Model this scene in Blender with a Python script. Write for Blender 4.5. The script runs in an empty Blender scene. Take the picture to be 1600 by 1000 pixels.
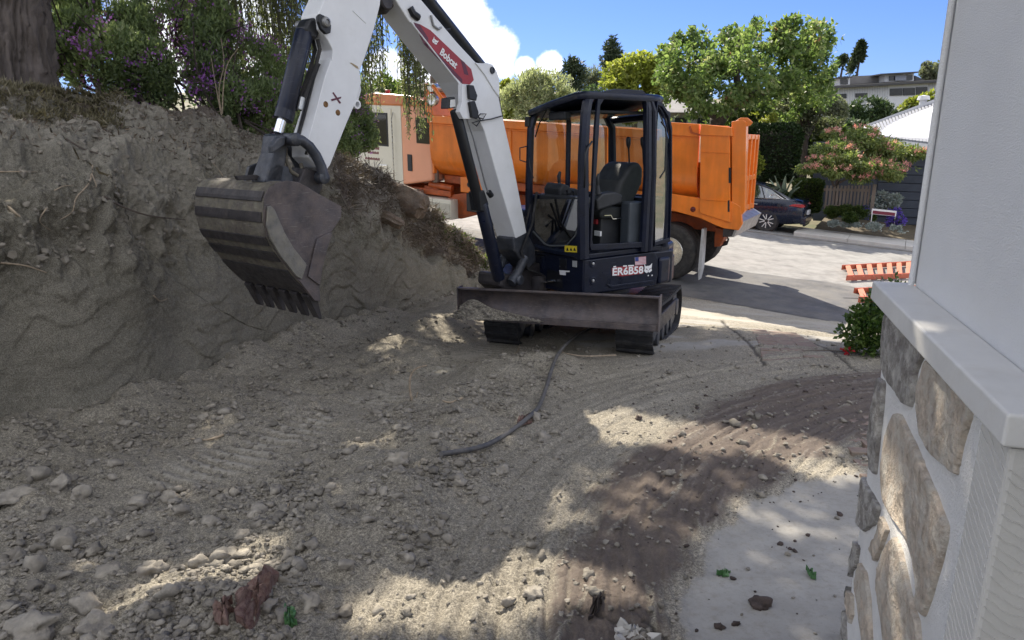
import bpy, math, random
import numpy as np
from mathutils import Vector, Matrix
R = math.radians
random.seed(7); rng = np.random.default_rng(7)
scene = bpy.context.scene
COL = scene.collection

# ------------------------------------------------------------------ camera, sky, sun
EYE = 1.55
PITCH = math.atan(.256)
cam_d = bpy.data.cameras.new('camera'); cam = bpy.data.objects.new('camera', cam_d); COL.objects.link(cam)
cam_d.sensor_width = 36; cam_d.lens = 1100 / 1600 * 36
cam.location = (0, 0, EYE); cam.rotation_euler = (R(90) - PITCH, 0, 0)
cam_d.clip_start = .05; cam_d.clip_end = 3000
scene.camera = cam

SUN_EL = 44.0
SUN_AZ = np.array([-.28, .96]); SUN_AZ = SUN_AZ / np.linalg.norm(SUN_AZ)   # horizontal direction towards the sun
SUN_DIR = Vector((SUN_AZ[0] * math.cos(R(SUN_EL)), SUN_AZ[1] * math.cos(R(SUN_EL)), math.sin(R(SUN_EL))))
w = bpy.data.worlds.new('World'); scene.world = w; w.use_nodes = True
nt = w.node_tree; nt.nodes.clear()
def N(t, **k):
    n = nt.nodes.new(t)
    for a, b in k.items(): setattr(n, a, b)
    return n
out = N('ShaderNodeOutputWorld'); bg = N('ShaderNodeBackground'); bg.inputs[1].default_value = .13
sky = N('ShaderNodeTexSky', sky_type='NISHITA', sun_disc=False)
sky.sun_elevation = R(SUN_EL); sky.sun_rotation = math.atan2(SUN_AZ[0], SUN_AZ[1])
sky.air_density = 1.0; sky.dust_density = .3; sky.ozone_density = 2.0; sky.altitude = 100
geo = N('ShaderNodeTexCoord')
# cumulus: broad banks placed by direction, broken up by noise
def vmath(op, a, b=None):
    n = N('ShaderNodeVectorMath', operation=op)
    for i, v in enumerate((a, b)):
        if v is None: continue
        if isinstance(v, (tuple, list, Vector)): n.inputs[i].default_value = v
        else: nt.links.new(v, n.inputs[i])
    return n
def fmath(op, a, b=None, c=None, clamp=False):
    n = N('ShaderNodeMath', operation=op, use_clamp=clamp)
    for i, v in enumerate((a, b, c)):
        if v is None: continue
        if isinstance(v, (int, float)): n.inputs[i].default_value = v
        else: nt.links.new(v, n.inputs[i])
    return n.outputs[0]
def dir_px(px, py):
    a = (px - 800) / 1100; b = (500 - py) / 1100; c, s = math.cos(PITCH), math.sin(PITCH)
    return Vector((a, c + s * b, -s + c * b)).normalized()
banks = [(722, 38, .052), (705, 95, .062), (768, 88, .042), (857, 102, .022), (820, 104, .018), (605, 110, .035), (690, 5, .030), (330, 30, .12),
         (-500, 60, .2), (2300, 30, .15)]
acc = None
for (px, py, r) in banks:
    d = vmath('DISTANCE', geo.outputs['Generated'], dir_px(px, py)).outputs['Value']
    v = fmath('SUBTRACT', 1.0, fmath('DIVIDE', d, r))
    acc = v if acc is None else fmath('MAXIMUM', acc, v)
for dv, r in (((-.9, -.4, .35), .6), ((.5, -.8, .35), .6), ((.95, -.1, .45), .45), ((-.3, -.7, .7), .6), ((.1, .0, 1), .5), ((-.9, .3, .6), .4), ((.6, -.2, .8), .4)):  # unseen cloud banks behind and overhead, added for neutral fill light
    d = vmath('DISTANCE', geo.outputs['Generated'], Vector(dv).normalized()).outputs['Value']
    acc = fmath('MAXIMUM', acc, fmath('SUBTRACT', 1.0, fmath('DIVIDE', d, r)))
nz = N('ShaderNodeTexNoise'); nz.inputs['Scale'].default_value = 16; nz.inputs['Detail'].default_value = 9; nz.inputs['Roughness'].default_value = .62
nt.links.new(geo.outputs['Generated'], nz.inputs['Vector'])
nz2 = N('ShaderNodeTexNoise'); nz2.inputs['Scale'].default_value = 9; nz2.inputs['Detail'].default_value = 6
nt.links.new(vmath('ADD', geo.outputs['Generated'], (.012, .0, -.03)).outputs[0], nz2.inputs['Vector'])
cm = fmath('ADD', fmath('MAXIMUM', acc, -.9), fmath('MULTIPLY', fmath('SUBTRACT', nz.outputs['Fac'], .5), 1.3))
mask = N('ShaderNodeMapRange', interpolation_type='SMOOTHSTEP'); mask.inputs[1].default_value = .02; mask.inputs[2].default_value = .42
nt.links.new(cm, mask.inputs[0])
shade = N('ShaderNodeMapRange'); shade.inputs[1].default_value = .25; shade.inputs[2].default_value = .85; shade.inputs[3].default_value = 1.0; shade.inputs[4].default_value = .30
nt.links.new(fmath('ADD', cm, fmath('MULTIPLY', nz2.outputs['Fac'], .3)), shade.inputs[0])
ccol = N('ShaderNodeMix', data_type='RGBA'); ccol.inputs['A'].default_value = (1.0, 1.25, 1.9, 1); ccol.inputs['B'].default_value = (4.3, 4.2, 4.05, 1)
nt.links.new(shade.outputs[0], ccol.inputs['Factor'])
tint = N('ShaderNodeMix', data_type='RGBA', blend_type='MULTIPLY'); tint.inputs['Factor'].default_value = 1
tint.inputs['B'].default_value = (.107, .141, .261, 1)
nt.links.new(sky.outputs[0], tint.inputs['A'])
skym = N('ShaderNodeMix', data_type='RGBA')
nt.links.new(mask.outputs[0], skym.inputs['Factor']); nt.links.new(tint.outputs['Result'], skym.inputs['A']); nt.links.new(ccol.outputs['Result'], skym.inputs['B'])
nt.links.new(skym.outputs['Result'], bg.inputs[0]); nt.links.new(bg.outputs[0], out.inputs[0])

sd = bpy.data.lights.new('sun', 'SUN'); sd.energy = 2.5; sd.angle = R(.55); sd.color = (1, .91, .77)
sun = bpy.data.objects.new('sun', sd); COL.objects.link(sun); sun.rotation_euler = SUN_DIR.to_track_quat('Z', 'Y').to_euler()
scene.view_settings.view_transform = 'Standard'; scene.view_settings.look = 'None'
scene.view_settings.exposure = 2.12; scene.view_settings.gamma = 1; scene.view_settings.use_curve_mapping = False
scene.cycles.max_bounces = 6; scene.cycles.transparent_max_bounces = 12

# ------------------------------------------------------------------ pixel helpers (a pixel of the photograph to a point at a real distance)
_C, _S = math.cos(PITCH), math.sin(PITCH); EYEV = np.array([0, 0, EYE])
def ray(px, py):
    a = (px - 800) / 1100; b = (500 - py) / 1100
    return np.array([a, _C + _S * b, -_S + _C * b])
def at(px, py, Y):
    r = ray(px, py); return EYEV + r * (Y / r[1])
def on_plane(px, py, P, n):
    r = ray(px, py); return EYEV + r * (np.dot(np.asarray(P) - EYEV, n) / np.dot(r, n))

# ------------------------------------------------------------------ numpy noise
_perm = np.random.default_rng(3).permutation(256).astype(np.int64); _perm = np.concatenate([_perm, _perm, _perm])
_g = np.random.default_rng(5).normal(size=(256, 3)); _g /= np.linalg.norm(_g, axis=1)[:, None]
def perlin(x, y, z=None):
    x = np.asarray(x, float); y = np.asarray(y, float); z = np.zeros_like(x) if z is None else np.asarray(z, float)
    xi, yi, zi = np.floor(x).astype(int), np.floor(y).astype(int), np.floor(z).astype(int)
    xf, yf, zf = x - xi, y - yi, z - zi
    f = lambda t: t * t * t * (t * (t * 6 - 15) + 10)
    u, v, q = f(xf), f(yf), f(zf); r = 0
    for dx in (0, 1):
        for dy in (0, 1):
            for dz in (0, 1):
                h = _perm[_perm[_perm[(xi + dx) & 255] + ((yi + dy) & 255)] + ((zi + dz) & 255)]
                g = _g[h]
                d = g[..., 0] * (xf - dx) + g[..., 1] * (yf - dy) + g[..., 2] * (zf - dz)
                r = r + (u if dx else 1 - u) * (v if dy else 1 - v) * (q if dz else 1 - q) * d
    return r * 1.5
def fbm(x, y, z=None, o=4, s=1.0, rough=.5):
    t = 0; a = 1; x = np.asarray(x) * s; y = np.asarray(y) * s; z = None if z is None else np.asarray(z) * s
    for i in range(o):
        t = t + a * perlin(x + 17.3 * i, y + 9.1 * i, z); x = x * 2.03; y = y * 2.03; z = None if z is None else z * 2.03; a *= rough
    return t
def ridged(x, y, z=None, o=4, s=1.0):
    t = 0; a = 1; x = np.asarray(x) * s; y = np.asarray(y) * s; z = None if z is None else np.asarray(z) * s
    for i in range(o):
        t = t + a * (1 - np.abs(perlin(x + 7.7 * i, y + 3.3 * i, z)) * 2.2); x = x * 2.1; y = y * 2.1; z = None if z is None else z * 2.1; a *= .5
    return t / 1.9
def sst(x, a, b):
    t = np.clip((np.asarray(x, float) - a) / (b - a), 0, 1); return t * t * (3 - 2 * t)

# ------------------------------------------------------------------ materials
MATS = {}
def mat(name, col, rough=.6, metal=0.0, var=.15, vs=6.0, bump=0.0, bs=60.0, dust=0.0, dustcol=(.30, .27, .22), coat=0.0, spec=.5, scratch=0.0, streak=0.0, vec=None, bdist=.01, second=None):
    """procedural surface: base colour broken up by noise, a film of dust patches, optional scratches, fine bump"""
    if name in MATS: return MATS[name]
    m = bpy.data.materials.new(name); m.use_nodes = True; t = m.node_tree; L = t.links; nd = t.nodes
    b = nd['Principled BSDF']; b.inputs['Metallic'].default_value = metal; b.inputs['Specular IOR Level'].default_value = spec
    b.inputs['Coat Weight'].default_value = coat
    g = nd.new('ShaderNodeNewGeometry'); pos = g.outputs['Position']
    if vec:
        mp = nd.new('ShaderNodeMapping'); mp.inputs['Scale'].default_value = vec; L.new(pos, mp.inputs[0]); pos = mp.outputs[0]
    def noise(scale, det=5, rg=.6):
        n = nd.new('ShaderNodeTexNoise'); n.inputs['Scale'].default_value = scale; n.inputs['Detail'].default_value = det; n.inputs['Roughness'].default_value = rg
        L.new(pos, n.inputs['Vector']); return n.outputs['Fac']
    def rng_(src, a, c, lo=0, hi=1):
        n = nd.new('ShaderNodeMapRange'); n.inputs[1].default_value = a; n.inputs[2].default_value = c; n.inputs[3].default_value = lo; n.inputs[4].default_value = hi
        L.new(src, n.inputs[0]); return n.outputs[0]
    def mix(fac, a, c, bt='MIX'):
        n = nd.new('ShaderNodeMix'); n.data_type = 'RGBA'; n.blend_type = bt
        for k, v in (('Factor', fac), ('A', a), ('B', c)):
            if isinstance(v, (int, float)): n.inputs[k].default_value = v
            elif isinstance(v, tuple): n.inputs[k].default_value = v[:3] + (1,)
            else: L.new(v, n.inputs[k])
        return n.outputs['Result']
    lo = tuple(c * (1 - var) for c in col); hi = tuple(min(1, c * (1 + var)) for c in col)
    c = mix(rng_(noise(vs), .3, .7), lo, hi)
    if second: c = mix(rng_(noise(vs * .6, 6, .7), .45, .6), c, second)
    if dust: c = mix(rng_(noise(vs * 1.7, 8, .7), .62 - dust * .5, .80 - dust * .3, 0, min(1, dust * 1.3)), c, dustcol)
    if scratch:
        n = nd.new('ShaderNodeTexNoise'); n.inputs['Scale'].default_value = 14; n.inputs['Detail'].default_value = 4
        mp = nd.new('ShaderNodeMapping'); mp.inputs['Scale'].default_value = (1, 1, 14); mp.inputs['Rotation'].default_value = (.3, .9, .2)
        L.new(g.outputs['Position'], mp.inputs[0]); L.new(mp.outputs[0], n.inputs['Vector'])
        c = mix(rng_(n.outputs['Fac'], .62, .68, 0, scratch), c, (.38, .36, .33))
    if streak:
        n = nd.new('ShaderNodeTexNoise'); n.inputs['Scale'].default_value = 9; n.inputs['Detail'].default_value = 5
        mp = nd.new('ShaderNodeMapping'); mp.inputs['Scale'].default_value = (1, 1, .12); L.new(g.outputs['Position'], mp.inputs[0]); L.new(mp.outputs[0], n.inputs['Vector'])
        c = mix(rng_(n.outputs['Fac'], .45, .75, 0, streak), c, tuple(k * .45 for k in col))
    L.new(c, b.inputs['Base Color'])
    L.new(rng_(noise(vs * 2.3, 4), .3, .7, max(0, rough - .1), min(1, rough + .12)), b.inputs['Roughness'])
    if bump:
        bn = nd.new('ShaderNodeBump'); bn.inputs['Strength'].default_value = bump; bn.inputs['Distance'].default_value = bdist
        L.new(noise(bs, 6, .65), bn.inputs['Height']); L.new(bn.outputs[0], b.inputs['Normal'])
    MATS[name] = m; return m

def leafmat(name, stops, trans=.35, rough=.5):
    if name in MATS: return MATS[name]
    m = bpy.data.materials.new(name); m.use_nodes = True; t = m.node_tree; L = t.links; nd = t.nodes
    b = nd['Principled BSDF']; b.inputs['Roughness'].default_value = rough; b.inputs['Specular IOR Level'].default_value = .35
    g = nd.new('ShaderNodeNewGeometry'); n = nd.new('ShaderNodeTexNoise'); n.inputs['Scale'].default_value = 1.3; n.inputs['Detail'].default_value = 3
    L.new(g.outputs['Position'], n.inputs['Vector'])
    a = nd.new('ShaderNodeMath'); a.operation = 'MULTIPLY_ADD'; a.inputs[1].default_value = .65; L.new(g.outputs['Random Per Island'], a.inputs[0])
    s = nd.new('ShaderNodeMath'); s.operation = 'MULTIPLY_ADD'; s.inputs[1].default_value = 1.2; s.inputs[2].default_value = -.42; L.new(n.outputs['Fac'], s.inputs[0]); L.new(s.outputs[0], a.inputs[2])
    cr = nd.new('ShaderNodeValToRGB'); L.new(a.outputs[0], cr.inputs[0])
    while len(cr.color_ramp.elements) < len(stops): cr.color_ramp.elements.new(.5)
    for e, (p, c) in zip(cr.color_ramp.elements, stops): e.position = p; e.color = tuple(c) + (1,)
    L.new(cr.outputs[0], b.inputs['Base Color'])
    tr = nd.new('ShaderNodeBsdfTranslucent'); mx = nd.new('ShaderNodeMixShader'); mx.inputs[0].default_value = min(.6, trans * 1.35)
    br = nd.new('ShaderNodeMix'); br.data_type = 'RGBA'; br.blend_type = 'MULTIPLY'; br.inputs['Factor'].default_value = 1; br.inputs['B'].default_value = (1.7, 1.75, 1.15, 1)
    L.new(cr.outputs[0], br.inputs['A']); L.new(br.outputs['Result'], tr.inputs[0])
    L.new(b.outputs[0], mx.inputs[1]); L.new(tr.outputs[0], mx.inputs[2]); L.new(mx.outputs[0], nd['Material Output'].inputs[0])
    MATS[name] = m; return m

def glassmat(name, tint=(.85, .92, .9), refl=.12, opac=.0):
    if name in MATS: return MATS[name]
    m = bpy.data.materials.new(name); m.use_nodes = True; t = m.node_tree; L = t.links; nd = t.nodes
    nd.remove(nd['Principled BSDF'])
    tr = nd.new('ShaderNodeBsdfTransparent'); tr.inputs[0].default_value = tint + (1,)
    gl = nd.new('ShaderNodeBsdfGlossy'); gl.inputs['Roughness'].default_value = .03
    df = nd.new('ShaderNodeBsdfDiffuse'); df.inputs[0].default_value = (.45, .47, .44, 1)
    fr = nd.new('ShaderNodeFresnel'); fr.inputs[0].default_value = 1.5
    ad = nd.new('ShaderNodeMath'); ad.operation = 'ADD'; ad.use_clamp = True; ad.operation = 'MULTIPLY_ADD'; ad.inputs[1].default_value = .45; ad.inputs[2].default_value = refl; L.new(fr.outputs[0], ad.inputs[0])
    m1 = nd.new('ShaderNodeMixShader'); L.new(ad.outputs[0], m1.inputs[0]); L.new(tr.outputs[0], m1.inputs[1]); L.new(gl.outputs[0], m1.inputs[2])
    m2 = nd.new('ShaderNodeMixShader'); m2.inputs[0].default_value = opac; L.new(m1.outputs[0], m2.inputs[1]); L.new(df.outputs[0], m2.inputs[2])
    L.new(m2.outputs[0], nd['Material Output'].inputs[0]); MATS[name] = m; return m

navy = mat('navy_paint', (.005, .008, .021), .36, var=.3, vs=9, dust=.04, dustcol=(.10, .10, .11), coat=.08, spec=.35, scratch=.06)
black = mat('black_paint', (.008, .009, .012), .42, var=.3, dust=.05, dustcol=(.09, .09, .09))
white = mat('white_paint', (.70, .71, .72), .42, var=.06, vs=4, dust=.12, dustcol=(.42, .40, .36), coat=.2)
steel = mat('worn_steel', (.075, .066, .070), .5, metal=.3, var=.5, vs=5, dust=.5, dustcol=(.16, .125, .11), scratch=.22, bump=.3, bs=90)
steel_d = mat('dark_steel', (.040, .036, .038), .5, metal=.3, var=.4, vs=9, dust=.25, dustcol=(.13, .105, .085), bump=.3, bs=110)
mudsteel = mat('muddy_steel', (.10, .088, .075), .7, var=.4, vs=11, dust=.5, dustcol=(.20, .185, .125), bump=.6, bs=90, second=(.065, .05, .045), streak=.5, scratch=.3)
castiron = mat('cast_steel', (.045, .05, .062), .45, metal=.3, var=.4, vs=10, dust=.3, dustcol=(.15, .14, .13), bump=.2)
chrome = mat('chrome_rod', (.75, .77, .8), .12, metal=1.0, var=.03)
rubber = mat('black_rubber', (.018, .018, .019), .8, var=.3, dust=.3, dustcol=(.10, .09, .08), bump=.3, bs=120)
orange = mat('orange_paint', (.80, .205, .018), .38, var=.14, vs=2.2, dust=.22, dustcol=(.48, .20, .07), coat=.3, streak=.3)
orange_d = mat('orange_frame_paint', (.42, .085, .014), .5, var=.3, vs=6, dust=.35, dustcol=(.12, .07, .05))
cream = mat('cream_paint', (.74, .72, .62), .4, var=.05, vs=3, coat=.3)
glass = glassmat('clear_glass'); glass_d = glassmat('tinted_glass', (.30, .36, .34), .02); glass_r = glassmat('dusty_glass', (.62, .70, .66), .12, .10)
fabric = mat('grey_seat_vinyl', (.022, .025, .026), .6, var=.3, dust=.15, dustcol=(.07, .07, .06))
plastic = mat('dark_plastic', (.02, .022, .026), .55, var=.3, dust=.15, dustcol=(.08, .08, .08))
decal_w = mat('white_decal', (.75, .75, .75), .5, var=.05); decal_r = mat('red_decal', (.30, .022, .03), .4, var=.12)
decal_m = mat('maroon_decal', (.16, .02, .04), .5, var=.1); decal_dr = mat('dark_red_decal', (.09, .012, .03), .4, var=.1)
decal_y = mat('yellow_decal', (.65, .50, .03), .5, var=.08); decal_b = mat('blue_decal', (.03, .05, .2), .5, var=.08)
lamp_red = mat('red_lens', (.10, .006, .006), .2, var=.1)

# ------------------------------------------------------------------ mesh builder
OFF = {}
def tag(o, label=None, cat=None, group=None, kind=None):
    if label: o['label'] = label
    if cat: o['category'] = cat
    if group: o['group'] = group
    if kind: o['kind'] = kind
    return o
def empty(name, loc, label, cat, group=None):
    o = bpy.data.objects.new(name, None); COL.objects.link(o); o.location = tuple(loc); o.empty_display_size = .2
    OFF[o.name] = np.array(loc, float); return tag(o, label, cat, group)
def link_mesh(name, me, m, parent=None, origin=None):
    me.materials.clear()
    for k in (m if isinstance(m, (list, tuple)) else [m]): me.materials.append(k)
    o = bpy.data.objects.new(name, me); COL.objects.link(o)
    off = OFF.get(parent.name) if parent is not None else (np.array(origin, float) if origin is not None else np.zeros(3))
    me.transform(Matrix.Translation(-Vector(off)))
    if parent is not None: o.parent = parent
    elif origin is not None: o.location = tuple(origin)
    OFF[o.name] = off
    return o
def np_mesh(V, F, smooth=False, fm=None):
    """mesh from numpy arrays; F is (n,3) or (n,4)"""
    me = bpy.data.meshes.new('m'); V = np.ascontiguousarray(V, np.float32); F = np.ascontiguousarray(F, np.int32); k = F.shape[1]
    me.vertices.add(len(V)); me.vertices.foreach_set('co', V.ravel())
    me.loops.add(F.size); me.loops.foreach_set('vertex_index', F.ravel())
    me.polygons.add(len(F)); me.polygons.foreach_set('loop_start', np.arange(0, F.size, k, dtype=np.int32)); me.polygons.foreach_set('loop_total', np.full(len(F), k, np.int32))
    me.polygons.foreach_set('use_smooth', np.full(len(F), smooth))
    if fm is not None: me.polygons.foreach_set('material_index', np.asarray(fm, np.int32))
    me.update(calc_edges=True); me.validate(); return me
class MB:
    def __init__(s, M=None): s.v = []; s.f = []; s.fn = M
    def P(s, p): return np.asarray(s.fn(*p) if s.fn else p, float)
    def add(s, pts, faces):
        b = len(s.v); s.v += [tuple(s.P(p)) for p in pts]; s.f += [[b + i for i in f] for f in faces]; return s
    def box(s, x0, x1, y0, y1, z0, z1):
        return s.add([(x0, y0, z0), (x1, y0, z0), (x1, y1, z0), (x0, y1, z0), (x0, y0, z1), (x1, y0, z1), (x1, y1, z1), (x0, y1, z1)],
                     [[0, 3, 2, 1], [4, 5, 6, 7], [0, 1, 5, 4], [1, 2, 6, 5], [2, 3, 7, 6], [3, 0, 4, 7]])
    def prism(s, pts, vec):
        """closed solid: polygon pts swept by vec"""
        n = len(pts); pts = [np.asarray(p, float) for p in pts]; v = np.asarray(vec, float)
        return s.add([tuple(p) for p in pts] + [tuple(p + v) for p in pts], [list(range(n))[::-1], list(range(n, 2 * n))] + [[i, (i + 1) % n, n + (i + 1) % n, n + i] for i in range(n)])
    def tube(s, pts, r, n=8, caps=True, up=(0, 0, 1)):
        pts = [s.P(p) for p in pts]; k = len(pts); rr = r if isinstance(r, (list, tuple)) else [r] * k; b = len(s.v); pr = None
        for i, p in enumerate(pts):
            d = pts[min(i + 1, k - 1)] - pts[max(i - 1, 0)]; d = d / (np.linalg.norm(d) + 1e-9)
            if pr is None:
                a = np.cross(d, up); a = a if np.linalg.norm(a) > 1e-3 else np.cross(d, (1, 0, 0))
            else: a = pr - d * np.dot(pr, d)
            a = a / (np.linalg.norm(a) + 1e-9); c = np.cross(d, a); pr = a
            for j in range(n):
                t = 2 * math.pi * (j + .5) / n; s.v.append(tuple(p + rr[i] * (a * math.cos(t) + c * math.sin(t))))
        for i in range(k - 1):
            for j in range(n): s.f.append([b + i * n + j, b + i * n + (j + 1) % n, b + (i + 1) * n + (j + 1) % n, b + (i + 1) * n + j])
        if caps: s.f.append([b + j for j in range(n)][::-1]); s.f.append([b + (k - 1) * n + j for j in range(n)])
        return s
    def bar(s, a, b, w1, w2, up=(0, 0, 1)):
        """rectangular bar from a to b (in the builder's frame), w1 across, w2 along up"""
        a, b = s.P(a), s.P(b); d = b - a; d = d / np.linalg.norm(d); u = np.asarray(up, float); x = np.cross(d, u); x /= np.linalg.norm(x); y = np.cross(x, d)
        k = len(s.v)
        for p in (a, b):
            for i, j in ((-1, -1), (1, -1), (1, 1), (-1, 1)): s.v.append(tuple(p + x * i * w1 / 2 + y * j * w2 / 2))
        s.f += [[k + 3, k + 2, k + 1, k], [k + 4, k + 5, k + 6, k + 7]] + [[k + i, k + (i + 1) % 4, k + 4 + (i + 1) % 4, k + 4 + i] for i in range(4)]
        return s
    def lathe(s, prof, c, ax, n=32):
        """prof: (radius, offset along axis) round centre c, axis ax"""
        c = s.P(c); ax = np.asarray(ax, float); ax = ax / np.linalg.norm(ax); a = np.cross(ax, (0, 0, 1)); a = a if np.linalg.norm(a) > 1e-3 else np.cross(ax, (1, 0, 0)); a /= np.linalg.norm(a); e = np.cross(ax, a)
        b = len(s.v)
        for (r, h) in prof:
            for j in range(n):
                t = 2 * math.pi * j / n; s.v.append(tuple(c + ax * h + r * (a * math.cos(t) + e * math.sin(t))))
        for i in range(len(prof) - 1):
            for j in range(n): s.f.append([b + i * n + j, b + i * n + (j + 1) % n, b + (i + 1) * n + (j + 1) % n, b + (i + 1) * n + j])
        if prof[0][0] > 1e-6: s.f.append([b + j for j in range(n)])
        if prof[-1][0] > 1e-6: s.f.append([b + (len(prof) - 1) * n + j for j in range(n)])
        return s
    def build(s, name, m, parent=None, origin=None, bevel=0, smooth=None, seg=2):
        me = bpy.data.meshes.new(name); me.from_pydata(s.v, [], s.f); me.validate()
        import bmesh
        bm = bmesh.new(); bm.from_mesh(me); bmesh.ops.recalc_face_normals(bm, faces=bm.faces); bm.to_mesh(me); bm.free()
        if smooth is not None:
            me.shade_smooth(); me.set_sharp_from_angle(angle=R(smooth))
        o = link_mesh(name, me, m, parent, origin)
        if bevel:
            k = o.modifiers.new('bevel', 'BEVEL'); k.width = bevel; k.segments = seg; k.limit_method = 'ANGLE'; k.angle_limit = R(30)
        return o
def text_verts(txt, O, X, Y, thick=0.002, width=None, align='LEFT', bold=0.0):
    """raised lettering: origin O, baseline direction X and up direction Y (numpy world vectors with the letter height as |Y|)"""
    cu = bpy.data.curves.new('t', 'FONT'); cu.body = txt; cu.align_x = align; cu.extrude = 0; cu.offset = bold; cu.resolution_u = 3
    o = bpy.data.objects.new('t', cu); COL.objects.link(o); dg = bpy.context.evaluated_depsgraph_get(); me = bpy.data.meshes.new_from_object(o.evaluated_get(dg))
    V = np.array([v.co[:] for v in me.vertices]); F = [list(p.vertices) for p in me.polygons]
    bpy.data.objects.remove(o); bpy.data.curves.remove(cu); bpy.data.meshes.remove(me)
    h = .72; V = V / h; wx = V[:, 0].max() - V[:, 0].min(); V[:, 0] -= V[:, 0].min()
    X = np.asarray(X, float); Y = np.asarray(Y, float); nX = np.linalg.norm(X); sx = (width if width else nX) / wx; X = X / nX
    nrm = np.cross(X, Y); nrm /= np.linalg.norm(nrm)
    mb = MB(); mb.v = [tuple(np.asarray(O) + X * (v[0] * sx) + Y * v[1] + nrm * thick) for v in V]; mb.f = F; return mb

# ------------------------------------------------------------------ terrain shape
P0 = np.array([2.9, 13.1]); U = np.array([math.cos(R(29)), -math.sin(R(29))]); NN = np.array([-U[1], U[0]])   # street axis (downhill, to the right) and across it
def street_z(x, y):
    dx, dy = x - P0[0], y - P0[1]; s = dx * U[0] + dy * U[1]; t = dx * NN[0] + dy * NN[1]
    return -1.03 - .067 * np.clip(s, -60, 60) - .019 * np.clip(t, -6, 14), s, t
def ground_z(x, y):
    x = np.asarray(x, float); y = np.asarray(y, float); zs, s, t = street_z(x, y); k = sst(t, -5.5, -1.2)
    return (-.079 * y) * (1 - k) + zs * k
def gpt(px, py, dz=0):
    r = ray(px, py); s = 3.0
    for i in range(60): s = s * .4 + .6 * (EYE - float(ground_z(r[0] * s, r[1] * s))) / (-r[2])
    p = EYEV + r * s; p[2] += dz; return p

# ---- soil: one material driven by vertex attributes (kind of soil, some painted sun and shade), broken up by noise
def soilmat(name, base, hi, bump=.8, grain=1.0):
    m = bpy.data.materials.new(name); m.use_nodes = True; t = m.node_tree; L = t.links; nd = t.nodes; b = nd['Principled BSDF']
    b.inputs['Specular IOR Level'].default_value = .2; b.inputs['Roughness'].default_value = .92
    g = nd.new('ShaderNodeNewGeometry'); pos = g.outputs['Position']
    def noise(sc, det=6, rg=.6, v=None):
        n = nd.new('ShaderNodeTexNoise'); n.inputs['Scale'].default_value = sc; n.inputs['Detail'].default_value = det; n.inputs['Roughness'].default_value = rg; L.new(v or pos, n.inputs['Vector']); return n.outputs['Fac']
    def mr(src, a, c, lo=0., hi_=1.):
        n = nd.new('ShaderNodeMapRange'); n.inputs[1].default_value = a; n.inputs[2].default_value = c; n.inputs[3].default_value = lo; n.inputs[4].default_value = hi_; L.new(src, n.inputs[0]); return n.outputs[0]
    def mix(f, a, c):
        n = nd.new('ShaderNodeMix'); n.data_type = 'RGBA'
        for k, v in (('Factor', f), ('A', a), ('B', c)):
            if isinstance(v, tuple): n.inputs[k].default_value = v + (1,)
            else: L.new(v, n.inputs[k])
        return n.outputs['Result']
    def attr(nm):
        n = nd.new('ShaderNodeAttribute'); n.attribute_name = nm; return n.outputs['Fac']
    def math_(op, a, c, cl=False):
        n = nd.new('ShaderNodeMath'); n.operation = op; n.use_clamp = cl
        for i, v in enumerate((a, c)):
            if isinstance(v, (int, float)): n.inputs[i].default_value = v
            else: L.new(v, n.inputs[i])
        return n.outputs[0]
    n1, n2, n3 = noise(2.2), noise(30, 8, .7), noise(160, 4, .6)
    c = mix(mr(n1, .3, .7), base, hi)
    c = mix(mr(n2, .35, .7, 0, .6), c, tuple(k * 1.35 for k in hi))
    c = mix(mr(n3, .42, .60, 0, .7), c, tuple(k * .42 for k in base)); n4 = noise(70, 5, .75); c = mix(mr(n4, .50, .62, 0, .55 * grain), c, tuple(k * .38 for k in base)); c = mix(mr(n4, .46, .36, 0, .55 * grain), c, tuple(min(.6, k * 1.55) for k in hi))  # fine dark speckles painted in as shade of small pits and crevices
    wob = math_('MULTIPLY', math_('SUBTRACT', n2, .5), .9)
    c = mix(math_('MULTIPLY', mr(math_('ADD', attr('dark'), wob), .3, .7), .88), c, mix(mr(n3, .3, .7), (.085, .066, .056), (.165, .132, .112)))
    conc = mix(mr(noise(5, 8, .65), .3, .7), (.27, .258, .232), (.345, .332, .30)); conc = mix(mr(n2, .48, .72, 0, .55), conc, (.20, .175, .14)); conc = mix(mr(n1, .5, .75, 0, .4), conc, (.22, .205, .18)); conc = mix(mr(n4, .6, .68, 0, .5), conc, (.12, .11, .10)); conc = mix(mr(n3, .6, .7, 0, .4), conc, (.22, .21, .19))
    c = mix(mr(math_('ADD', attr('conc'), wob), .42, .62), c, conc)
    c = mix(mr(math_('ADD', attr('pale'), wob), .3, .9, 0, .75), c, (.42, .39, .33))
    c = mix(mr(attr('crack'), .2, .9, 0, .85), c, (.05, .045, .04))
    L.new(c, b.inputs['Base Color'])
    bn = nd.new('ShaderNodeBump'); bn.inputs['Strength'].default_value = 1.0; bn.inputs['Distance'].default_value = .022 * bump
    hgt = math_('ADD', math_('ADD', n2, math_('MULTIPLY', n4, .5 * grain)), math_('MULTIPLY', n3, .45)); hgt = math_('MULTIPLY', hgt, mr(attr('conc'), 0, 1, 1, .08))
    L.new(hgt, bn.inputs['Height']); L.new(bn.outputs[0], b.inputs['Normal']); return m
soil = soilmat('tan_soil', (.240, .216, .172), (.37, .336, .27))
clay = soilmat('bank_clay', (.168, .156, .122), (.30, .276, .224), 1.0, .3)
def set_attr(me, nm, a):
    at_ = me.attributes.new(nm, 'FLOAT', 'POINT'); at_.data.foreach_set('value', np.ascontiguousarray(a, np.float32).ravel())
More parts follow.
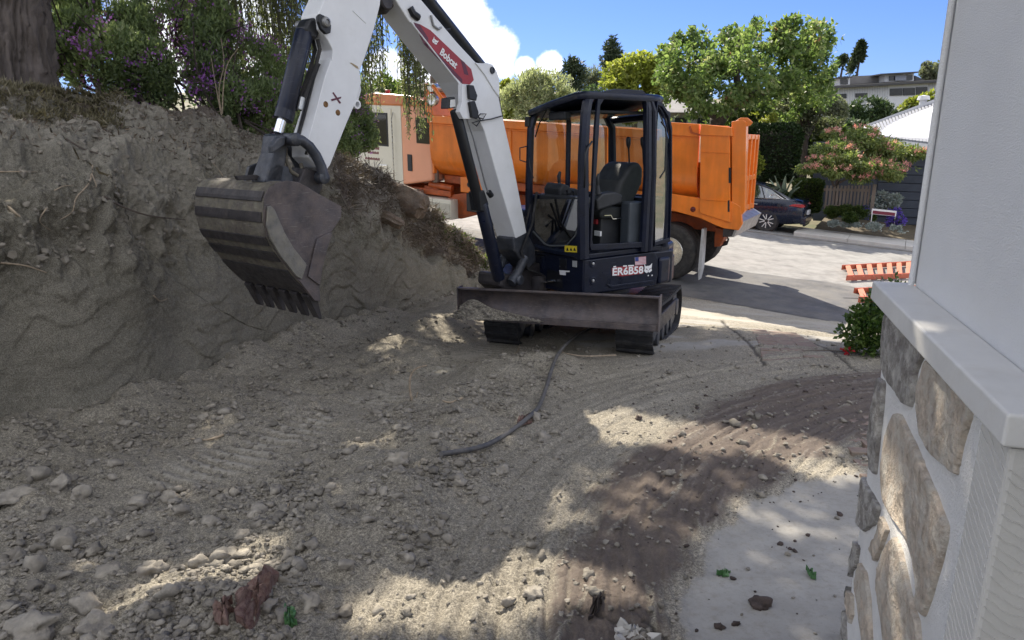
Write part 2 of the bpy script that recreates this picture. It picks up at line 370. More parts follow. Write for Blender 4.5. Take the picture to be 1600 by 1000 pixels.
def grid_faces(nr, nc):
    i = np.arange(nr - 1)[:, None] * nc + np.arange(nc - 1)[None, :]; i = i.ravel()
    return np.stack([i, i + 1, i + 1 + nc, i + nc], 1)

# toe line of the bank in the ground plane (used by ground masks too)
TOE = np.array([(-3.75, 2.6), (-3.5, 3.4), (-3.29, 4.19), (-3.05, 4.55), (-2.84, 5.1), (-2.62, 5.9), (-2.45, 6.6), (-2.2, 7.4), (-1.85, 8.4), (-1.45, 9.6), (-1.03, 11.0), (-.5, 12.0), (.1, 12.6)])
def toe_x(y): return np.interp(y, TOE[:, 1], TOE[:, 0])

def yard_fields(x, y):
    """height above ground_z and the soil attributes of the near yard"""
    d = x - toe_x(y)                                   # distance to the right of the toe
    cx, cy = 4.0, 2.0; r = np.hypot(x - cx, y - cy); th = np.arctan2(y - cy, x - cx)
    # line between loose clods (left) and the driven surface (right)
    edge = np.interp(y, [0, 2.1, 3.0, 3.7, 4.7, 5.6, 6.5, 8, 12], [-1.0, -.72, -.35, -.10, .20, .42, .62, .6, .4]) + .18 * fbm(x, y, o=4, s=1.6)
    loose = 1 - sst(x, edge - .25, edge + .30)
    rut = np.exp(-((x - np.interp(y, [2, 3.4, 5, 7.4], [-2.9, -2.0, -1.15, -.15])) / .33) ** 2) * sst(y, 2.4, 3.6)   # flattened track path
    inner = np.interp(th, [R(20), R(60), R(110), R(140), R(178)], [2.3, 2.55, 2.72, 2.85, 3.50]); outer = np.interp(th, [R(20), R(80), R(110), R(140), R(178)], [3.9, 4.15, 4.1, 3.75, 3.95])
    n = .10 * fbm(x, y, o=3, s=2.5)
    dark = sst(r, inner - .10 + n, inner + .12 + n) * (1 - sst(r, outer - .22 + n, outer + .16 + n)) * sst(x, -.2, .35)
    arcs = fbm(r * 9, th * 1.2, o=5, s=1.6, rough=.65); dark = dark * (.72 + .28 * sst(arcs, -.55, .10))
    conc = (1 - sst(r, inner - .18 + n, inner + .05 + n)) * (x > 0) * (1 - sst(y + .22 * fbm(x, y, o=3, s=2), 3.45, 3.75))
    far = sst(y, 6.2, 7.6) * (1 - loose) * sst(fbm(x * .6, y * 2, o=4, s=1.0), -.25, .35)
    conc = np.maximum(conc, far * .75)
    pale = rut * .55 * sst(fbm(x, y, o=3, s=3), -.3, .3) + .75 * sst(y, 9.2, 10.0) * (1 - sst(y, 11.2, 11.8)) * (1 - loose)  # far band painted pale for the sunlit strip by the street
    pale = np.maximum(pale, (1 - loose) * .42 * sst(arcs, .05, .6) * (1 - .6 * conc))
    h = loose * (.075 * fbm(x, y, o=3, s=.9) + .040 * fbm(x, y, o=4, s=3.2) + .022 * ridged(x, y, o=4, s=7) + .010 * fbm(x, y, o=3, s=30))
    h = h * (1 - .75 * rut) - .05 * rut
    tread = np.sin((y * .9 + x * .35) * 2 * math.pi / .10)
    tr_ = rut * sst(tread, -.2, .3) * sst(y, 2.8, 4.0) * sst(fbm(x, y, o=3, s=1.5), -.5, .1); h += .022 * tr_; pale = np.maximum(pale, .9 * tr_)
    h += .06 * np.exp(-((x - (edge - .45)) / .35) ** 2) * sst(y, .8, 2)             # low windrow of spoil
    h += np.interp(y, [3, 5, 7], [.09, .14, .24]) * np.exp(-(np.clip(d, 0, 9) / .32) ** 2) * (.7 + .6 * fbm(x, y, o=3, s=2)) * (1 - sst(y, 8, 10))            # talus at the toe
    h += (1 - loose) * (1 - conc) * (.020 * arcs * (1 - .6 * dark) + .008 * fbm(x, y, o=3, s=24) + .010)
    h += dark * (.022 * (1 - conc) + .012 * fbm(r * 6, th * 2.2, o=4, s=3))
    # wandering tyre-edge lines in the dark soil
    for k, (ro, amp, ph) in enumerate(((3.62, .05, 0), (3.30, .06, 1.7), (3.12, .05, 3.1), (3.86, .04, 4.4), (3.45, .07, 5.2))):
        rc = ro + amp * np.sin(th * 9 + ph) + .05 * np.sin(th * 21 + ph * 2) + (inner - 2.95) * .55
        ln = np.exp(-((r - rc) / .011) ** 2) * sst(fbm(th * 3, r * 0 + k * 7, o=2, s=2), -.25, .1) * (r > inner) * (x > 0); dark = dark * (1 - .5 * ln)
        h += .009 * np.exp(-((r - rc) / .012) ** 2) * sst(fbm(th * 3, r * 0 + k * 7, o=2, s=2), -.25, .1) * (r > inner)
    crack = np.zeros_like(x)
    for (a, b) in (((3.05, 9.9), (2.35, 6.2)), ((3.75, 9.6), (3.1, 6.0)), ((.48, 2.22), (.86, 1.6)), ((.2, 2.32), (.55, 2.12))):
        a = np.array(a); b = np.array(b); L_ = np.linalg.norm(b - a); dd = (b - a) / L_; tt = (x - a[0]) * dd[0] + (y - a[1]) * dd[1]
        dist = np.abs((x - a[0]) * dd[1] - (y - a[1]) * dd[0]) + .01 * perlin(x * 5, y * 5)
        wdt = .010 + .002 * y
        crack = np.maximum(crack, np.exp(-(dist / wdt) ** 2) * (tt > 0) * (tt < L_))
    h -= crack * .012
    h = h * (1 - .93 * sst(x, -.75, -.45) * sst(y, 6.3, 6.7) * (1 - sst(y, 9.6, 10)) * (1 - sst(x, 2.2, 2.6)))
    h -= .035 * sst(x, -.55, -.35) * sst(y, 6.5, 6.9) * (1 - sst(y, 9.4, 9.8)) * (1 - sst(x, 2.0, 2.3))
    pull = sst(y, 12.3, 11.2)
    return h * pull, dark, conc, pale, crack, loose, rut

def yard():
    nr, nc = 620, 740
    Y = .55 * (15.0 / .55) ** np.linspace(0, 1, nr); A = np.linspace(-.95, .78, nc)
    y = np.repeat(Y[:, None], nc, 1); x = A[None, :] * (y + 1.0)
    h, dark, conc, pale, crack, loose, rut = yard_fields(x, y)
    z = ground_z(x, y) + h
    zs, s, t = street_z(x, y); z = np.where(t > -1.15, z - .03 * sst(t, -1.15, -1.0) , z)
    me = np_mesh(np.stack([x, y, z], -1).reshape(-1, 3), grid_faces(nr, nc), True)
    for nm, a in (('dark', dark), ('conc', conc), ('pale', pale), ('crack', crack)): set_attr(me, nm, a)
    return link_mesh('ground', me, soil)
GROUND = tag(yard(), 'tan soil and scattered clods over the concrete driveway', kind='structure')
def surf_z(x, y):
    x = np.atleast_1d(np.asarray(x, float)); y = np.atleast_1d(np.asarray(y, float)); h = yard_fields(x, y)[0]; return ground_z(x, y) + h

# far terrain: one sheet to the horizon, with the hill across the street
def terrain():
    q = np.concatenate([-np.geomspace(1200, 42, 26), np.linspace(-40, 40, 81), np.geomspace(42, 1200, 26)])
    x, y = np.meshgrid(q + 4, q + 12); zs, s, t = street_z(x, y)
    far = np.clip(t - 12, 0, 400); hill = 6.5 * sst(far, 6, 60) + 3 * sst(far, 60, 300) + .35 * fbm(x, y, o=3, s=.08) * sst(far, 2, 10)
    z = np.where(t > -1.2, zs, ground_z(x, y)) + hill - .10
    near = (np.abs(x) < 16) & (y > -2) & (y < 16) & (t < -1)
    z = np.where(near, z - .35, z)
    me = np_mesh(np.stack([x, y, z], -1).reshape(-1, 3), grid_faces(*x.shape), True)
    return link_mesh('terrain', me, mat('dry_garden_soil', (.14, .12, .07), .9, var=.3, vs=.6, second=(.07, .08, .03), bump=.5, bs=8))
tag(terrain(), 'sloping garden ground rising to the hill across the street', kind='structure')
def st(s, t, dz=0.0):
    """street frame (s downhill to the right, t across) to world"""
    p = P0 + U * s + NN * t; return np.array([p[0], p[1], float(street_z(p[0], p[1])[0]) + dz])
asphalt = mat('asphalt', (.20, .195, .185), .9, var=.30, vs=2.6, dust=.4, dustcol=(.15, .147, .14), bump=.6, bs=140, bdist=.006, second=(.255, .25, .235))
# street sheet with slight unevenness
def street():
    S = np.linspace(-45, 45, 220); T = np.linspace(-1.1, 12.2, 40); s, t = np.meshgrid(S, T)
    x = P0[0] + U[0] * s + NN[0] * t; y = P0[1] + U[1] * s + NN[1] * t; z = street_z(x, y)[0] + .008 * fbm(x, y, o=3, s=.7) + .02 * np.sin(np.clip((t + 1.1) / 13.3, 0, 1) * math.pi)
    return link_mesh('road', np_mesh(np.stack([x, y, z], -1).reshape(-1, 3), grid_faces(*s.shape), True), asphalt)
tag(street(), 'worn grey asphalt street beyond the driveway', kind='structure')
concrete = mat('kerb_concrete', (.46, .44, .40), .85, var=.12, vs=3, bump=.4, bs=90, dust=.2, dustcol=(.3, .28, .24))
KT = 9.9
def street_shadow():  # dark strip laid where the truck's shadow falls, shade put into its colour
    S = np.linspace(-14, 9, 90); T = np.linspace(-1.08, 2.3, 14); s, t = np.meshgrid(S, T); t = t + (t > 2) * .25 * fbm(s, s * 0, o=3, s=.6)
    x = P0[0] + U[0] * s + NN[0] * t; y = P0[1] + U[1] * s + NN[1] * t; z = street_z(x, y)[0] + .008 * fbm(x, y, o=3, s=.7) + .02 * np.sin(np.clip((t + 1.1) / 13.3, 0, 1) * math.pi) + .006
    return link_mesh('road_shadow', np_mesh(np.stack([x, y, z], -1).reshape(-1, 3), grid_faces(*s.shape), True), mat('shadow_asphalt', (.075, .075, .078), .85, var=.35, vs=1.6, bump=.7, bs=120, bdist=.006, dust=.45, dustcol=(.16, .15, .13), second=(.11, .108, .105)))
tag(street_shadow(), 'asphalt strip darkened for the truck shadow on the near side of the street', kind='structure')
# seams of tar in the asphalt
mb = MB()
for k in range(7):
    pts = []; s0 = 3 + k * 1.4; t0 = 1.0 + k * 1.2
    for i in range(18):
        p = st(s0 + i * .35, t0 + .35 * math.sin(i * .6 + k) + .02 * i, .022 + .02); pts.append(p)
    for a, b in zip(pts[:-1], pts[1:]):
        d = np.array([-(b - a)[1], (b - a)[0], 0]); d = d / np.linalg.norm(d) * .02
        mb.add([a - d, b - d, b + d, a + d], [[0, 1, 2, 3]])
tag(mb.build('road_seams', mat('tar', (.10, .10, .10), .7)), 'dark tar seams wandering over the street', kind='structure')

# ------------------------------------------------------------------ far kerb, pavement, cut bank
def strip(name, prof, s0, s1, n, m, kind='structure', label=None):
    """solid of cross-section prof (t, dz) swept along the street"""
    mb = MB(); k = len(prof)
    S = np.linspace(s0, s1, n)
    for s in S: mb.v += [tuple(st(s, t, dz)) for t, dz in prof]
    for i in range(n - 1):
        for j in range(k): mb.f.append([i * k + j, i * k + (j + 1) % k, (i + 1) * k + (j + 1) % k, (i + 1) * k + j])
    mb.f += [list(range(k))[::-1], [(n - 1) * k + j for j in range(k)]]
    o = mb.build(name, m); return tag(o, label, kind=kind)
s_ = .95
while s_ < 14:
    s2 = s_ + 1.5; drop = .13
    strip('kerb', [(KT, -.05), (KT + .02, drop - .02), (KT + .05, drop), (KT + .16, drop), (KT + .16, -.05)], s_, s2 - .012, 4, concrete, label='concrete kerb on the far side of the street')
    strip('pavement', [(KT + .165, -.05), (KT + .165, drop), (KT + 1.35, drop + .03), (KT + 1.35, -.05)], s_, s2 - .012, 4, concrete, label='pale concrete pavement behind the far kerb')
    s_ = s2
strip('gutter', [(KT - .42, -.02), (KT - .42, .045), (KT - .004, .02), (KT - .004, -.02)], -12, 16, 20, mat('gutter_concrete', (.25, .24, .22), .9, var=.2, vs=4, bump=.3), label='concrete gutter in front of the far kerb')
strip('kerb_side_ground', [(KT + 1.36, -.1), (KT + 1.36, .12), (KT + 12, .5), (KT + 12, -.1)], 1.35, 16, 12, mat('mulch', (.10, .08, .05), .95, var=.4, vs=12, bump=.6, bs=30), label='dark planting bed behind the pavement')

def catmull(P, t):
    """P: (n,...) control points, t in [0,n-1]"""
    n = len(P); i = np.clip(np.floor(t).astype(int), 0, n - 2); f = (t - i)
    g = lambda k: P[np.clip(k, 0, n - 1)]
    p0, p1, p2, p3 = g(i - 1), g(i), g(i + 1), g(i + 2); f = f.reshape((-1,) + (1,) * (P.ndim - 1))
    return .5 * ((2 * p1) + (p2 - p0) * f + (2 * p0 - 5 * p1 + 4 * p2 - p3) * f ** 2 + (3 * p1 - p0 - 3 * p2 + p3) * f ** 3)
_c = [(-260, 800, (-300, 330, 3.7), (-300, 95, 5.0), -12), (0, 690, (0, 310, 4.75), (0, 138, 6.2), -10), (150, 655, (160, 285, 5.35), (150, 160, 6.8), -8), (300, 605, (300, 300, 6.1), (300, 184, 7.4), -6.5),
      (430, 548, (430, 265, 7.1), (430, 222, 8.1), -5), (560, 508, (560, 300, 8.9), (560, 258, 9.6), -3.6), (640, 482, (635, 345, 10.1), (650, 312, 10.8), -2.6), (700, 464, (700, 395, 11.3), (712, 364, 11.8), -1.7),
      (745, 452, (752, 428, 12.1), (764, 410, 12.5), -.8), (778, 446, (785, 440, 12.6), (800, 438, 13.0), 0)]
ctrl = []
for (px, py, lip, cre, bx) in _c:
    tx = gpt(px, py); tx[2] -= .02
    L_ = at(*lip); Cc = at(*cre); n_ = np.array([tx[0] - L_[0], tx[1] - L_[1], 0]); n_ /= np.linalg.norm(n_) + 1e-6
    und = tx + n_ * .25 + np.array([0, 0, -.18]); mid = tx * .45 + L_ * .55 + n_ * .06; mid0 = tx * .82 + L_ * .18 - n_ * .03
    sh = L_ * .5 + Cc * .5 + np.array([0, 0, .10 * (Cc[2] - L_[2])])
    b1 = Cc + np.array([-.35, 1.3, -.25]); by = 13.1 + (-1.25 - (bx - 2.9) * .485) / .875
    b2 = np.array([bx, by, float(street_z(bx, by)[0]) - .05])
    ctrl.append([und, tx, mid0, mid, L_, sh, Cc, b1, b2])
ctrl = np.array(ctrl)
def bank():
    nu, nv = 620, 330
    V1 = np.concatenate([np.linspace(0, 1, 18)[:-1], np.linspace(1, 4, 170)[:-1], np.linspace(4, 6, 110)[:-1], np.linspace(6, 8, 36)])
    Gv = catmull(np.swapaxes(ctrl, 0, 1), V1)           # (nv, ncol, 3)
    tu = np.linspace(0, 1, nu); tu = (tu * (ctrl.shape[0] - 1))
    G = catmull(np.swapaxes(Gv, 0, 1), tu)              # (nu, nv, 3)
    du = np.gradient(G, axis=0); dv = np.gradient(G, axis=1); n = np.cross(dv, du); n /= np.linalg.norm(n, axis=2)[..., None] + 1e-9
    if n[200, 80, 1] > 0 and n[200, 80, 0] < 0: n = -n
    x, y, z = G[..., 0], G[..., 1], G[..., 2]; v = np.broadcast_to(V1[None, :], x.shape); u = np.broadcast_to(tu[:, None], x.shape)
    face = sst(v, .8, 1.3) * (1 - sst(v, 3.2, 4.0) ); upper = sst(v, 2.6, 3.8) * (1 - sst(v, 5.6, 6.6)); allm = sst(v, .5, 1.2) * (1 - sst(v, 6.5, 7.5))
    along = x * .35 + y * .93
    zz = z - .24 * along + .10 * fbm(x, y, z, o=3, s=.8)
    strata = 0; lines = np.zeros_like(x)
    for k, (fr, am) in enumerate(((1.7, .034), (4.1, .016), (9, .006))):
        q = zz * fr + 1.3 * fbm(x, y, z, o=3, s=.7 + k * .5) + k * .37; fq = q - np.floor(q)
        lines = np.maximum(lines, np.exp(-(np.minimum(fq, 1 - fq) / (.012 + .010 * k)) ** 2) * sst(fbm(x + 9 * k, y, z, o=3, s=1.6), .0, .3) * (.9 - .2 * k))
        strata = strata + am * (sst(fq, 0, .06) * (1 - fq)) * sst(fbm(x + 9 * k, y, z, o=2, s=1.1), -.1, .35)
    d = .04 * fbm(x, y, z, o=4, s=1.0) + face * (strata + .008 * fbm(x, y, z * 3, o=5, s=5) + .012 * fbm(x, y, z, o=3, s=3) - .010 * np.clip(ridged(x, y, z * 1.6, o=3, s=1.9) - .62, 0, 1) * 4 * sst(fbm(x, y, z, o=2, s=.8), -.1, .3))
    d = d + upper * (.16 * fbm(x, y, z, o=4, s=1.7) + .11 * ridged(x, y, z, o=5, s=2.6) + .055 * ridged(x, y, z, o=3, s=7) + .022 * ridged(x, y, z * 1.3, o=3, s=19) + .012 * fbm(x, y, z, o=3, s=34) - .09)
    # crumbled hollow below the lip
    d = d - .16 * np.exp(-((v - 3.55) / .35) ** 2) * sst(fbm(u * 1.4, v * .3, o=3, s=1.3), -.15, .4)
    # tooth flutes where the bucket scraped the end of the bank
    fl = sst(u, 6.5, 7.0) * (1 - sst(u, 8.6, 9)) * sst(v, 1.1, 1.8) * (1 - sst(v, 4.0, 4.5)); d = d + fl * .05 * np.abs(np.sin(along * math.pi / .26 + .6 * perlin(x, z * 2)))
    fade = 1 - sst(u, 8.2, 9) * .8
    G = G + n * (d * allm * fade)[..., None]
    me = np_mesh(G.reshape(-1, 3), grid_faces(nu, nv)[:, ::-1], True)
    set_attr(me, 'dark', np.clip(.85 * sst(u, 4.4, 5.0) * (1 - sst(u, 7.6, 8.2)) * sst(v + .25 * fbm(x, y, z, o=3, s=2), 3.4, 3.9) * (1 - sst(v, 5.9, 6.4)) + upper * .42 * sst(fbm(x, y, z, o=4, s=1.1), .0, .5) + .5 * np.exp(-((v - 5.9) / .25) ** 2), 0, 1)); set_attr(me, 'conc', np.zeros_like(x)); crk = sst(ridged(x, y, z, o=3, s=3.1), .90, 1.0) * upper * .8; set_attr(me, 'crack', np.clip(np.maximum(lines * face * .75, crk), 0, 1))  # shade of the root zone painted dark into the soil colour
    set_attr(me, 'pale', upper * .6 * sst(fbm(x, y, z, o=3, s=.8), -.6, .2))
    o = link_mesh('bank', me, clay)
    return tag(o, 'freshly cut earth bank with a smooth scraped lower face', kind='structure'), G, n, V1, tu
BANK, BG, BN, BV, BU = bank()
def bpt(px, py):
    """point on the bank seen at a pixel (nearest projected grid vertex, first surface)"""
    p = BG - EYEV; c = p[..., 1] * _C - p[..., 2] * _S; q = p[..., 1] * _S + p[..., 2] * _C
    X = 800 + 1100 * p[..., 0] / c; Yp = 500 - 1100 * q / c
    e = (X - px) ** 2 + (Yp - py) ** 2 + np.where(c < .5, 1e9, 0); e[:, BV > 6.2] = 1e9; i = np.unravel_index(np.argmin(e), e.shape); return BG[i].copy(), BN[i].copy()

# ---- loose stones and clods
def ico(sub):
    import bmesh
    bm = bmesh.new(); bmesh.ops.create_icosphere(bm, subdivisions=sub, radius=1); V = np.array([v.co[:] for v in bm.verts]); F = np.array([[v.index for v in f.verts] for f in bm.faces]); bm.free(); return V, F
def rock_cloud(P, S, sub, flat=.65, jit=.28, seed=1, smooth=True):
    """one joined mesh of irregular stones centred at P with radii S"""
    r = np.random.default_rng(seed); V, F = ico(sub); n = len(P); k = len(V)
    a = r.normal(size=(n, 3, 3)); q, _ = np.linalg.qr(a)
    sc = 1 + r.uniform(-.35, .35, (n, 1, 3)); off = r.uniform(0, 50, (n, 1, 3))
    W = V[None] * sc; W = W * (1 + jit * perlin(W[..., 0] * 1.3 + off[..., 0], W[..., 1] * 1.3 + off[..., 1], W[..., 2] * 1.3 + off[..., 2])[..., None] * 1.8 + r.uniform(-jit, jit, (n, k, 1)) * .35)
    W = np.einsum('nij,nkj->nki', q, W); W[..., 2] *= flat; W = W * S[:, None, None] + P[:, None, :]
    FF = (F[None] + (np.arange(n) * k)[:, None, None]).reshape(-1, 3); return np_mesh(W.reshape(-1, 3), FF, smooth)
stonem = mat('clod_soil', (.29, .262, .215), .95, var=.3, vs=14, bump=.7, bs=120, second=(.20, .18, .15))
darkclod = mat('dark_clod_soil', (.055, .040, .034), .9, var=.4, vs=20, bump=.6, bs=90)
def scatter(n, seed, ymax=8.5, power=2.6, smin=.005, smax=.035):
    r = np.random.default_rng(seed); out = []
    y = .8 + (ymax - .8) * r.random(n * 4) ** 1.5; x = r.uniform(-1, .55, n * 4) * (y * .85 + 1.0)
    h, dark, conc, pale, crack, loose, rut = yard_fields(x, y)
    clump = sst(fbm(x, y, o=4, s=2.2), -.25, .5) ** 1.5
    w_ = loose * (1 - .85 * rut) * (.06 + clump) * np.interp(y, [1, 3, 5, 8], [1, .9, .6, .45]) + .035 * (1 - conc) + .006
    w_ = w_ * (x > toe_x(y) + .02)
    keep = r.random(n * 4) < w_; x, y, h = x[keep][:n], y[keep][:n], h[keep][:n]
    s = smin * (1 - r.random(len(x))) ** (-1 / power); s = np.minimum(s, smax); z = ground_z(x, y) + h + s * .42
    return np.stack([x, y, z], 1), s
Pq, Sq = scatter(24000, 11, ymax=7.5, smin=.0055, smax=.014, power=2.2)
for m_ in (stonem,):
    t_ = m_.node_tree; b_ = t_.nodes['Principled BSDF']; src = b_.inputs['Base Color'].links[0].from_socket; g_ = t_.nodes.new('ShaderNodeNewGeometry'); mr_ = t_.nodes.new('ShaderNodeMapRange'); mr_.inputs[3].default_value = .58; mr_.inputs[4].default_value = 1.08
    t_.links.new(g_.outputs['Random Per Island'], mr_.inputs[0]); mx_ = t_.nodes.new('ShaderNodeVectorMath'); mx_.operation = 'SCALE'; t_.links.new(src, mx_.inputs[0]); t_.links.new(mr_.outputs[0], mx_.inputs['Scale']); t_.links.new(mx_.outputs[0], b_.inputs['Base Color'])
tag(link_mesh('gravel', rock_cloud(Pq, Sq, 1, seed=2, jit=.4, smooth=False), stonem), 'small crumbs of dry soil strewn over the yard', kind='stuff')
Pq, Sq = scatter(7500, 12, ymax=9, smin=.009, smax=.026, power=2.3)
tag(link_mesh('loose_clods', rock_cloud(Pq, Sq, 2, seed=3, jit=.5), stonem), 'fist size and smaller soil clods strewn over the yard', kind='stuff')
# crumbs fallen on the dark soil and concrete
r_ = np.random.default_rng(5); x = r_.uniform(.2, 2.2, 420); y = r_.uniform(1.4, 5.5, 420); x = x + .1 * y; s = .0035 * (1 - r_.random(420)) ** (-1 / 2.0); s = np.minimum(s, .016)
tag(link_mesh('dark_crumbs', rock_cloud(np.stack([x, y, surf_z(x, y) + s * .3], 1), s, 1, seed=9), darkclod), 'dark soil crumbs on the concrete and swept soil', kind='stuff')
# talus and clods lying on the bank's ledges
ii = r_.integers(40, 600, 5000); jj = r_.integers(18, 286, 5000); keep = (BV[jj] > 3.3) & (BV[jj] < 6.0) | (BV[jj] < 1.5); ii, jj = ii[keep], jj[keep]
s = np.minimum(.008 * (1 - r_.random(len(ii))) ** (-1 / 2.2), .028); tag(link_mesh('bank_clods', rock_cloud(BG[ii, jj] + BN[ii, jj] * (s * .2)[:, None], s, 1, seed=13, jit=.5, smooth=False, flat=.9), mat('bank_clod_soil', (.25, .225, .185), .95, var=.25, vs=14, bump=.7, bs=120)), 'crumbled clods lodged in the upper bank', kind='stuff')
# the larger stones, each a thing
def stone(px, py, wpx, label, name='stone', m=None, group=None, flat=.75, seed=0, sub=3):
    p = gpt(px, py); k = wpx / 1100 * np.linalg.norm(p - EYEV) / 2 * .88; p[2] = surf_z(p[0], p[1])[0]
    me = rock_cloud(np.array([[p[0], p[1], p[2] + k * flat * .45]]), np.array([k]), sub, flat=flat, jit=.42, seed=seed + 100)
    return tag(link_mesh(name, me, m or stonem, origin=p), label, 'stone' if 'clod' not in name else 'clod', group)
stone(345, 877, 42, 'smooth pale oval stone standing proud beside a jagged clod', seed=1)
stone(312, 882, 30, 'jagged light clod leaning against the pale oval stone', 'clod', seed=2)
stone(235, 896, 34, 'rounded grey clod lower left of the jagged light clod', 'clod', seed=3)
stone(125, 772, 28, 'squarish stone at the foot of the scraped bank', seed=4)
stone(98, 768, 30, 'rounded stone just left of the squarish stone at the bank foot', seed=5)
stone(20, 784, 44, 'broad flat stone half buried at the left picture edge', seed=6, flat=.4)
stone(215, 780, 30, 'low domed clod in the trench floor right of the squarish stone', 'clod', seed=7)
stone(402, 806, 30, 'long pale stone lying above the loose gravel streak', seed=8, flat=.5)
stone(835, 937, 24, 'light knobbly clod in the sunlit dirt near the lower centre', 'clod', seed=9)
stone(997, 657, 13, 'small round dark clod alone in the sunlit patch', 'clod', darkclod, seed=10)
stone(1188, 947, 32, 'dark angular clod lying on the bare concrete', 'clod', darkclod, seed=11, flat=.55)
stone(1150, 976, 12, 'small dark clod right of two specks near the lower concrete edge', 'clod', darkclod, seed=12)
stone(1123, 981, 13, 'small dark clod left of its twin on the lower concrete', 'clod', darkclod, seed=13)
stone(835, 660, 26, 'dark clod wedged against the bend of the black pipe', 'clod', seed=14)
stone(742, 716, 16, 'round stone resting against the near end of the black pipe', seed=15)
stone(785, 748, 24, 'crumbly clod to the right of the pipe end', 'clod', seed=16)
stone(620, 745, 34, 'large crumbly clod left of the pipe end', 'clod', seed=17)
stone(850, 690, 22, 'lone clod below the bend of the pipe', 'clod', seed=18)
stone(160, 992, 40, 'rounded clod at the bottom edge left of the red bark', 'clod', seed=19)
stone(420, 965, 30, 'dusty clod tucked beside the red bark', 'clod', seed=20)
stone(485, 955, 30, 'pale crumbly clod right of the green leaf', 'clod', seed=21)
stone(140, 955, 40, 'rough clod near the lower left corner', 'clod', seed=22)
stone(50, 985, 60, 'wide low clod in the lower left corner', 'clod', seed=23, flat=.5)
for i, (px, py, wp) in enumerate([(330, 650, 16), (352, 652, 18), (318, 657, 15), (300, 668, 14), (345, 662, 12), (196, 668, 16), (380, 678, 14), (450, 612, 14), (265, 772, 22), (180, 735, 20), (285, 800, 24), (250, 755, 20), (60, 745, 26), (560, 690, 16), (545, 712, 18),
                                  (520, 790, 20), (600, 805, 18), (655, 800, 16), (575, 845, 20), (470, 850, 18), (700, 850, 22), (640, 880, 18), (540, 900, 20), (755, 790, 14), (700, 905, 18), (380, 850, 18), (430, 770, 18), (480, 720, 16), (100, 850, 30), (60, 905, 34), (170, 900, 26), (20, 870, 26), (270, 960, 30), (330, 820, 22), (760, 860, 14), (450, 905, 16), (590, 960, 18), (640, 940, 16), (680, 700, 16), (720, 660, 14), (740, 630, 15), (770, 600, 15), (690, 610, 12)]):
    stone(px, py, wp, 'earth clod among the loose spoil between the bank and the pipe', 'clod', group='clods in the loose spoil', seed=40 + i, sub=2)

# ------------------------------------------------------------------ stone-clad wall on the right
FD = np.array([.287, .958, 0]); FD /= np.linalg.norm(FD); FN = np.array([-FD[1], FD[0], 0])      # along the wall away from the viewer; out of it towards the drive
CF = np.array([1.142, 2.163, 0.0])                                                              # far end of the ledge, outer edge
CW = lambda t, d, z: CF + FD * t + FN * d + np.array([0, 0, z])                                  # t along, d outward, z up
LZ = 1.11; TN = -1.119                                                                          # ledge top, near end of the ledge
stucco = mat('white_stucco', (.76, .76, .75), .9, var=.05, vs=2, bump=1.0, bs=210, bdist=.006)
mortar = mat('white_mortar', (.78, .77, .745), .95, var=.08, vs=6, bump=1.0, bs=130, bdist=.010)
ledgem = mat('cast_stone_ledge', (.56, .55, .52), .8, var=.08, vs=5, bump=.4, bs=160, bdist=.002, dust=.2, dustcol=(.42, .37, .30))
quoinm = mat('pale_cut_stone', (.52, .505, .465), .85, var=.08, vs=3, bump=.5, bs=120, bdist=.003)
wall = empty('house_wall', CW(-1, -.2, -.1), 'white stucco house wall above a fieldstone base at the right edge', 'wall')
MB(CW).box(-3.2, .035, -.44, -.115, -.6, 4.6).build('stucco_wall', stucco, wall, bevel=.006)
mb = MB(CW); mb.prism([(.036, -.118, LZ + .002), (.062, -.100, LZ + .002), (.062, -.16, LZ + .002), (.036, -.18, LZ + .002)], (0, 0, 3.4)); mb.build('corner_trim', stucco, wall, bevel=.004)
MB(CW).tube([(.030, -.103, LZ), (.030, -.103, 4.5)], .009, 10).build('corner_bead', stucco, wall, smooth=40)
MB(CW).box(TN + .035, .0, -.1145, -.045, -.6, LZ - .062).build('mortar_bed', mortar, wall, bevel=.006)
mb = MB(CW); mb.prism([(TN, 0, LZ - .06), (0.07, 0, LZ - .06), (0.07, -.114, LZ - .06), (TN, -.114, LZ - .06)], (0, 0, .06)); mb.build('ledge', ledgem, wall, bevel=.006, seg=3)
# quoin at the near end: pale block with raised tool marks
MB(CW).box(TN + .012, TN + .16, -.113, -.018, -.6, LZ - .063).build('corner_block', quoinm, wall, bevel=.008)
mb = MB(); rr = np.random.default_rng(8)
for k in range(52):
    z0 = LZ - .10 - k * .021; A_ = []
    for i in range(7):
        f = i / 6; A_.append((TN + .0112, -.022 - .088 * f, z0 - .035 * f - .010 * math.sin(f * 3.1) + .002 * rr.normal()))
    mb.tube([CW(*a) for a in A_], .0011, 5)
    A_ = [(TN + .02 + .13 * f, -.0172, z0 + .01 + .05 * f + .002 * rr.normal()) for f in np.linspace(0, 1, 6)]
    mb.tube([CW(*a) for a in A_], .0010, 5)
tag(mb.build('tool_marks', quoinm, wall, smooth=60), 'fine diagonal tool marks on the cut corner block', kind='stuff')
fsm = [mat('fieldstone_tan', (.52, .435, .345), .92, var=.38, vs=26, bump=1.0, bs=60, bdist=.022, dust=.3, dustcol=(.46, .42, .35), second=(.60, .55, .47)),
       mat('fieldstone_grey', (.42, .40, .365), .92, var=.42, vs=26, bump=1.0, bs=60, bdist=.022, dust=.25, dustcol=(.36, .33, .27), second=(.22, .20, .18))]
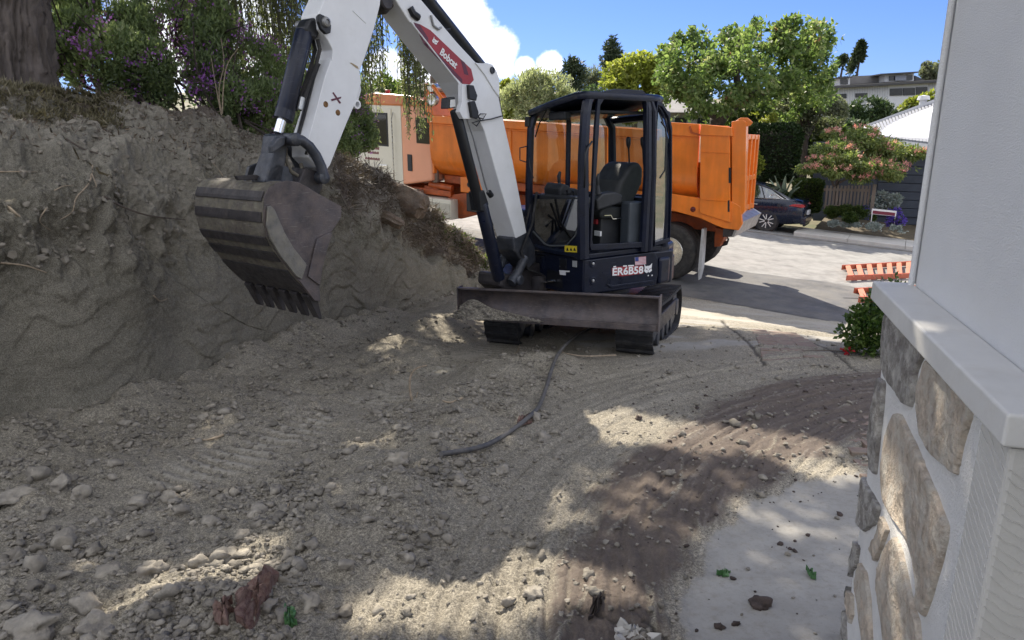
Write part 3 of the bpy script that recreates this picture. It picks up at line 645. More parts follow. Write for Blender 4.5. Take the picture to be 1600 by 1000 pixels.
ST = [(1, [(1383.7, 486), (1399, 498), (1445, 547), (1447, 556), (1436, 578), (1432, 613), (1427, 637), (1416.5, 632), (1406, 616), (1388, 592), (1381, 571), (1381, 526)]), (0, [(1451, 560), (1484, 594), (1525, 636), (1517, 665), (1507, 697), (1502, 722), (1498, 743), (1480, 728), (1454, 703), (1443, 678), (1438, 650), (1437, 615)]),
      (1, [(1375, 589), (1385, 597), (1383, 633), (1377, 682), (1371, 744), (1363, 735), (1359, 678), (1363, 647), (1370, 620)]), (0, [(1400, 644), (1411, 648), (1427, 682), (1444, 716), (1447, 730), (1466, 771), (1485, 821), (1483, 845), (1467, 907), (1449, 964), (1438, 955), (1437, 942), (1440, 932), (1432, 873), (1421, 841), (1400, 812), (1383, 779), (1379, 735), (1386, 682)]),
      (1, [(1351, 743), (1356, 756), (1378, 793), (1371, 819), (1353, 831), (1342, 820), (1338, 790), (1342, 762)]), (1, [(1334, 832), (1345, 856), (1341, 885), (1328, 887), (1320, 866), (1325, 840)]), (0, [(1381, 806), (1391, 828), (1382, 853), (1371, 879), (1363, 859), (1374, 838)]),
      (0, [(1402, 838), (1411, 857), (1422, 907), (1430, 945), (1439, 971), (1444, 1035), (1388, 1035), (1381, 963), (1375, 907), (1378, 882), (1389, 852)]), (0, [(1346, 879), (1356, 895), (1362, 935), (1366, 1030), (1354, 1012), (1345, 949), (1340, 909)]), (1, [(1313, 914), (1321, 949), (1325, 1020), (1312, 1002), (1305, 956), (1305, 927)]),
      (0, [(1328, 923), (1335, 930), (1335, 962), (1331, 974), (1324, 943)]), (0, [(1303, 962), (1304, 1020), (1293, 1010), (1294, 985)]), (1, [(1312, 857), (1317, 880), (1315, 893), (1310, 873)]), (1, [(1393, 1045), (1446, 1045), (1452, 1110), (1400, 1120)]), (0, [(1330, 1025), (1378, 1050), (1388, 1130), (1345, 1120)])]
def fieldstone(i, k, poly):
    W = [on_plane(a, b, CW(0, -.045, 0), FN) for a, b in poly]
    T = np.array([np.dot(p - CF, FD) for p in W]); Z = np.array([p[2] for p in W]); T = np.clip(T, TN + .17, .022)
    c = np.array([T.mean(), Z.mean()]); n = 84; pts = []
    q = np.stack([T, Z], 1); m_ = len(q); tt = np.linspace(0, m_, n, endpoint=False); j = np.floor(tt).astype(int); f = (tt - j)[:, None]
    q = q[j % m_] * (1 - f) + q[(j + 1) % m_] * f
    for _ in range(1): q = .5 * q + .25 * (np.roll(q, 1, 0) + np.roll(q, -1, 0))
    rad = np.linalg.norm(q - c, axis=1); ang = np.arange(n)
    q = q + (q - c) / rad[:, None] * (.004 * perlin(ang * .35 + i * 9, ang * 0 + i))[:, None] * 1.5
    mb = MB(); prof = [(1.0, -.012), (1.0, .003), (.992, .009), (.975, .0125), (.95, .014)] + [(q_, .0145 + .002 * (1 - q_)) for q_ in np.linspace(.88, .04, 22)]
    for s, d in prof:
        p = c + (q - c) * s; g = 1 if d > .014 else .35
        e = .006 * fbm(p[:, 0] * 8 + i * 3, p[:, 1] * 8, o=4, rough=.6) - .003 * ridged(p[:, 0] * 22 + i, p[:, 1] * 22, o=3) + .004 * (np.floor(fbm(p[:, 0] * 6 + i * 5, p[:, 1] * 5, o=3) * 3) / 3)
        for a, ee in zip(p, e * g): mb.v.append(tuple(CW(a[0], -.045 + d + ee, a[1])))
    for r in range(len(prof) - 1):
        for a in range(n): mb.f.append([r * n + a, r * n + (a + 1) % n, (r + 1) * n + (a + 1) % n, (r + 1) * n + a])
    mb.f.append([(len(prof) - 1) * n + a for a in range(n)])
    mb.build('fieldstone', fsm[k], wall, smooth=50)
for i, (k, poly) in enumerate(ST): fieldstone(i, k, poly)

# brick pavers edging the drive beside the wall
brickm = mat('paver_brick', (.20, .13, .10), .9, var=.25, vs=9, dust=.6, dustcol=(.22, .19, .15), bump=.5, bs=70)
bk = MB(); bk.box(-.098, .098, -.047, .047, -.03, .03); proto = bk.build('brick', brickm, GROUND, bevel=.005); proto.hide_render = False
me_b = proto.data; first = True
def brick(x, y, a, sink):
    global first
    o = proto if first else proto.copy()
    if not first: COL.objects.link(o); o.parent = GROUND
    first = False
    z = float(ground_z(x, y)); o.location = (x, y, z + sink - .03); o.rotation_euler = (-.079, 0, a)
for i in range(13):
    for j in range(5):
        y = 3.35 + i * .104; x = 1.98 + j * .208 + (i % 2) * .104 + (y - 3.35) * .30
        brick(x, y, .02 * random.uniform(-1, 1) - .15, .026 + random.uniform(-.006, .008))
for i in range(26):
    for j in range(3):
        t = i * .1035; x = 2.52 + j * .205 + t * .30 + (i % 2) * .0; y = 6.5 + t * 1.0
        brick(x, y, -.25, .014 + random.uniform(-.008, .004))

# ------------------------------------------------------------------ compact excavator
EH = np.array([-.82, -.57, 0]); EH /= np.linalg.norm(EH); EL = np.array([-EH[1], EH[0], 0]); FL0 = np.array([.70, 6.85, 0])
UF = lambda a, b, z: FL0 - EH * a - EL * b + np.array([0, 0, z])          # a rearwards, b to the far side, z height; origin = near front corner of the cab
BN3 = np.array([.8, -.6, 0]); BB = np.array([-.05, 6.9, 0])
def BP(px, py, off=0.0): return on_plane(px, py, BB, BN3) + BN3 * off      # boom plane (near face of boom and stick), off = towards the viewer
exc = empty('excavator', (.98, 8.15, -.64), 'navy and white tracked mini excavator with raised boom parked on the dirt', 'excavator')
def UP(px, py, side='L', off=0.0):
    """point on the cab's near side ('L') or front ('F') plane"""
    if side == 'L': return on_plane(px, py, FL0, EL) + EL * off
    return on_plane(px, py, FL0, EH) + EH * off

# undercarriage
TB = np.array([.35, .937, -.079 * .937]); TL = np.array([.937, -.35, 0])
def track(c):
    F = lambda a, l, z: np.array(c) + TB * a + TL * l + np.array([0, 0, z])
    Lt, r = 2.30, .255; W = .19
    path = []
    for t in np.linspace(-90, 90, 13): path.append((Lt - r + r * math.cos(R(t)), r + r * math.sin(R(t))))
    for t in np.linspace(90, 270, 15): path.append((r + r * .95 * math.cos(R(t)), r + r * math.sin(R(t))))
    path.insert(13, (Lt * .5, 2 * r - .018))
    mb = MB(F); n = len(path); k = .028
    cen = np.array([(Lt / 2, r)]*n); P_ = np.array(path)
    nx = np.roll(P_, -1, 0) - np.roll(P_, 1, 0); nrm = np.stack([nx[:, 1], -nx[:, 0]], 1); nrm /= np.linalg.norm(nrm, axis=1)[:, None]
    for (p, q) in zip(P_, nrm):
        for l, d in ((-W, 0), (W, 0), (W, -k), (-W, -k)): mb.v.append(tuple(F(p[0] + q[0] * d, l, p[1] + q[1] * d)))
    for i in range(n):
        for j in range(4): mb.f.append([i * 4 + j, i * 4 + (j + 1) % 4, ((i + 1) % n) * 4 + (j + 1) % 4, ((i + 1) % n) * 4 + j])
    o = mb.build('track', rubber, exc, smooth=40)
    cum = np.concatenate([[0], np.cumsum(np.linalg.norm(np.roll(P_, -1, 0) - P_, axis=1))]); tot = cum[-1]; N_ = 46
    for i in range(N_):
        s = (i + .5) / N_ * tot; j = np.searchsorted(cum, s) - 1; f = (s - cum[j]) / (cum[j + 1] - cum[j]); a = P_[j] * (1 - f) + P_[(j + 1) % n] * f; q = nrm[j] * (1 - f) + nrm[(j + 1) % n] * f; t = np.array([-q[1], q[0]]) * .022
        lug = MB(F); pts = []
        for l in (-W, W):
            for sg, hh in ((-1, -.002), (1, -.002), (.7, .024), (-.7, .024)):
                p = a + t * sg + q * hh; pts.append((p[0], l * .985, p[1]))
        lug.add(pts, [[0, 1, 2, 3], [7, 6, 5, 4], [0, 4, 5, 1], [1, 5, 6, 2], [2, 6, 7, 3], [3, 7, 4, 0]])
        lug.build('track_lug', rubber, o)
    fr = MB(F).box(.25, Lt - .25, -W + .03, W - .03, .17, .36); fo = fr.build('track_frame', steel_d, exc, bevel=.015)
    for a, rad in ((.27, .20), (Lt - .27, .205)):
        MB(F).lathe([(.03, -W + .015), (rad * .5, -W + .02), (rad * .55, -W + .05), (rad, -W + .06), (rad, W - .06), (rad * .55, W - .05), (rad * .5, W - .02), (.03, W - .015)], (a, 0, .255), TL, 28).build('track_wheel', castiron, fo, smooth=35)
    for a in (.62, .95, 1.28, 1.60):
        MB(F).lathe([(.02, -W + .02), (.085, -W + .03), (.085, W - .03), (.02, W - .02)], (a, 0, .115), TL, 20).build('roller', castiron, fo, smooth=35)
track((1.225, 6.83, -.600)); track((-.13, 7.33, -.640))
E0 = lambda a, l, z: np.array([.55, 7.19, -.575]) + TB * a + TL * l + np.array([0, 0, z])
MB(E0).box(.55, 1.75, -.62, .62, .22, .47).build('car_body', steel_d, exc, bevel=.03)
MB(E0).lathe([(.45, .0), (.45, .12), (.40, .13), (.40, .17)], (1.15, 0, .47), (0, 0, 1), 36).build('slew_ring', steel_d, exc, smooth=40)
# dozer blade
bl0 = np.array([-.525, 7.10, 0]); bl1 = np.array([1.375, 6.39, 0]); BD = (bl1 - bl0); BLn = np.linalg.norm(BD); BD = BD / BLn; BFv = np.array([BD[1], -BD[0], 0])
BLD = lambda u, f, z: bl0 + BD * u + BFv * f + np.array([0, 0, -.268 + .06 * u / 1.0 * .5 + z])
prof = [(.075, .352), (.05, .352), (.005, .315), (-.028, .22), (-.03, .13), (.0, .055), (.035, .006), (.055, .0)]
mb = MB(BLD); th = .018; k = len(prof)
prof = [(f, z * .86 + .045) for f, z in prof]
for u in np.linspace(0, BLn, 12):
    for f, z in prof: mb.v.append(tuple(BLD(u, f, z)))
    for f, z in prof[::-1]: mb.v.append(tuple(BLD(u, f - th, z)))
for i in range(11):
    for j in range(2 * k): mb.f.append([i * 2 * k + j, i * 2 * k + (j + 1) % (2 * k), (i + 1) * 2 * k + (j + 1) % (2 * k), (i + 1) * 2 * k + j])
mb.f += [list(range(2 * k))[::-1], [11 * 2 * k + j for j in range(2 * k)]]
blade_o = mb.build('blade', steel, exc, smooth=35)
mb = MB(BLD); mb.box(.004, BLn - .004, .035, .062, .022, .085); mb.build('cutting_edge', steel, blade_o, bevel=.004)
mb = MB(BLD); mb.box(-.006, BLn + .006, .045, .085, .342, .362); mb.build('top_rib', steel, blade_o, bevel=.004)
for u in (-.012, BLn):
    mb = MB(BLD); mb.prism([(u, .085, .362), (u, .075, .022), (u, -.02, .022), (u, -.07, .15), (u, -.05, .362)], (0.012, 0, 0)); mb.build('end_plate', steel, blade_o, bevel=.003)
for l in (-.34, .34):
    mb = MB(); mb.bar(E0(.72, l, .30), BLD(BLn / 2 + l * 1.15, -.09, .16), .10, .12); mb.build('push_arm', steel_d, exc, bevel=.01)

# house (upper body)
def plan(z0, z1, pts): 
    mb = MB(UF); mb.prism([(a, b, z0) for a, b in pts], (0, 0, z1 - z0)); return mb
body = plan(.03, .395, [(.02, .02), (1.30, .02), (1.55, .25), (1.64, .95), (1.5, 1.75), (1.2, 1.9), (.25, 1.9), (.1, 1.7), (.1, 1.2), (.02, .92)]).build('house_body', navy, exc, bevel=.02)
sp = MB(UF); sp.prism([(.008, .018, .06), (1.02, .018, .035), (1.05, .018, .15), (1.03, .018, .33), (.98, .018, .40), (.008, .018, .40)], (0, -.030, 0)); sp.build('side_panel', navy, exc, bevel=.008)
sp = MB(UF); sp.prism([(.30, -.0125, .13), (.36, -.0125, .085), (.98, -.0125, .075), (.96, -.0125, .10), (.40, -.0125, .11)], (0, -.010, 0)); sp.build('panel_ridge', navy, exc, bevel=.004)
fp = MB(UF); fp.prism([(.02, -.005, .045), (.02, .62, .02), (.02, .64, .22), (.02, .60, .30), (.02, .60, .405), (.02, -.005, .405)], (-.025, 0, 0)); fp.build('front_panel', navy, exc, bevel=.008)
mb = MB(UF); mb.box(.0, .3, .64, .80, -.02, .36); mb.build('front_bracket', navy, exc, bevel=.02)
# black plate painted in as the shade of an opening, with a rod
mb = MB(UF); mb.prism([(-.0065, .30, .07), (-.0065, .57, .07), (-.0065, .57, .22), (-.0065, .50, .235), (-.0065, .36, .23), (-.0065, .31, .17)], (-.002, 0, 0)); mb.build('recess_shade', black, exc)
mb = MB(); mb.tube([UP(850, 440.5, 'F', .05), UP(871, 438, 'F', .03)], .012, 10); mb.build('chrome_pin', chrome, exc, smooth=50)
def fpatch(name, poly, m, side='F', off=.008, th=.003, parent=None, bevel=0):
    """small plate on the front or near side, outline given as seen in the photograph"""
    mb = MB(); d = EH if side == 'F' else EL; mb.prism([UP(x, y, side, off) for x, y in poly], d * th); return mb.build(name, m, parent or exc, bevel=bevel)
fpatch('warning_label', [(886.5, 383), (906.5, 384), (906.5, 394), (886.5, 393)], decal_y, off=.032)
for i in range(3):
    x = 889 + i * 5.6; fpatch('warning_mark', [(x, 391), (x + 2, 386), (x + 4, 391.5)], black, off=.036, th=.001)
fpatch('white_label', [(875, 422), (891, 423), (891, 425), (885, 425), (885, 430), (876, 429)], decal_w, off=.008)
fpatch('clear_lens', [(896, 407), (903, 407.5), (903, 417.5), (896, 417)], mat('grey_lens', (.35, .36, .36), .3), off=.008, th=.008, bevel=.003)
fpatch('vent_panel', [(875.5, 404), (886.5, 404.5), (886.5, 421), (875.5, 420.5)], black, off=.008, th=.004, bevel=.002)
for (x, y) in ((876, 404.5), (885.5, 405), (876, 416), (885.5, 416.5)): MB().lathe([(.007, 0), (.005, .005)], UP(x, y, 'F', .012), EH, 8).build('bolt', castiron, exc)
for (x, y) in ((925, 411.5), (925, 438)):
    MB().lathe([(.034, -.01), (.040, .004), (.030, .006), (.022, -.002)], UP(x, y, 'L', .014), EL, 20).build('bolt_recess', navy, exc, smooth=40)
    MB().lathe([(.016, -.002), (.014, .010), (.006, .012)], UP(x, y, 'L', .014), EL, 12).build('bolt', mat('bright_bolt', (.45, .45, .46), .35, metal=.7), exc, smooth=40)
# fleet lettering, flag and cat head
fpatch('letter_backing', [(954.5, 419), (958, 417), (990, 415), (1003.5, 414.5), (1004, 427), (970, 431.5), (955, 430)], decal_r, 'L', .0125, .001)
O = UP(955.2, 430.0, 'L', .0145); X = UP(1003.8, 426.3, 'L', .0145) - O; Yv = UP(955.6, 418.3, 'L', .0145) - O
mb = text_verts('ER6B58', O, X, Yv, width=np.linalg.norm(X) * .99, bold=.03); mb.build('fleet_letters', decal_w, exc)
for (a, b) in ((957, 961), (972, 978), (980, 989)): fpatch('tape_strip', [(a, 417.5 - (a - 957) * .07), (b, 417.2 - (a - 957) * .07), (b, 415.2 - (a - 957) * .07), (a, 415.6 - (a - 957) * .07)], decal_w, 'L', .0145, .001)
fpatch('flag_field', [(990.5, 402), (1008, 400.2), (1008, 412.5), (991, 414.3)], mat('faded_flag_white', (.62, .55, .58), .6), 'L', .0125, .001)
for i in range(6):
    y0 = 402.0 + i * 2.1; fpatch('flag_stripe', [(991 if i > 2 else 996.5, y0 - (.0 if i > 2 else .55)), (1008, y0 - 1.75), (1008, y0 - .75), (991 if i > 2 else 996.5, y0 + 1.0 - (.0 if i > 2 else .55))], mat('faded_red', (.45, .16, .18), .6), 'L', .014, .0005)
fpatch('flag_canton', [(990.8, 402), (996.3, 401.4), (996.3, 407.6), (990.9, 408.1)], decal_b, 'L', .015, .0005)
def cathead(fn, m, parent, s=1.0):
    """stylised cat head: fn(u,v) gives the world point, u and v run 0..1"""
    poly = [(.02, 1.0), (.20, .78), (.42, .80), (.62, .80), (.80, .86), (1.0, 1.02), (.95, .70), (.90, .55), (.98, .38), (.80, .28), (.62, .22), (.50, .30), (.36, .18), (.14, .26), (0, .40), (.08, .58), (.06, .75)]
    mb = MB(); mb.prism([fn(u, v, 0) for u, v in poly], fn(0, 0, 1) - fn(0, 0, 0)); o = mb.build('cat_head_emblem', m, parent)
    for e in ([(.20, .60), (.42, .52), (.38, .45), (.24, .50)], [(.62, .52), (.84, .62), (.80, .52), (.66, .45)], [(.44, .40), (.58, .40), (.51, .33)]):
        mb = MB(); mb.prism([fn(u, v, 1.02) for u, v in e], (fn(0, 0, 1) - fn(0, 0, 0)) * .4); mb.build('emblem_eye', decal_dr, o)
    return o
cathead(lambda u, v, d: UP(1005 + 12.5 * u, 430 - 18 * v - .8 * u, 'L', .0125 + .0012 * d), decal_w, exc)
for (x, y) in ((1011.5, 430.3), (1017.5, 430)): MB().lathe([(.009, 0), (.007, .002)], UP(x, y, 'L', .0125), EL, 8).build('paint_spot', decal_w, exc)
# counterweight, hood
cw = [(1.06, -.02), (1.22, .0), (1.40, .09), (1.56, .26), (1.67, .5), (1.72, .95), (1.67, 1.4), (1.5, 1.8), (1.25, 1.93), (1.2, 1.7), (1.1, .4)]
plan(.035, .33, cw).build('counterweight', navy, exc, bevel=.035, seg=3)
cw2 = [(1.06, .02), (1.24, .03), (1.42, .13), (1.56, .32), (1.62, .95), (1.55, 1.5), (1.3, 1.8), (1.15, 1.7), (1.0, .5)]
plan(.335, .47, cw2).build('engine_cover', navy, exc, bevel=.04, seg=3)
plan(.40, .78, [(.25, 1.0), (1.2, 1.0), (1.45, .95), (1.5, 1.5), (1.3, 1.78), (.4, 1.86), (.2, 1.7)]).build('engine_hood', navy, exc, bevel=.05, seg=3)
# cab: floor, posts, roof
cab = MB(UF).box(.0, 1.14, .02, .90, .40, .455).build('cab', navy, exc, bevel=.012)
def post(pts, r, name='cab_post', m=navy, n=8):
    r = [k * 1.28 for k in r] if isinstance(r, list) else r * 1.3
    return MB(UF).tube(pts, r, n, up=(EL[0], EL[1], 0)).build(name, m, cab, smooth=35)
post([(.0, .0, .42), (-.01, .01, .9), (-.02, .015, 1.4), (.0, .02, 1.78), (.03, .03, 1.90), (.10, .04, 1.955)], [.050, .047, .042, .040, .040, .038])
post([(-.005, -.028, .44), (-.02, -.016, 1.2), (-.01, -.005, 1.75), (.05, .0, 1.90)], .013, 'post_rib')
post([(.0, .90, .42), (-.01, .895, 1.1), (.0, .885, 1.66), (.03, .87, 1.78), (.10, .85, 1.86)], [.036, .032, .030, .032, .032])
post([(.82, .0, .42), (.83, .0, 1.2), (.80, .015, 1.85), (.78, .03, 1.95)], [.040, .036, .036, .034])
post([(.90, -.01, .42), (.905, -.01, 1.2), (.88, .0, 1.82), (.84, .02, 1.93)], [.028, .026, .026, .026])
post([(1.16, .03, .44), (1.16, .03, 1.2), (1.10, .05, 1.68), (1.02, .06, 1.84), (.92, .06, 1.93)], [.034, .030, .028, .028, .03])
post([(1.16, .88, .44), (1.16, .88, 1.2), (1.12, .87, 1.68), (1.02, .86, 1.80), (.92, .84, 1.86)], [.045, .040, .034, .03, .03])
post([(.52, .90, .42), (.52, .90, 1.80)], .022)
post([(.0, .02, .44), (.0, .90, .43)], .03, 'sill'); post([(1.16, .03, .93), (1.16, .88, .93)], .028, 'sill'); post([(1.14, .05, 1.80), (1.13, .86, 1.76)], .03, 'rear_header')
post([(.0, .90, .95), (1.16, .90, .95)], .028, 'sill')
MB(UF).box(.98, 1.15, .06, .88, .455, .95).build('rear_bulkhead', plastic, cab); MB(UF).prism([(.0, .905, .44), (1.15, .905, .44), (1.15, .905, .94), (.0, .905, .94)], (0, -.02, 0)).build('side_wall', navy, cab)
# door-opening surround (rounded)
def frame_loop(side, outer, w_, th_, name, m, parent, off=0.0):
    pts = [UP(x, y, side, off) for x, y in outer]; c = sum(pts) / len(pts); inn = [c + (p - c) * (1 - w_ / np.linalg.norm(p - c)) for p in pts]
    d = (EL if side == 'L' else EH) * th_; n = len(pts); mb = MB(); mb.v = [tuple(p) for p in pts + inn] + [tuple(p + d) for p in pts + inn]
    for i in range(n):
        j = (i + 1) % n; mb.f += [[i, j, n + j, n + i], [2 * n + i, 2 * n + j, 3 * n + j, 3 * n + i], [i, j, 2 * n + j, 2 * n + i], [n + i, n + j, 3 * n + j, 3 * n + i]]
    return mb.build(name, m, parent, bevel=.004)
frame_loop('L', [(922, 391), (1006, 386), (1012, 380), (1014, 200), (1012, 152), (1002, 141), (960, 139), (940, 143), (932, 156), (928, 200), (920, 384)], .062, .03, 'door_frame', navy, cab, off=-.01)
# roof
rp = [(-.055, .10), (-.04, .03), (.02, -.02), (.75, -.03), (.95, .0), (1.08, .08), (1.12, .25), (1.12, .70), (1.05, .86), (.9, .93), (.05, .93), (-.05, .85), (-.07, .5)]
mb = MB(UF); n = len(rp); rc = np.mean(rp, axis=0)
rz = lambda b: 1.965 - .145 * max(0, b - .12) / .8
layers = [(1.0, -.045), (1.015, -.012), (1.0, .012), (.95, .024), (.6, .032), (.25, .034)]
for s, dz in layers:
    for a, b in rp: q = rc + (np.array([a, b]) - rc) * s; mb.v.append(tuple(UF(q[0], q[1], rz(q[1]) + dz)))
for i in range(len(layers) - 1):
    for j in range(n): mb.f.append([i * n + j, i * n + (j + 1) % n, (i + 1) * n + (j + 1) % n, (i + 1) * n + j])
mb.f += [list(range(n))[::-1], [(len(layers) - 1) * n + j for j in range(n)]]; mb.build('cab_roof', navy, cab, smooth=50)
MB(UF).box(.1, .9, .12, .8, 1.80, 1.83).build('headliner', plastic, cab, bevel=.02)
MB(UF).box(.55, .66, .25, .40, 1.785, 1.80).build('dome_lamp', mat('lamp_lens', (.4, .4, .38), .4), cab, bevel=.004)
MB(UF).box(.02, .10, .35, .62, 1.74, 1.82).build('sun_visor', plastic, cab, bevel=.015)
# glass
def pane(name, pts, parent=cab, m=glass):
    mb = MB(); mb.v = [tuple(p) for p in pts]; mb.f = [list(range(len(pts)))]; return mb.build(name, m, parent)
lg = [(838, 311), (905, 311), (905, 352), (899, 366), (886, 380.5), (862, 381), (854, 378), (838, 360)]
pane('lower_windscreen', [UP(x, y, 'F', .02) for x, y in lg], m=glass_d)
mb = MB(UF); fr_ = [UP(x, y, 'F', .015) for x, y in [(835, 362), (853, 381), (861, 384), (887, 383.5), (901, 368), (907, 353)]]; MB().tube(fr_, .010, 6).build('windscreen_seal', mat('seal_rubber', (.10, .11, .115), .6), cab, smooth=60)
mb = MB(); ring = [UP(x, y, 'F', -.01) for x, y in [(832, 397), (905, 401), (907, 352), (899, 367), (887, 383), (861, 383), (853, 380), (834, 361)]]; mb.prism(ring, EH * .02); mb.build('front_lower_panel', navy, cab)
pane('side_glass', [UF(.05, .905, .98), UF(1.1, .905, .98), UF(1.08, .905, 1.72), UF(.05, .905, 1.76)])
pane('rear_glass', [UF(1.165, .08, .96), UF(1.165, .84, .96), UF(1.13, .84, 1.72), UF(1.13, .08, 1.76)], m=glass_r)
# raised windscreen seen edge-on inside the cab
pane('raised_windscreen', [UF(.02, .08, 1.78), UF(.02, .84, 1.70), UF(.66, .82, 1.74), UF(.66, .1, 1.80)])
pane('quarter_glass', [UF(.94, -.005, .50), UF(1.13, .01, .52), UF(1.13, .01, 1.55), UF(1.05, .02, 1.75), UF(.94, .0, 1.82)], m=glass_r)
frame_loop('L', [(1020, 384), (1044, 377), (1047, 300), (1047, 200), (1042, 176), (1031, 160), (1024, 158), (1020, 200)], .042, .035, 'quarter_frame', navy, cab, off=-.005)
MB().tube([UP(1026, 190, 'L', .06), UP(1031, 200, 'L', .08), UP(1032, 215, 'L', .08), UP(1030, 265, 'L', .08), UP(1024, 278, 'L', .06)], .009, 8).build('grab_rail', black, cab, smooth=60)
MB().tube([UP(924, 221, 'L', .01), UP(910, 232, 'L', .07), UP(906, 240, 'L', .08), UP(905, 285, 'L', .08), UP(911, 294, 'L', .02)], .010, 8).build('grab_handle', black, cab, smooth=60)
MB().tube([UP(858, 172, 'F', .03), UP(848, 192, 'F', .04), UP(840, 214, 'F', .03)], .007, 6).build('wiper_arm', black, cab, smooth=60)
MB().tube([UP(830, 245, 'F', .03), UP(833, 260, 'F', .04), UP(838, 278, 'F', .04)], .006, 6).build('wiper_blade', black, cab)
MB(UF).box(-.05, .0, .86, .93, 1.68, 1.78).build('work_lamp', plastic, cab, bevel=.01)
MB().tube([UP(828, 228, 'F', .02), UP(822, 231, 'F', .08), UP(822, 250, 'F', .08), UP(828, 254, 'F', .03)], .007, 6).build('mirror_bracket', black, cab, smooth=60)
# seat and controls
seat = MB(UF); seat.prism([(.42, .22, .76), (.78, .22, .74), (.80, .22, .82), (.78, .22, .86), (.50, .22, .885), (.42, .22, .86), (.395, .22, .81)], (0, .46, 0)); so = seat.build('seat', fabric, cab, bevel=.03, seg=3)
mb = MB(UF); mb.prism([(.66, .24, .87), (.86, .24, .84), (1.02, .24, 1.10), (1.02, .24, 1.26), (.95, .24, 1.33), (.84, .24, 1.30), (.70, .24, 1.14), (.62, .24, .98)], (0, .44, 0)); mb.build('backrest', fabric, so, bevel=.06, seg=4)
mb = MB(UF); mb.box(.45, .80, .26, .64, .46, .79); mb.build('seat_base', plastic, so, bevel=.02)
mb = MB(UF); mb.box(.66, .86, .06, .20, .47, .93); mb.build('side_console', mat('grey_plastic', (.05, .06, .072), .55, dust=.15, dustcol=(.12, .12, .12)), cab, bevel=.02)
mb = MB(UF); mb.tube([(.42, .18, .80), (.50, .17, .80), (.53, .17, .76), (.70, .17, .76)], .008, 6); mb.build('seat_lever', chrome, so, smooth=60)
for b in (.12, .74):
    mb = MB(UF); mb.prism([(.28, b, .86), (.60, b, .92), (.62, b, 1.0), (.50, b, 1.04), (.34, b, 1.03), (.26, b, .97)], (0, .12, 0)); c_ = mb.build('arm_console', plastic, cab, bevel=.02)
    MB(UF).tube([(.33, b + .06, 1.02), (.32, b + .06, 1.12)], [.03, .015], 8).build('gaiter', plastic, c_, smooth=60)
    MB(UF).tube([(.32, b + .06, 1.11), (.315, b + .06, 1.17), (.33, b + .06, 1.22)], [.017, .021, .014], 10).build('joystick', black, c_, smooth=60)
for a, b in ((.90, .34), (.97, .20)):
    MB(UF).tube([(a, b, 1.30), (a - .02, b, 1.46), (a - .025, b, 1.50), (a - .03, b, 1.56), (a - .03, b, 1.58)], [.009, .009, .024, .026, .012], 10).build('rear_lever', black, cab, smooth=60)
mb = MB(UF); mb.box(.06, .20, .10, .82, .93, 1.0); mb.build('dash', plastic, cab, bevel=.02)
mb = MB(UF); mb.prism([(.10, .50, .98), (.26, .50, 1.0), (.24, .50, 1.08), (.14, .50, 1.12), (.09, .50, 1.06)], (0, .28, 0)); mb.build('display', plastic, cab, bevel=.02)
for b in (.36, .46):
    MB(UF).tube([(.20, b, .46), (.17, b, .8), (.16, b, 1.02), (.15, b, 1.05)], [.008, .008, .008, .014], 8).build('travel_lever', black, cab, smooth=60)
for b, z, m_ in ((.30, .70, decal_r), (.24, .58, decal_w)):
    MB(UF).box(.425, .448, b, b + .09, z, z + .05).build('seat_label', m_, cab)

# boom
def bprism(name, poly, th_, m, off=0.0, parent=None, bevel=.006, smooth=None):
    mb = MB(); mb.prism([BP(x, y, off) for x, y in poly], -BN3 * th_); return mb.build(name, m, parent or exc, bevel=bevel, smooth=smooth)
def bcyl(name, a, b, r, m, off, parent, n=18, cap=0):
    A_, B_ = BP(a[0], a[1], off), BP(b[0], b[1], off); mb = MB(); d = B_ - A_
    pts = [A_, A_ + d * .012, B_ - d * .012, B_]; mb.tube(pts, [r * .93, r, r, r * .93], n); return mb.build(name, m, parent, smooth=35)
boom = bprism('boom', [(560, -78), (598, -30), (622, 6), (637, 30), (680, 85), (715, 128), (727, 146), (741, 172), (757, 205), (781, 290), (806, 373), (823, 364), (801, 250), (785, 180), (779, 150), (772, 128), (757, 107), (743, 97), (715, 67), (684, 30), (652, -8), (625, -45), (590, -90)], .24, white, bevel=.008)
def rail(name, pts, r, m, off, parent): return MB().tube([BP(x, y, off) for x, y in pts], r, 8).build(name, m, parent, smooth=60)
rail('weld_edge', [(641, 34), (680, 84), (714, 127), (726, 146)], .007, white, .004, boom)
# bracket for the stick cylinder on the bend
bprism('cylinder_bracket', [(741, 98), (752, 99), (760, 98.5), (768, 101), (775, 112), (779, 124), (779, 152), (770, 140), (756, 117)], .05, white, .012, boom)
bprism('cylinder_bracket', [(741, 98), (752, 99), (760, 98.5), (768, 101), (775, 112), (779, 124), (779, 152), (770, 140), (756, 117)], .05, white, -.20, boom)
for p_, r_b in (((767, 110), .032),):
    MB().lathe([(r_b, -.26), (r_b, .0), (r_b * .9, .012), (.018, .014), (.016, .008), (.0, .008)], BP(p_[0], p_[1], .014), BN3, 20).build('pin', castiron, boom, smooth=40)
bprism('boom_decal', [(646, 35), (656, 38), (672, 47), (736, 108), (740, 125), (734, 132), (722, 131), (662, 69)], .0015, decal_r, .0025, boom, 0)
bprism('decal_stripe', [(646, 35), (655, 38), (669, 60), (668, 76), (662, 69)], .001, decal_dr, .0035, boom, 0)
bprism('decal_stripe', [(662, 69), (666, 66), (722, 124), (722, 131)], .001, decal_dr, .0035, boom, 0)
bprism('decal_stripe', [(719, 92), (726, 98), (732, 118), (725, 116)], .001, decal_dr, .0035, boom, 0)
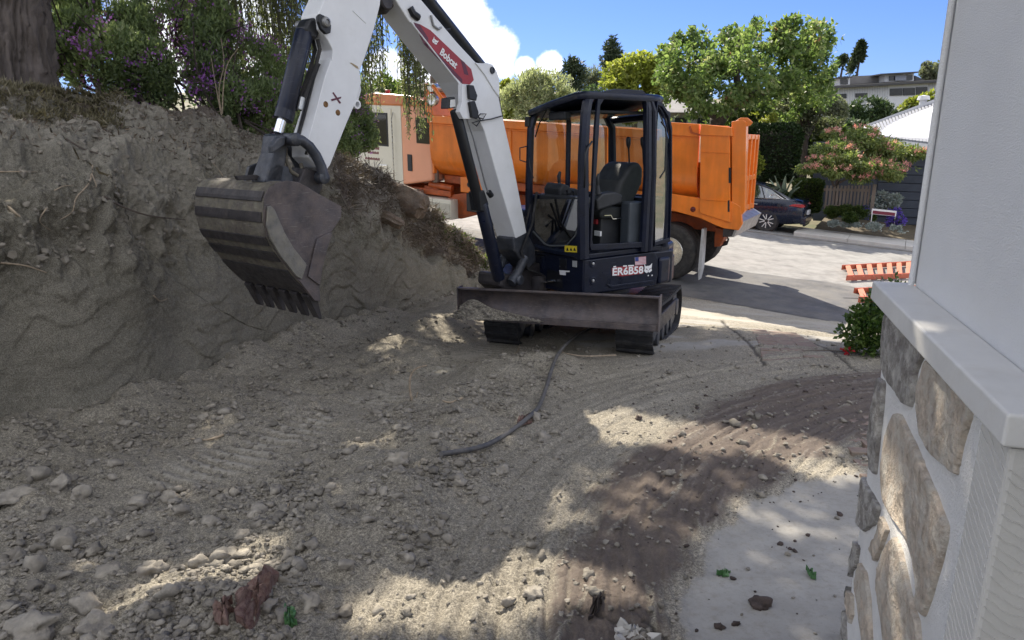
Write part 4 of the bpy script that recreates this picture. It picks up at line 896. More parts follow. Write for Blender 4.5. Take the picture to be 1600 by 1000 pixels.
O = BP(686, 84, .0048); X = BP(711, 107.5, .0048) - O; Yv = BP(690.5, 74.5, .0048) - O
text_verts('Bobcat', O, X, Yv, width=np.linalg.norm(X), bold=.035).build('boom_lettering', decal_w, boom)
cathead(lambda u, v, d: BP(672.5 + 7.5 * u + 5.0 * v, 66.5 + 7.0 * u - 9.5 * v, .0045 + .0012 * d), decal_w, boom)
# stick cylinder above the boom
sc_ = bcyl('stick_cylinder', (768, 108), (640, -55), .055, black, -.10, exc)
bcyl('cylinder_gland', (684, 1), (676, -9), .064, black, -.10, sc_)
rail('hydraulic_line', [(654, -2), (664, 12), (671, 26), (676, 34), (690, 48), (706, 45)], .010, black, -.02, boom)
rail('steel_line', [(672, 24), (676, 40), (684, 46), (688, 43)], .009, mat('zinc_line', (.35, .36, .37), .4, metal=.5), .01, boom)
for off in (-.16, -.19, -.22): rail('hydraulic_hose', [(768, 112 + off * 40), (772, 140), (783, 180), (794, 235), (806, 290), (820, 345), (824, 380)], .012, rubber, off, boom)
rail('hydraulic_hose', [(783, 150), (790, 200), (802, 260), (816, 320), (826, 365), (836, 410)], .010, rubber, -.03, boom)
mb = MB(); mb.tube([BP(640, 12, .0), BP(644, 22, .01), BP(652, 28, .01)], .03, 8); mb.build('valve_block', black, boom)
# boom tip hardware between the plates
MB().lathe([(.055, -.30), (.06, -.27), (.06, .01), (.05, .02)], BP(606, 2, -.02), BN3, 20).build('boom_tip_pin', steel_d, boom, smooth=40)
bprism('tip_casting', [(586, -40), (600, 14), (612, 22), (624, 10), (628, -20)], .14, steel_d, -.05, boom, .02)
# work lamp and boom cylinder on the underside
bprism('lamp_bracket', [(716, 131), (722, 135), (728, 160), (732, 178), (730, 186), (718, 186), (712, 175), (716, 160)], .05, white, .045, boom, .004)
bprism('cable_clamp', [(722, 133), (730, 134), (736, 150), (734, 158), (724, 155)], .03, black, .075, boom, .004)
bprism('cable_clamp', [(724, 160), (732, 158), (738, 176), (736, 186), (728, 184)], .03, black, .075, boom, .004)
bprism('work_lamp', [(704, 153), (714, 151), (715, 168), (703, 170)], .09, plastic, -.02, boom, .008); bprism('lamp_lens', [(705.5, 156), (713, 155), (713.5, 166.5), (705, 168)], .004, mat('lamp_glass', (.6, .6, .58), .15), -.012, boom, .002)
bc = bcyl('boom_cylinder', (718, 172), (757, 326), .050, black, -.05, exc)
bprism('cylinder_head', [(748, 300), (757, 297), (764, 318), (762, 333), (752, 330)], .13, black, .0, bc, .01)
bcyl('cylinder_port', (761, 300), (765, 306), .028, black, .02, bc, 12)
rail('hydraulic_pipe', [(722, 168), (738, 215), (758, 292), (762, 303)], .009, mat('pipe_grey', (.3, .31, .33), .35, metal=.6), .012, bc)
bcyl('boom_cylinder_guard', (758, 318), (786, 437), .062, navy, -.05, exc)
rail('lamp_cable', [(735, 160), (742, 176), (748, 188), (742, 197), (735, 192), (745, 189), (765, 186), (779, 182), (783, 181)], .006, black, .02, boom)
rail('lamp_cable', [(738, 181), (752, 186), (757, 178), (748, 178), (741, 186)], .005, black, .02, boom)
# swing bracket and foot
bprism('boom_foot', [(802, 372), (824, 362), (836, 386), (838, 408), (826, 420), (812, 404), (804, 392)], .22, castiron, .0, exc, .015)
mb = MB(); mb.tube([BP(820, 402, .0), BP(810, 424, .0), BP(798, 442, .0)], [.05, .045, .05], 10); mb.tube([BP(820, 402, -.24), BP(808, 424, -.24), BP(796, 442, -.24)], [.05, .045, .05], 10); mb.build('swing_bracket', castiron, exc, smooth=60)
bprism('swing_casting', [(788, 428), (806, 430), (828, 418), (850, 410), (856, 452), (820, 461), (800, 460), (786, 448)], .30, steel_d, -.04, exc, .03)
MB().lathe([(.05, -.34), (.055, -.3), (.055, .03), (.04, .045), (.0, .045)], BP(807, 437, .02), BN3, 20).build('pin', castiron, exc, smooth=40)
MB().lathe([(.11, -.32), (.12, -.28), (.12, .0), (.10, .02)], BP(845, 432, -.05), (0, 0, 1), 20).build('swing_pivot', steel_d, exc, smooth=40)
for k, off in enumerate((.02, -.06, -.14, -.2)): rail('foot_hose', [(836, 300 + 20 * k), (829, 350), (812 + 6 * k, 392), (822 + 4 * k, 420), (848, 430 - 5 * k)], .013, rubber, off, exc)

# stick (dipper arm)
stick = bprism('stick', [(497, 22), (512, -12), (548, -66), (600, -66), (594, 8), (585, 44), (571, 88), (562, 112), (565, 128), (556, 160), (543, 190), (530, 222), (516, 258), (509, 268), (497, 262), (482, 246), (480, 222), (495, 176), (509, 122), (519, 96), (520, 78), (512, 62), (499, 46)], .19, white, 0, exc, .006)
bprism('stick_back_plate', [(517.5, 92), (521, 100), (512, 126), (497, 178), (483, 226), (479.5, 226), (493, 176), (507, 122)], .17, white, .001, stick, .004)
rail('edge_hose', [(520, 94), (515, 122), (502, 172), (489, 220), (482, 242)], .016, rubber, -.02, stick); rail('edge_hose', [(514, 98), (508, 122), (494, 172), (481, 222)], .020, black, -.12, stick)
for (x, y, s) in ((509, 163, 1.0), (528, 176, 1.0)):
    MB().lathe([(.022, 0), (.018, .004), (.010, .005), (.0, .002)], BP(x, y, .0), BN3, 12).build('rust_patch', mat('rust', (.16, .085, .035), .9, var=.5, vs=40), stick)
bprism('lift_eye', [(562, 120), (565, 118), (572, 124), (575, 140), (570, 158), (552, 170), (556, 155)], .05, white, -.07, stick, .008)
MB().lathe([(.028, -.07), (.033, -.06), (.033, .0), (.020, .002), (.019, -.05)], BP(558.5, 163, -.03) + BN3 * .03, BN3, 20).build('lift_ring', white, stick, smooth=40)
MB().lathe([(.030, -.09), (.034, -.08), (.034, .0), (.022, .002), (.021, -.07)], BP(546, 183, -.04) + BN3 * .0, BN3, 20).build('stop_ring', castiron, stick, smooth=40)
bprism('x_mark', [(519, 145), (521, 144), (533, 161), (530, 162)], .001, decal_dr, .002, stick, 0); bprism('x_mark', [(517, 155), (533, 151), (532, 154), (518, 158)], .001, decal_dr, .003, stick, 0)
bprism('weld_seam', [(550.5, 17), (552, 16), (573, 35), (571.5, 36.5)], .004, white, .004, stick, 0)
bprism('bare_streak', [(546, 98), (549, 98), (559, 104), (560, 108), (556, 106)], .001, mat('bare_tan', (.35, .27, .17), .8), .0025, stick, 0)
bprism('pin_boss', [(493, 26), (497, 22), (507, 27), (514, 40), (513, 52), (506, 54), (498, 46), (494, 34)], .03, black, .028, stick, .006)
MB().lathe([(.035, -.3), (.037, .0), (.030, .014), (.018, .018), (.018, .010), (.0, .010)], BP(505, 35, .03), BN3, 20).build('pin', mat('grey_pin', (.22, .22, .22), .4, metal=.5), stick, smooth=40)
for off in (-.05, -.10): rail('hydraulic_hose', [(503, 60), (507, 76), (501, 100), (489, 135), (478, 165), (476, 172)], .014, rubber, off, stick)
bcyl('hose_fitting', (478, 152), (474, 171), .020, mat('zinc_fitting', (.45, .46, .46), .35, metal=.8), -.04, stick, 12)
cyl = bcyl('bucket_cylinder', (489, 48), (456, 183), .062, navy, -.09, exc, 22)
bcyl('cylinder_gland', (459, 172), (455, 187), .066, navy, -.09, cyl)
bcyl('cylinder_rod', (455, 180), (447, 208), .032, chrome, -.09, cyl)
bprism('cylinder_clevis', [(488, 28), (500, 26), (508, 44), (500, 62), (486, 58), (480, 44)], .12, black, -.03, cyl, .02)
# bucket linkage
mb = MB(); Lk = [BP(x, y, .035) for x, y in ((455, 218), (466, 219), (478, 228), (489, 243), (497, 260), (501, 279))]; mb.tube(Lk, [.035, .036, .036, .036, .036, .042], 10); mb.build('tipping_link', castiron, exc, smooth=60)
mb = MB(); mb.tube([p - BN3 * .25 for p in Lk], [.035, .036, .036, .036, .036, .042], 10); mb.build('tipping_link', castiron, exc, smooth=60)
for p_ in ((456, 218), (500, 277)): MB().lathe([(.04, -.33), (.045, .0), (.03, .012), (.0, .012)], BP(p_[0], p_[1], .055), BN3, 18).build('pin', castiron, exc, smooth=40)
bprism('guide_link', [(440, 212), (452, 208), (459, 222), (456, 250), (450, 285), (420, 286), (428, 262), (436, 240)], .16, castiron, -.06, exc, .015)
bprism('side_pin_lug', [(424, 228), (436, 214), (448, 212), (446, 226), (436, 234), (426, 240)], .05, castiron, .0, exc, .01)
mb = MB(); mb.tube([BP(*p) for p in ((460, 232, -.1), (458, 250, -.08), (463, 268, -.06), (474, 276, -.05), (480, 268, -.05), (478, 255, -.06))], .014, 8); mb.build('loop_hose', mudsteel, exc, smooth=60)
# bucket
BW = .83; bof = .06
backc = [(436, 283), (428, 284), (415, 288), (408, 296), (403.5, 310), (402, 325), (402.5, 345), (407, 366), (415, 383), (427, 400), (441, 419), (456, 437), (472, 453), (489, 468)]
bucket = MB(); nb = len(backc)
inner = [(x + 3.5, y + 1.5) for x, y in backc]; inner[0] = (438, 286)
for (x, y) in backc: bucket.v.append(tuple(BP(x, y, bof)))
for (x, y) in backc: bucket.v.append(tuple(BP(x, y, bof) - BN3 * BW))
for (x, y) in inner: bucket.v.append(tuple(BP(x, y, bof)))
for (x, y) in inner: bucket.v.append(tuple(BP(x, y, bof) - BN3 * BW))
for i in range(nb - 1):
    bucket.f += [[i, i + 1, nb + i + 1, nb + i], [2 * nb + i, 3 * nb + i, 3 * nb + i + 1, 2 * nb + i + 1], [i, 2 * nb + i, 2 * nb + i + 1, i + 1], [nb + i, nb + i + 1, 3 * nb + i + 1, 3 * nb + i]]
bucket.f += [[0, nb, 3 * nb, 2 * nb], [nb - 1, 2 * nb - 1, 4 * nb - 1, 3 * nb - 1][::-1]]
bucket = bucket.build('bucket', mudsteel, exc, smooth=50)
sidep = [(404, 306), (410, 294), (424, 285), (440, 281.5), (456, 284), (470, 291), (486, 301), (524, 322), (524, 338), (515, 352), (508, 362), (498, 391), (492, 415), (489, 440), (492, 468), (474, 453), (456, 436), (427, 400), (408, 366), (402.5, 340)]
for off in (bof + .008, bof - BW + .008): bprism('side_plate', sidep, .016, steel, off, bucket, .003)
bprism('side_wear_plate', [(407, 322), (411, 320), (417, 326), (425, 344), (433, 362), (447, 386), (465, 408), (467, 412), (460, 434), (452, 430), (428, 400), (411, 372), (405, 350)], .018, mat('pale_wear_steel', (.15, .145, .135), .5, metal=.3, var=.4, vs=9, dust=.5, dustcol=(.24, .22, .17), bump=.4, bs=80), bof + .028, bucket, .003)
bprism('lip_gusset', [(484, 372), (500, 364), (508, 362), (500, 388), (493, 414), (489, 444), (470, 430), (476, 405)], .014, steel, bof + .024, bucket, .003)
bprism('lip_end', [(458, 437), (462, 432), (478, 452), (490, 462), (491, 469), (482, 468)], .030, steel, bof + .014, bucket, .004)
# wear strips across the back
for (a, b) in ((3.2, 4.3), (5.3, 6.1), (7.2, 8.0), (8.6, 9.4), (10.1, 12.2)):
    def cp(t): i = int(t); f = t - i; return (backc[i][0] * (1 - f) + backc[min(i + 1, nb - 1)][0] * f, backc[i][1] * (1 - f) + backc[min(i + 1, nb - 1)][1] * f)
    ts = np.linspace(a, b, 4); P_ = [cp(t) for t in ts]; n_ = np.array([P_[-1][1] - P_[0][1], -(P_[-1][0] - P_[0][0])], float); n_ /= -np.linalg.norm(n_)
    mb = MB()
    for off in (bof - .012, bof - BW + .012):
        for (x, y) in P_: mb.v.append(tuple(BP(x, y, off)))
        for (x, y) in P_[::-1]: mb.v.append(tuple(BP(x + n_[0] * 2.4, y + n_[1] * 2.4, off)))
    k = 8; mb.f = [list(range(k)), list(range(k, 2 * k))[::-1]] + [[i, (i + 1) % k, k + (i + 1) % k, k + i] for i in range(k)]
    mb.build('wear_strip', steel_d, bucket, bevel=.002)
for i in range(6):
    o0 = bof - .005 - i * (BW - .115) / 5
    mb = MB(); tp = [(478, 457), (489, 466), (497, 494), (496, 497), (492, 496), (474, 462)]
    A_ = [BP(x, y, o0) for x, y in tp]; B_ = [BP(x, y, o0 - .085) for x, y in tp]
    for j in (2, 3, 4): m_ = (A_[j] + B_[j]) / 2; A_[j] = m_ + (A_[j] - m_) * .8; B_[j] = m_ + (B_[j] - m_) * .8
    mb.v = [tuple(p) for p in A_ + B_]; mb.f = [list(range(6)), list(range(6, 12))[::-1]] + [[j, (j + 1) % 6, 6 + (j + 1) % 6, 6 + j] for j in range(6)]
    mb.build('tooth', steel_d, bucket, bevel=.004)
bprism('bucket_ear', [(424, 286), (430, 262), (444, 256), (462, 262), (470, 291), (455, 300)], .03, castiron, -.06, bucket, .006)
bprism('bucket_ear', [(424, 286), (430, 262), (444, 256), (462, 262), (470, 291), (455, 300)], .03, castiron, -.30, bucket, .006)
bprism('arm_ear', [(478, 262), (500, 268), (508, 276), (505, 296), (498, 310), (480, 300), (466, 290)], .22, steel_d, -.01, bucket, .01)
bprism('coupler_bracket', [(388, 276), (420, 274), (430, 278), (430, 286), (420, 282), (392, 283)], .03, steel_d, -.14, bucket, .004)

# soil heap riding on the blade
def heap():
    nu, nv = 70, 34; u = np.linspace(-.10, .92, nu); v = np.linspace(0, 1, nv); Ug, Vg = np.meshgrid(u, v, indexing='ij')
    hh = .15 * np.exp(-((Ug - .14) / .18) ** 2) + .06 * np.exp(-((Ug - .45) / .28) ** 2) + .01; hh = hh * sst(Ug, -.10, .02) * sst(Ug, .92, .75) + .004
    f = .045 + (1 - Vg) * (.03 + hh * .6); z = .055 + Vg ** .9 * hh
    P_ = bl0 + BD * Ug[..., None] + BFv * f[..., None]; P_[..., 2] = -.268 + .03 * Ug + z
    P_ = P_ + BFv * (.03 * fbm(Ug, Vg * .3, o=4, s=9))[..., None] * (np.sin(Vg * math.pi) ** .5)[..., None]
    a = P_.reshape(-1, 3); B_ = P_[:, 0].copy(); 
    me = np_mesh(a, grid_faces(nu, nv), True)
    for nm in ('dark', 'conc', 'crack', 'pale'): set_attr(me, nm, np.zeros(len(a)))
    o = link_mesh('dirt_heap', me, soil, origin=(-.40, 6.95, -.3)); tag(o, 'small heap of loose soil spilling over the left end of the blade', 'dirt heap')
    i = r_.integers(3, nu - 4, 420); j = r_.integers(1, nv - 2, 420); s = np.minimum(.006 * (1 - r_.random(420)) ** -.5, .022)
    tag(link_mesh('crumbs', rock_cloud(P_[i, j] + BFv * .004, s, 1, seed=31), stonem, o), None, kind='stuff')
heap()

# ------------------------------------------------------------------ dump truck
TU = np.array([-U[0], -U[1], .067]); TN3 = np.array([NN[0], NN[1], 0.0]); TO = np.array([P0[0], P0[1], -1.03])
TR = lambda x, d, z: TO + TU * x + TN3 * d + np.array([0, 0, z])          # x forward from the rear axle, d away from the viewer, z up
NT = np.array([NN[0], NN[1], 0.0])
def TP(px, py, d=0.0): return on_plane(px, py, TO + TN3 * d, NT)
truck = empty('dump_truck', TO + TN3 * 1.2 + TU * 2.5, 'orange dump truck with cream cab door parked along the street', 'truck')
def tprism(name, poly, d0, d1, m, parent=None, bevel=.012, smooth=None, px=True):
    mb = MB(); P_ = [TP(x, y, d0) for x, y in poly] if px else [TR(x, d0, z) for x, z in poly]
    mb.prism(P_, TN3 * (d1 - d0)); return mb.build(name, m, parent or truck, bevel=bevel, smooth=smooth)
def tbox(name, x0, x1, d0, d1, z0, z1, m, parent=None, bevel=.012): return MB(TR).box(x0, x1, d0, d1, z0, z1).build(name, m, parent or truck, bevel=bevel)
tyre = mat('tyre_rubber', (.022, .021, .021), .8, var=.3, dust=.4, dustcol=(.09, .08, .07), bump=.2, bs=60)
alloy = mat('polished_alloy', (.55, .54, .50), .28, metal=.8, var=.1, dust=.2, dustcol=(.25, .22, .18))
def wheel(name, c, ax, r, wd, rim_r, parent, n=40, holes=10, rimm=None):
    """tyre with tread shoulders, dished rim, hub and hand holes; c = centre of the outer face"""
    h = wd; mb = MB(); mb.lathe([(rim_r, -.012), (rim_r + .02, .0), (r * .86, .012), (r * .955, -.006), (r, -.04), (r, -h + .04), (r * .95, -h), (rim_r, -h)], c, ax, n)
    o = mb.build('wheel', tyre, parent, smooth=40)
    tv = MB()
    for k in range(3): tv.lathe([(r + .001, -.07 - k * h * .27), (r + .006, -.075 - k * h * .27), (r + .006, -.09 - k * h * .27 - .03), (r + .001, -.10 - k * h * .27 - .03)], c, ax, n)
    tv.build('tread', tyre, o, smooth=40)
    R_ = MB().lathe([(rim_r, -.004), (rim_r * .97, .006), (rim_r * .93, -.02), (rim_r * .86, -.075), (rim_r * .50, -.085), (rim_r * .44, -.03), (rim_r * .30, -.02), (rim_r * .24, .02), (0, .03)], c, ax, n).build('rim', rimm or alloy, o, smooth=35)
    c_ = np.asarray(c, float); ax_ = np.asarray(ax, float); a = np.cross(ax_, (0, 0, 1)); a /= np.linalg.norm(a); e = np.cross(ax_, a)
    for k in range(holes):
        t = 2 * math.pi * k / holes; q = c_ + (a * math.cos(t) + e * math.sin(t)) * rim_r * .68 - ax_ * .078
        MB().lathe([(rim_r * .12, 0), (rim_r * .10, .004)], q, ax_, 10).build('hand_hole', black, R_)
    nb_ = MB()
    for k in range(10):
        t = 2 * math.pi * (k + .5) / 10; q = c_ + (a * math.cos(t) + e * math.sin(t)) * rim_r * .38 - ax_ * .03; nb_.lathe([(.017, 0), (.015, .03), (0, .034)], q, ax_, 6)
    tag(nb_.build('wheel_nuts', alloy, R_), None)
    return o
for x in (0.0, 1.38): wheel('wheel', TR(x, .05, .53), -TN3, .53, .56, .29, truck)
wheel('wheel', TR(3.55, .10, .50), -TN3, .48, .30, .29, truck); wheel('wheel', TR(8.0, .10, .52), -TN3, .52, .32, .29, truck)
for x in (0.0, 1.38, 3.55, 8.0): wheel('wheel', TR(x, 2.35, .53), TN3, .53, .45, .29, truck, n=24, holes=0)
for x in (0., 1.38, 3.55, 8.0): MB(TR).tube([(x, .4, .52), (x, 2.1, .52)], .09, 12).build('axle', steel_d, truck)
for d in (.85, 1.55): tbox('frame_rail', -1.0, 8.9, d - .05, d + .05, .92, 1.18, orange_d)
for x in (-.9, 1.9, 3.0, 4.6): tbox('cross_member', x, x + .12, .9, 1.5, .95, 1.12, orange_d)
# dump body: half-round tub
sec = [(.05, 2.70), (.05, 2.02), (.09, 1.82), (.19, 1.64), (.34, 1.52), (.52, 1.46), (1.2, 1.42), (1.88, 1.46), (2.06, 1.52), (2.21, 1.64), (2.31, 1.82), (2.35, 2.02), (2.35, 2.70)]
inn = [(.10, 2.70), (.10, 2.04), (.14, 1.86), (.23, 1.70), (.37, 1.58), (.53, 1.52), (1.2, 1.48), (1.87, 1.52), (2.03, 1.58), (2.17, 1.70), (2.26, 1.86), (2.30, 2.04), (2.30, 2.70)]
mb = MB(TR); xs = [-.46, 1, 2.6, 4.2, 5.34]; k = len(sec)
for x in xs:
    for d, z in sec: mb.v.append(tuple(TR(x, d, z)))
for x in xs:
    for d, z in inn: mb.v.append(tuple(TR(x, d, z)))
o_ = len(xs) * k
for i in range(len(xs) - 1):
    for j in range(k - 1): mb.f += [[i * k + j, (i + 1) * k + j, (i + 1) * k + j + 1, i * k + j + 1], [o_ + i * k + j, o_ + i * k + j + 1, o_ + (i + 1) * k + j + 1, o_ + (i + 1) * k + j]]
for i in range(len(xs) - 1):
    for j in (0, k - 1): mb.f.append([i * k + j, (i + 1) * k + j, o_ + (i + 1) * k + j, o_ + i * k + j])
for i in (0, len(xs) - 1):
    for j in range(k - 1): mb.f.append([i * k + j, i * k + j + 1, o_ + i * k + j + 1, o_ + i * k + j])
tub = mb.build('dump_body', orange, truck, smooth=45)
mb = MB(TR); mb.prism([(5.34, d, z) for d, z in sec], (.05, 0, 0)); mb.build('headboard', orange, tub, bevel=.01)
for d0, d1 in ((.0, .13), (2.27, 2.40)): tbox('top_rail', .1, 5.40, d0, d1, 2.57, 2.73, orange, tub)
tbox('upper_rail', -.46, .12, .0, .12, 2.66, 2.88, orange, tub); tbox('upper_rail', -.46, .12, 2.28, 2.40, 2.66, 2.88, orange, tub)
mb = MB(TR); mb.tube([(.1, -.012, 2.55), (5.3, -.012, 2.55)], .010, 6); mb.build('weld_bead', orange, tub)
for x in (1.75, 3.35): tbox('side_stiffener', x, x + .07, .022, .055, 1.95, 2.57, orange, tub, .01)
# sloping lower skirt of the body
mb = MB(TR); mb.prism([(-.5, .06, 1.60), (2.4, .06, 1.60), (2.4, .0, 1.52), (2.4, .0, 1.36), (-.5, .0, 1.30)], (0, .10, 0)); mb.build('body_skirt', orange, tub, bevel=.01)
# headboard brackets, hoist and cab guard
mb = MB(TR); mb.prism([(5.30, .1, 2.72), (5.40, .1, 3.25), (5.55, .1, 3.40), (5.55, .1, 2.72)], (0, 2.2, 0)); mb.build('cab_guard', orange, tub, bevel=.02)
for d in (.35, .75): MB(TR).tube([(5.1, d, 3.30), (4.5, d, 2.78)], .035, 8).build('guard_brace', orange, tub, smooth=40)
MB(TR).tube([(5.25, .02, 3.34), (4.55, .0, 2.60)], .04, 8).build('tarp_arm', orange, tub, smooth=40)
MB(TR).tube([(4.0, .02, 3.22), (3.55, .02, 2.72)], .025, 8).build('tarp_arm', orange_d, tub, smooth=40)
MB(TR).tube([(5.30, .03, 3.30), (5.30, 2.3, 3.30)], .09, 14).build('tarp_roller', alloy, tub, smooth=40)
# rear corner: pillar, boards, hinge plates, tailgate
tprism('corner_box', [(1094.5, 207), (1140, 206), (1141, 348), (1093, 333)], -.06, .22, orange, tub)
tprism('box_cap', [(1095.5, 194), (1143, 199), (1144.5, 213), (1093, 211)], -.09, .24, orange, tub)
tprism('box_band', [(1095, 236), (1141, 238), (1141, 240), (1095, 238)], -.072, -.06, orange, tub, .004); tprism('box_band', [(1095, 310), (1137, 313), (1137, 315), (1095, 312)], -.072, -.06, orange, tub, .004)
tprism('rear_post', [(1143, 190), (1160, 187), (1166, 190), (1164, 330), (1150, 345), (1143, 340)], -.02, .16, orange, tub)
tprism('rear_post', [(1143, 190), (1160, 187), (1166, 190), (1164, 330), (1150, 345), (1143, 340)], 2.02, 2.10, orange, tub)
tprism('tail_skirt', [(1044, 302), (1094, 310), (1144, 315), (1157, 322), (1160, 350), (1154, 360), (1131, 357), (1118, 352), (1094, 341), (1050, 329)], -.025, .06, orange, tub)
tprism('hinge_plate', [(1148, 190), (1156, 184), (1168, 184), (1176, 191), (1172, 196), (1160, 200), (1148, 200)], .0, .06, orange, tub)
tprism('latch_rod', [(1079, 196), (1082, 206), (1094, 210), (1093, 212), (1079, 208), (1076, 198)], -.03, -.012, orange_d, tub, .003)
mb = MB(TR); mb.prism([(-1.04, .12, 1.30), (-1.04, 2.02, 1.30), (-1.04, 2.02, 2.75), (-1.04, .12, 2.75)], (-.04, 0, 0)); tg = mb.build('tailgate', orange, tub, bevel=.01)
for d in (.18, .55, .90, 1.25, 1.60, 1.93): tbox('rib', -1.14, -1.08, d, d + .09, 1.32, 2.75, orange, tg, .008)
for z in (2.66, 1.9, 1.34): tbox('rib', -1.13, -1.08, .12, 2.02, z, z + .09, orange, tg, .008)
mb = MB(TR); mb.prism([(-1.0, .03, 1.34), (-1.26, .03, 1.22), (-1.20, .03, .98), (-1.0, .03, .95)], (0, 2.0, 0)); mb.build('tail_apron', steel_d, tub, bevel=.01)
mb = MB(TR); mb.prism([(-1.02, -.005, 1.36), (-1.29, -.005, 1.24), (-1.20, -.005, .98), (-1.17, -.005, 1.0), (-1.24, -.005, 1.22), (-1.02, -.005, 1.33)], (0, 2.06, 0)); mb.build('apron_edge', mat('bare_steel', (.3, .3, .3), .4, metal=.6, var=.3), tub)
for x, y in ((1083, 327), (1129, 330)): MB().lathe([(.045, 0), (.048, .012), (.03, .02), (0, .022)], TP(x, y, -.028), -TN3, 16).build('marker_lamp', lamp_red, tub, smooth=50)
tprism('slot', [(1138.5, 262), (1142, 262), (1142, 286), (1138.5, 286)], -.064, -.055, black, tub, 0); tprism('slot', [(1137, 313), (1140, 313), (1140, 331), (1137, 331)], -.064, -.055, black, tub, 0)
mb = MB(TR); mb.box(-1.04, 5.30, .45, 1.95, 1.30, 1.47); mb.build('subframe', orange_d, tub, bevel=.01)
load = MB(TR); nx = 26; ny = 12
for i in range(nx):
    for j in range(ny):
        x = -.9 + i / (nx - 1) * 6.1; d = .14 + j / (ny - 1) * 2.1; load.v.append(tuple(TR(x, d, 2.25 + .42 * math.sin(j / (ny - 1) * math.pi) + .12 * float(fbm(x, d, o=3, s=1.5)))))
load.f = [list(f) for f in grid_faces(nx, ny)]; o = load.build('soil_load', mat('load_soil', (.20, .15, .10), .95, var=.3, vs=12, bump=.8, bs=60), truck, smooth=80)
# mud flap, tow hook, tanks, boxes, steps
mb = MB(TR); mb.prism([(-.62, .02, 1.05), (-.60, .02, .30), (-.62, .02, .10), (-.66, .02, .32), (-.66, .02, 1.05)], (-.0, .22, 0)); mb.build('mud_flap', mat('white_rubber', (.42, .42, .42), .6, dust=.3, dustcol=(.2, .2, .18)), truck)
tprism('hitch', [(1118, 355), (1130, 358), (1131, 372), (1125, 385), (1116, 386), (1116, 370)], .7, 1.1, orange_d); tprism('tow_hook', [(1124, 372), (1129, 371), (1130, 378), (1136, 376), (1136, 370), (1139, 374), (1136, 383), (1126, 386)], .9, .96, steel_d, None, .01)
tbox('tool_box', 4.85, 5.72, .02, .50, .55, .98, cream); tbox('tool_box_lid', 4.87, 5.70, .005, .02, .58, .90, mat('checker_plate', (.55, .54, .47), .4, metal=.2, bump=.5, bs=200))
tbox('hoist_housing', 4.02, 4.62, .06, .7, 1.18, 1.50, orange, tub); MB().lathe([(.06, 0), (.06, .012), (.035, .014), (.03, .004), (0, .004)], TR(4.38, .055, 1.36), -TN3, 18).build('grease_port', black, tub, smooth=50)
tbox('battery_box', 4.0, 4.5, .10, .6, .78, 1.17, plastic); tbox('spring_hanger', 3.78, 3.96, .35, .75, .72, 1.2, orange_d)
tprism('pusher_bracket', [(700, 305), (742, 300), (752, 312), (748, 335), (720, 342), (702, 338)], .30, .45, orange_d)
tbox('running_board', 5.0, 6.35, .25, .40, 1.02, 1.14, orange_d); MB(TR).tube([(5.0, .32, 1.20), (5.6, .32, 1.24)], .07, 12).build('air_tank', orange_d, truck, smooth=40)
MB(TR).tube([(5.75, .15, .82), (7.1, .15, .82)], .30, 24).build('fuel_tank', alloy, truck, smooth=40)
# cab
cabo = tprism('cab', [(5.40, 1.34), (6.4, 1.14), (7.75, 1.05), (7.78, 1.75), (7.70, 1.95), (7.35, 2.86), (7.1, 2.96), (5.50, 2.98), (5.40, 2.90)], .14, 2.26, None or mat('faded_cab_paint', (.78, .36, .22), .35, var=.10, vs=.9, coat=.3), None, .04, px=False)
tprism('cab_cream_panel', [(6.20, 1.16), (6.4, 1.12), (7.74, 1.06), (7.77, 1.75), (7.69, 1.95), (7.36, 2.82), (7.1, 2.88), (6.20, 2.90)], .128, .20, cream, cabo, .006, px=False)
tprism('cab_roof', [(5.48, 2.90), (7.45, 2.86), (7.35, 3.05), (6.9, 3.14), (5.9, 3.12), (5.5, 3.02)], .10, 2.30, mat('roof_paint', (.62, .20, .06), .35, var=.15, vs=2, coat=.3), cabo, .04, px=False)
door = tprism('door', [(6.46, 1.26), (7.52, 1.22), (7.52, 1.95), (7.30, 2.78), (6.46, 2.82)], .112, .15, cream, cabo, .012, px=False)
tprism('door_window', [(6.60, 2.03), (7.36, 2.03), (7.18, 2.66), (6.60, 2.68)], .104, .112, glassmat('cab_window', (.10, .14, .13), .04, .03), door, .0, px=False)
tprism('window_seal', [(6.56, 1.99), (7.42, 1.99), (7.22, 2.71), (6.56, 2.72)], .106, .1125, black, door, .004, px=False)
tprism('door_handle', [(6.62, 1.50), (6.86, 1.48), (6.86, 1.57), (6.62, 1.58)], .085, .112, chrome, door, .01, px=False)
for x, z, wl in ((6.84, 1.90, .34), (6.86, 1.80, .34), (6.84, 1.66, .44)):
    for k in range(int(wl / .036)): tprism('door_mark', [(x + k * .036, z), (x + k * .036 + .026, z), (x + k * .036 + .026, z + .055 - .02 * (k % 2)), (x + k * .036, z + .055)], .108, .112, decal_m, door, 0, px=False)
tprism('side_window', [(5.44, 2.12), (5.80, 2.12), (5.80, 2.66), (5.44, 2.68)], .125, .16, glassmat('cab_window'), cabo, .01, px=False)
tprism('side_vent', [(5.94, 1.50), (6.06, 1.50), (6.06, 1.86), (5.94, 1.86)], .118, .15, plastic, cabo, .008, px=False)
MB(TR).tube([(6.40, .06, 1.25), (6.40, .05, 2.6), (6.40, .1, 2.74)], .012, 6).build('grab_rail', alloy, cabo, smooth=50)
tbox('roof_lamp', 6.6, 6.68, .2, .3, 3.13, 3.22, decal_r, cabo); tbox('roof_lamp', 5.9, 6.0, 1.1, 1.25, 3.12, 3.2, decal_r, cabo)
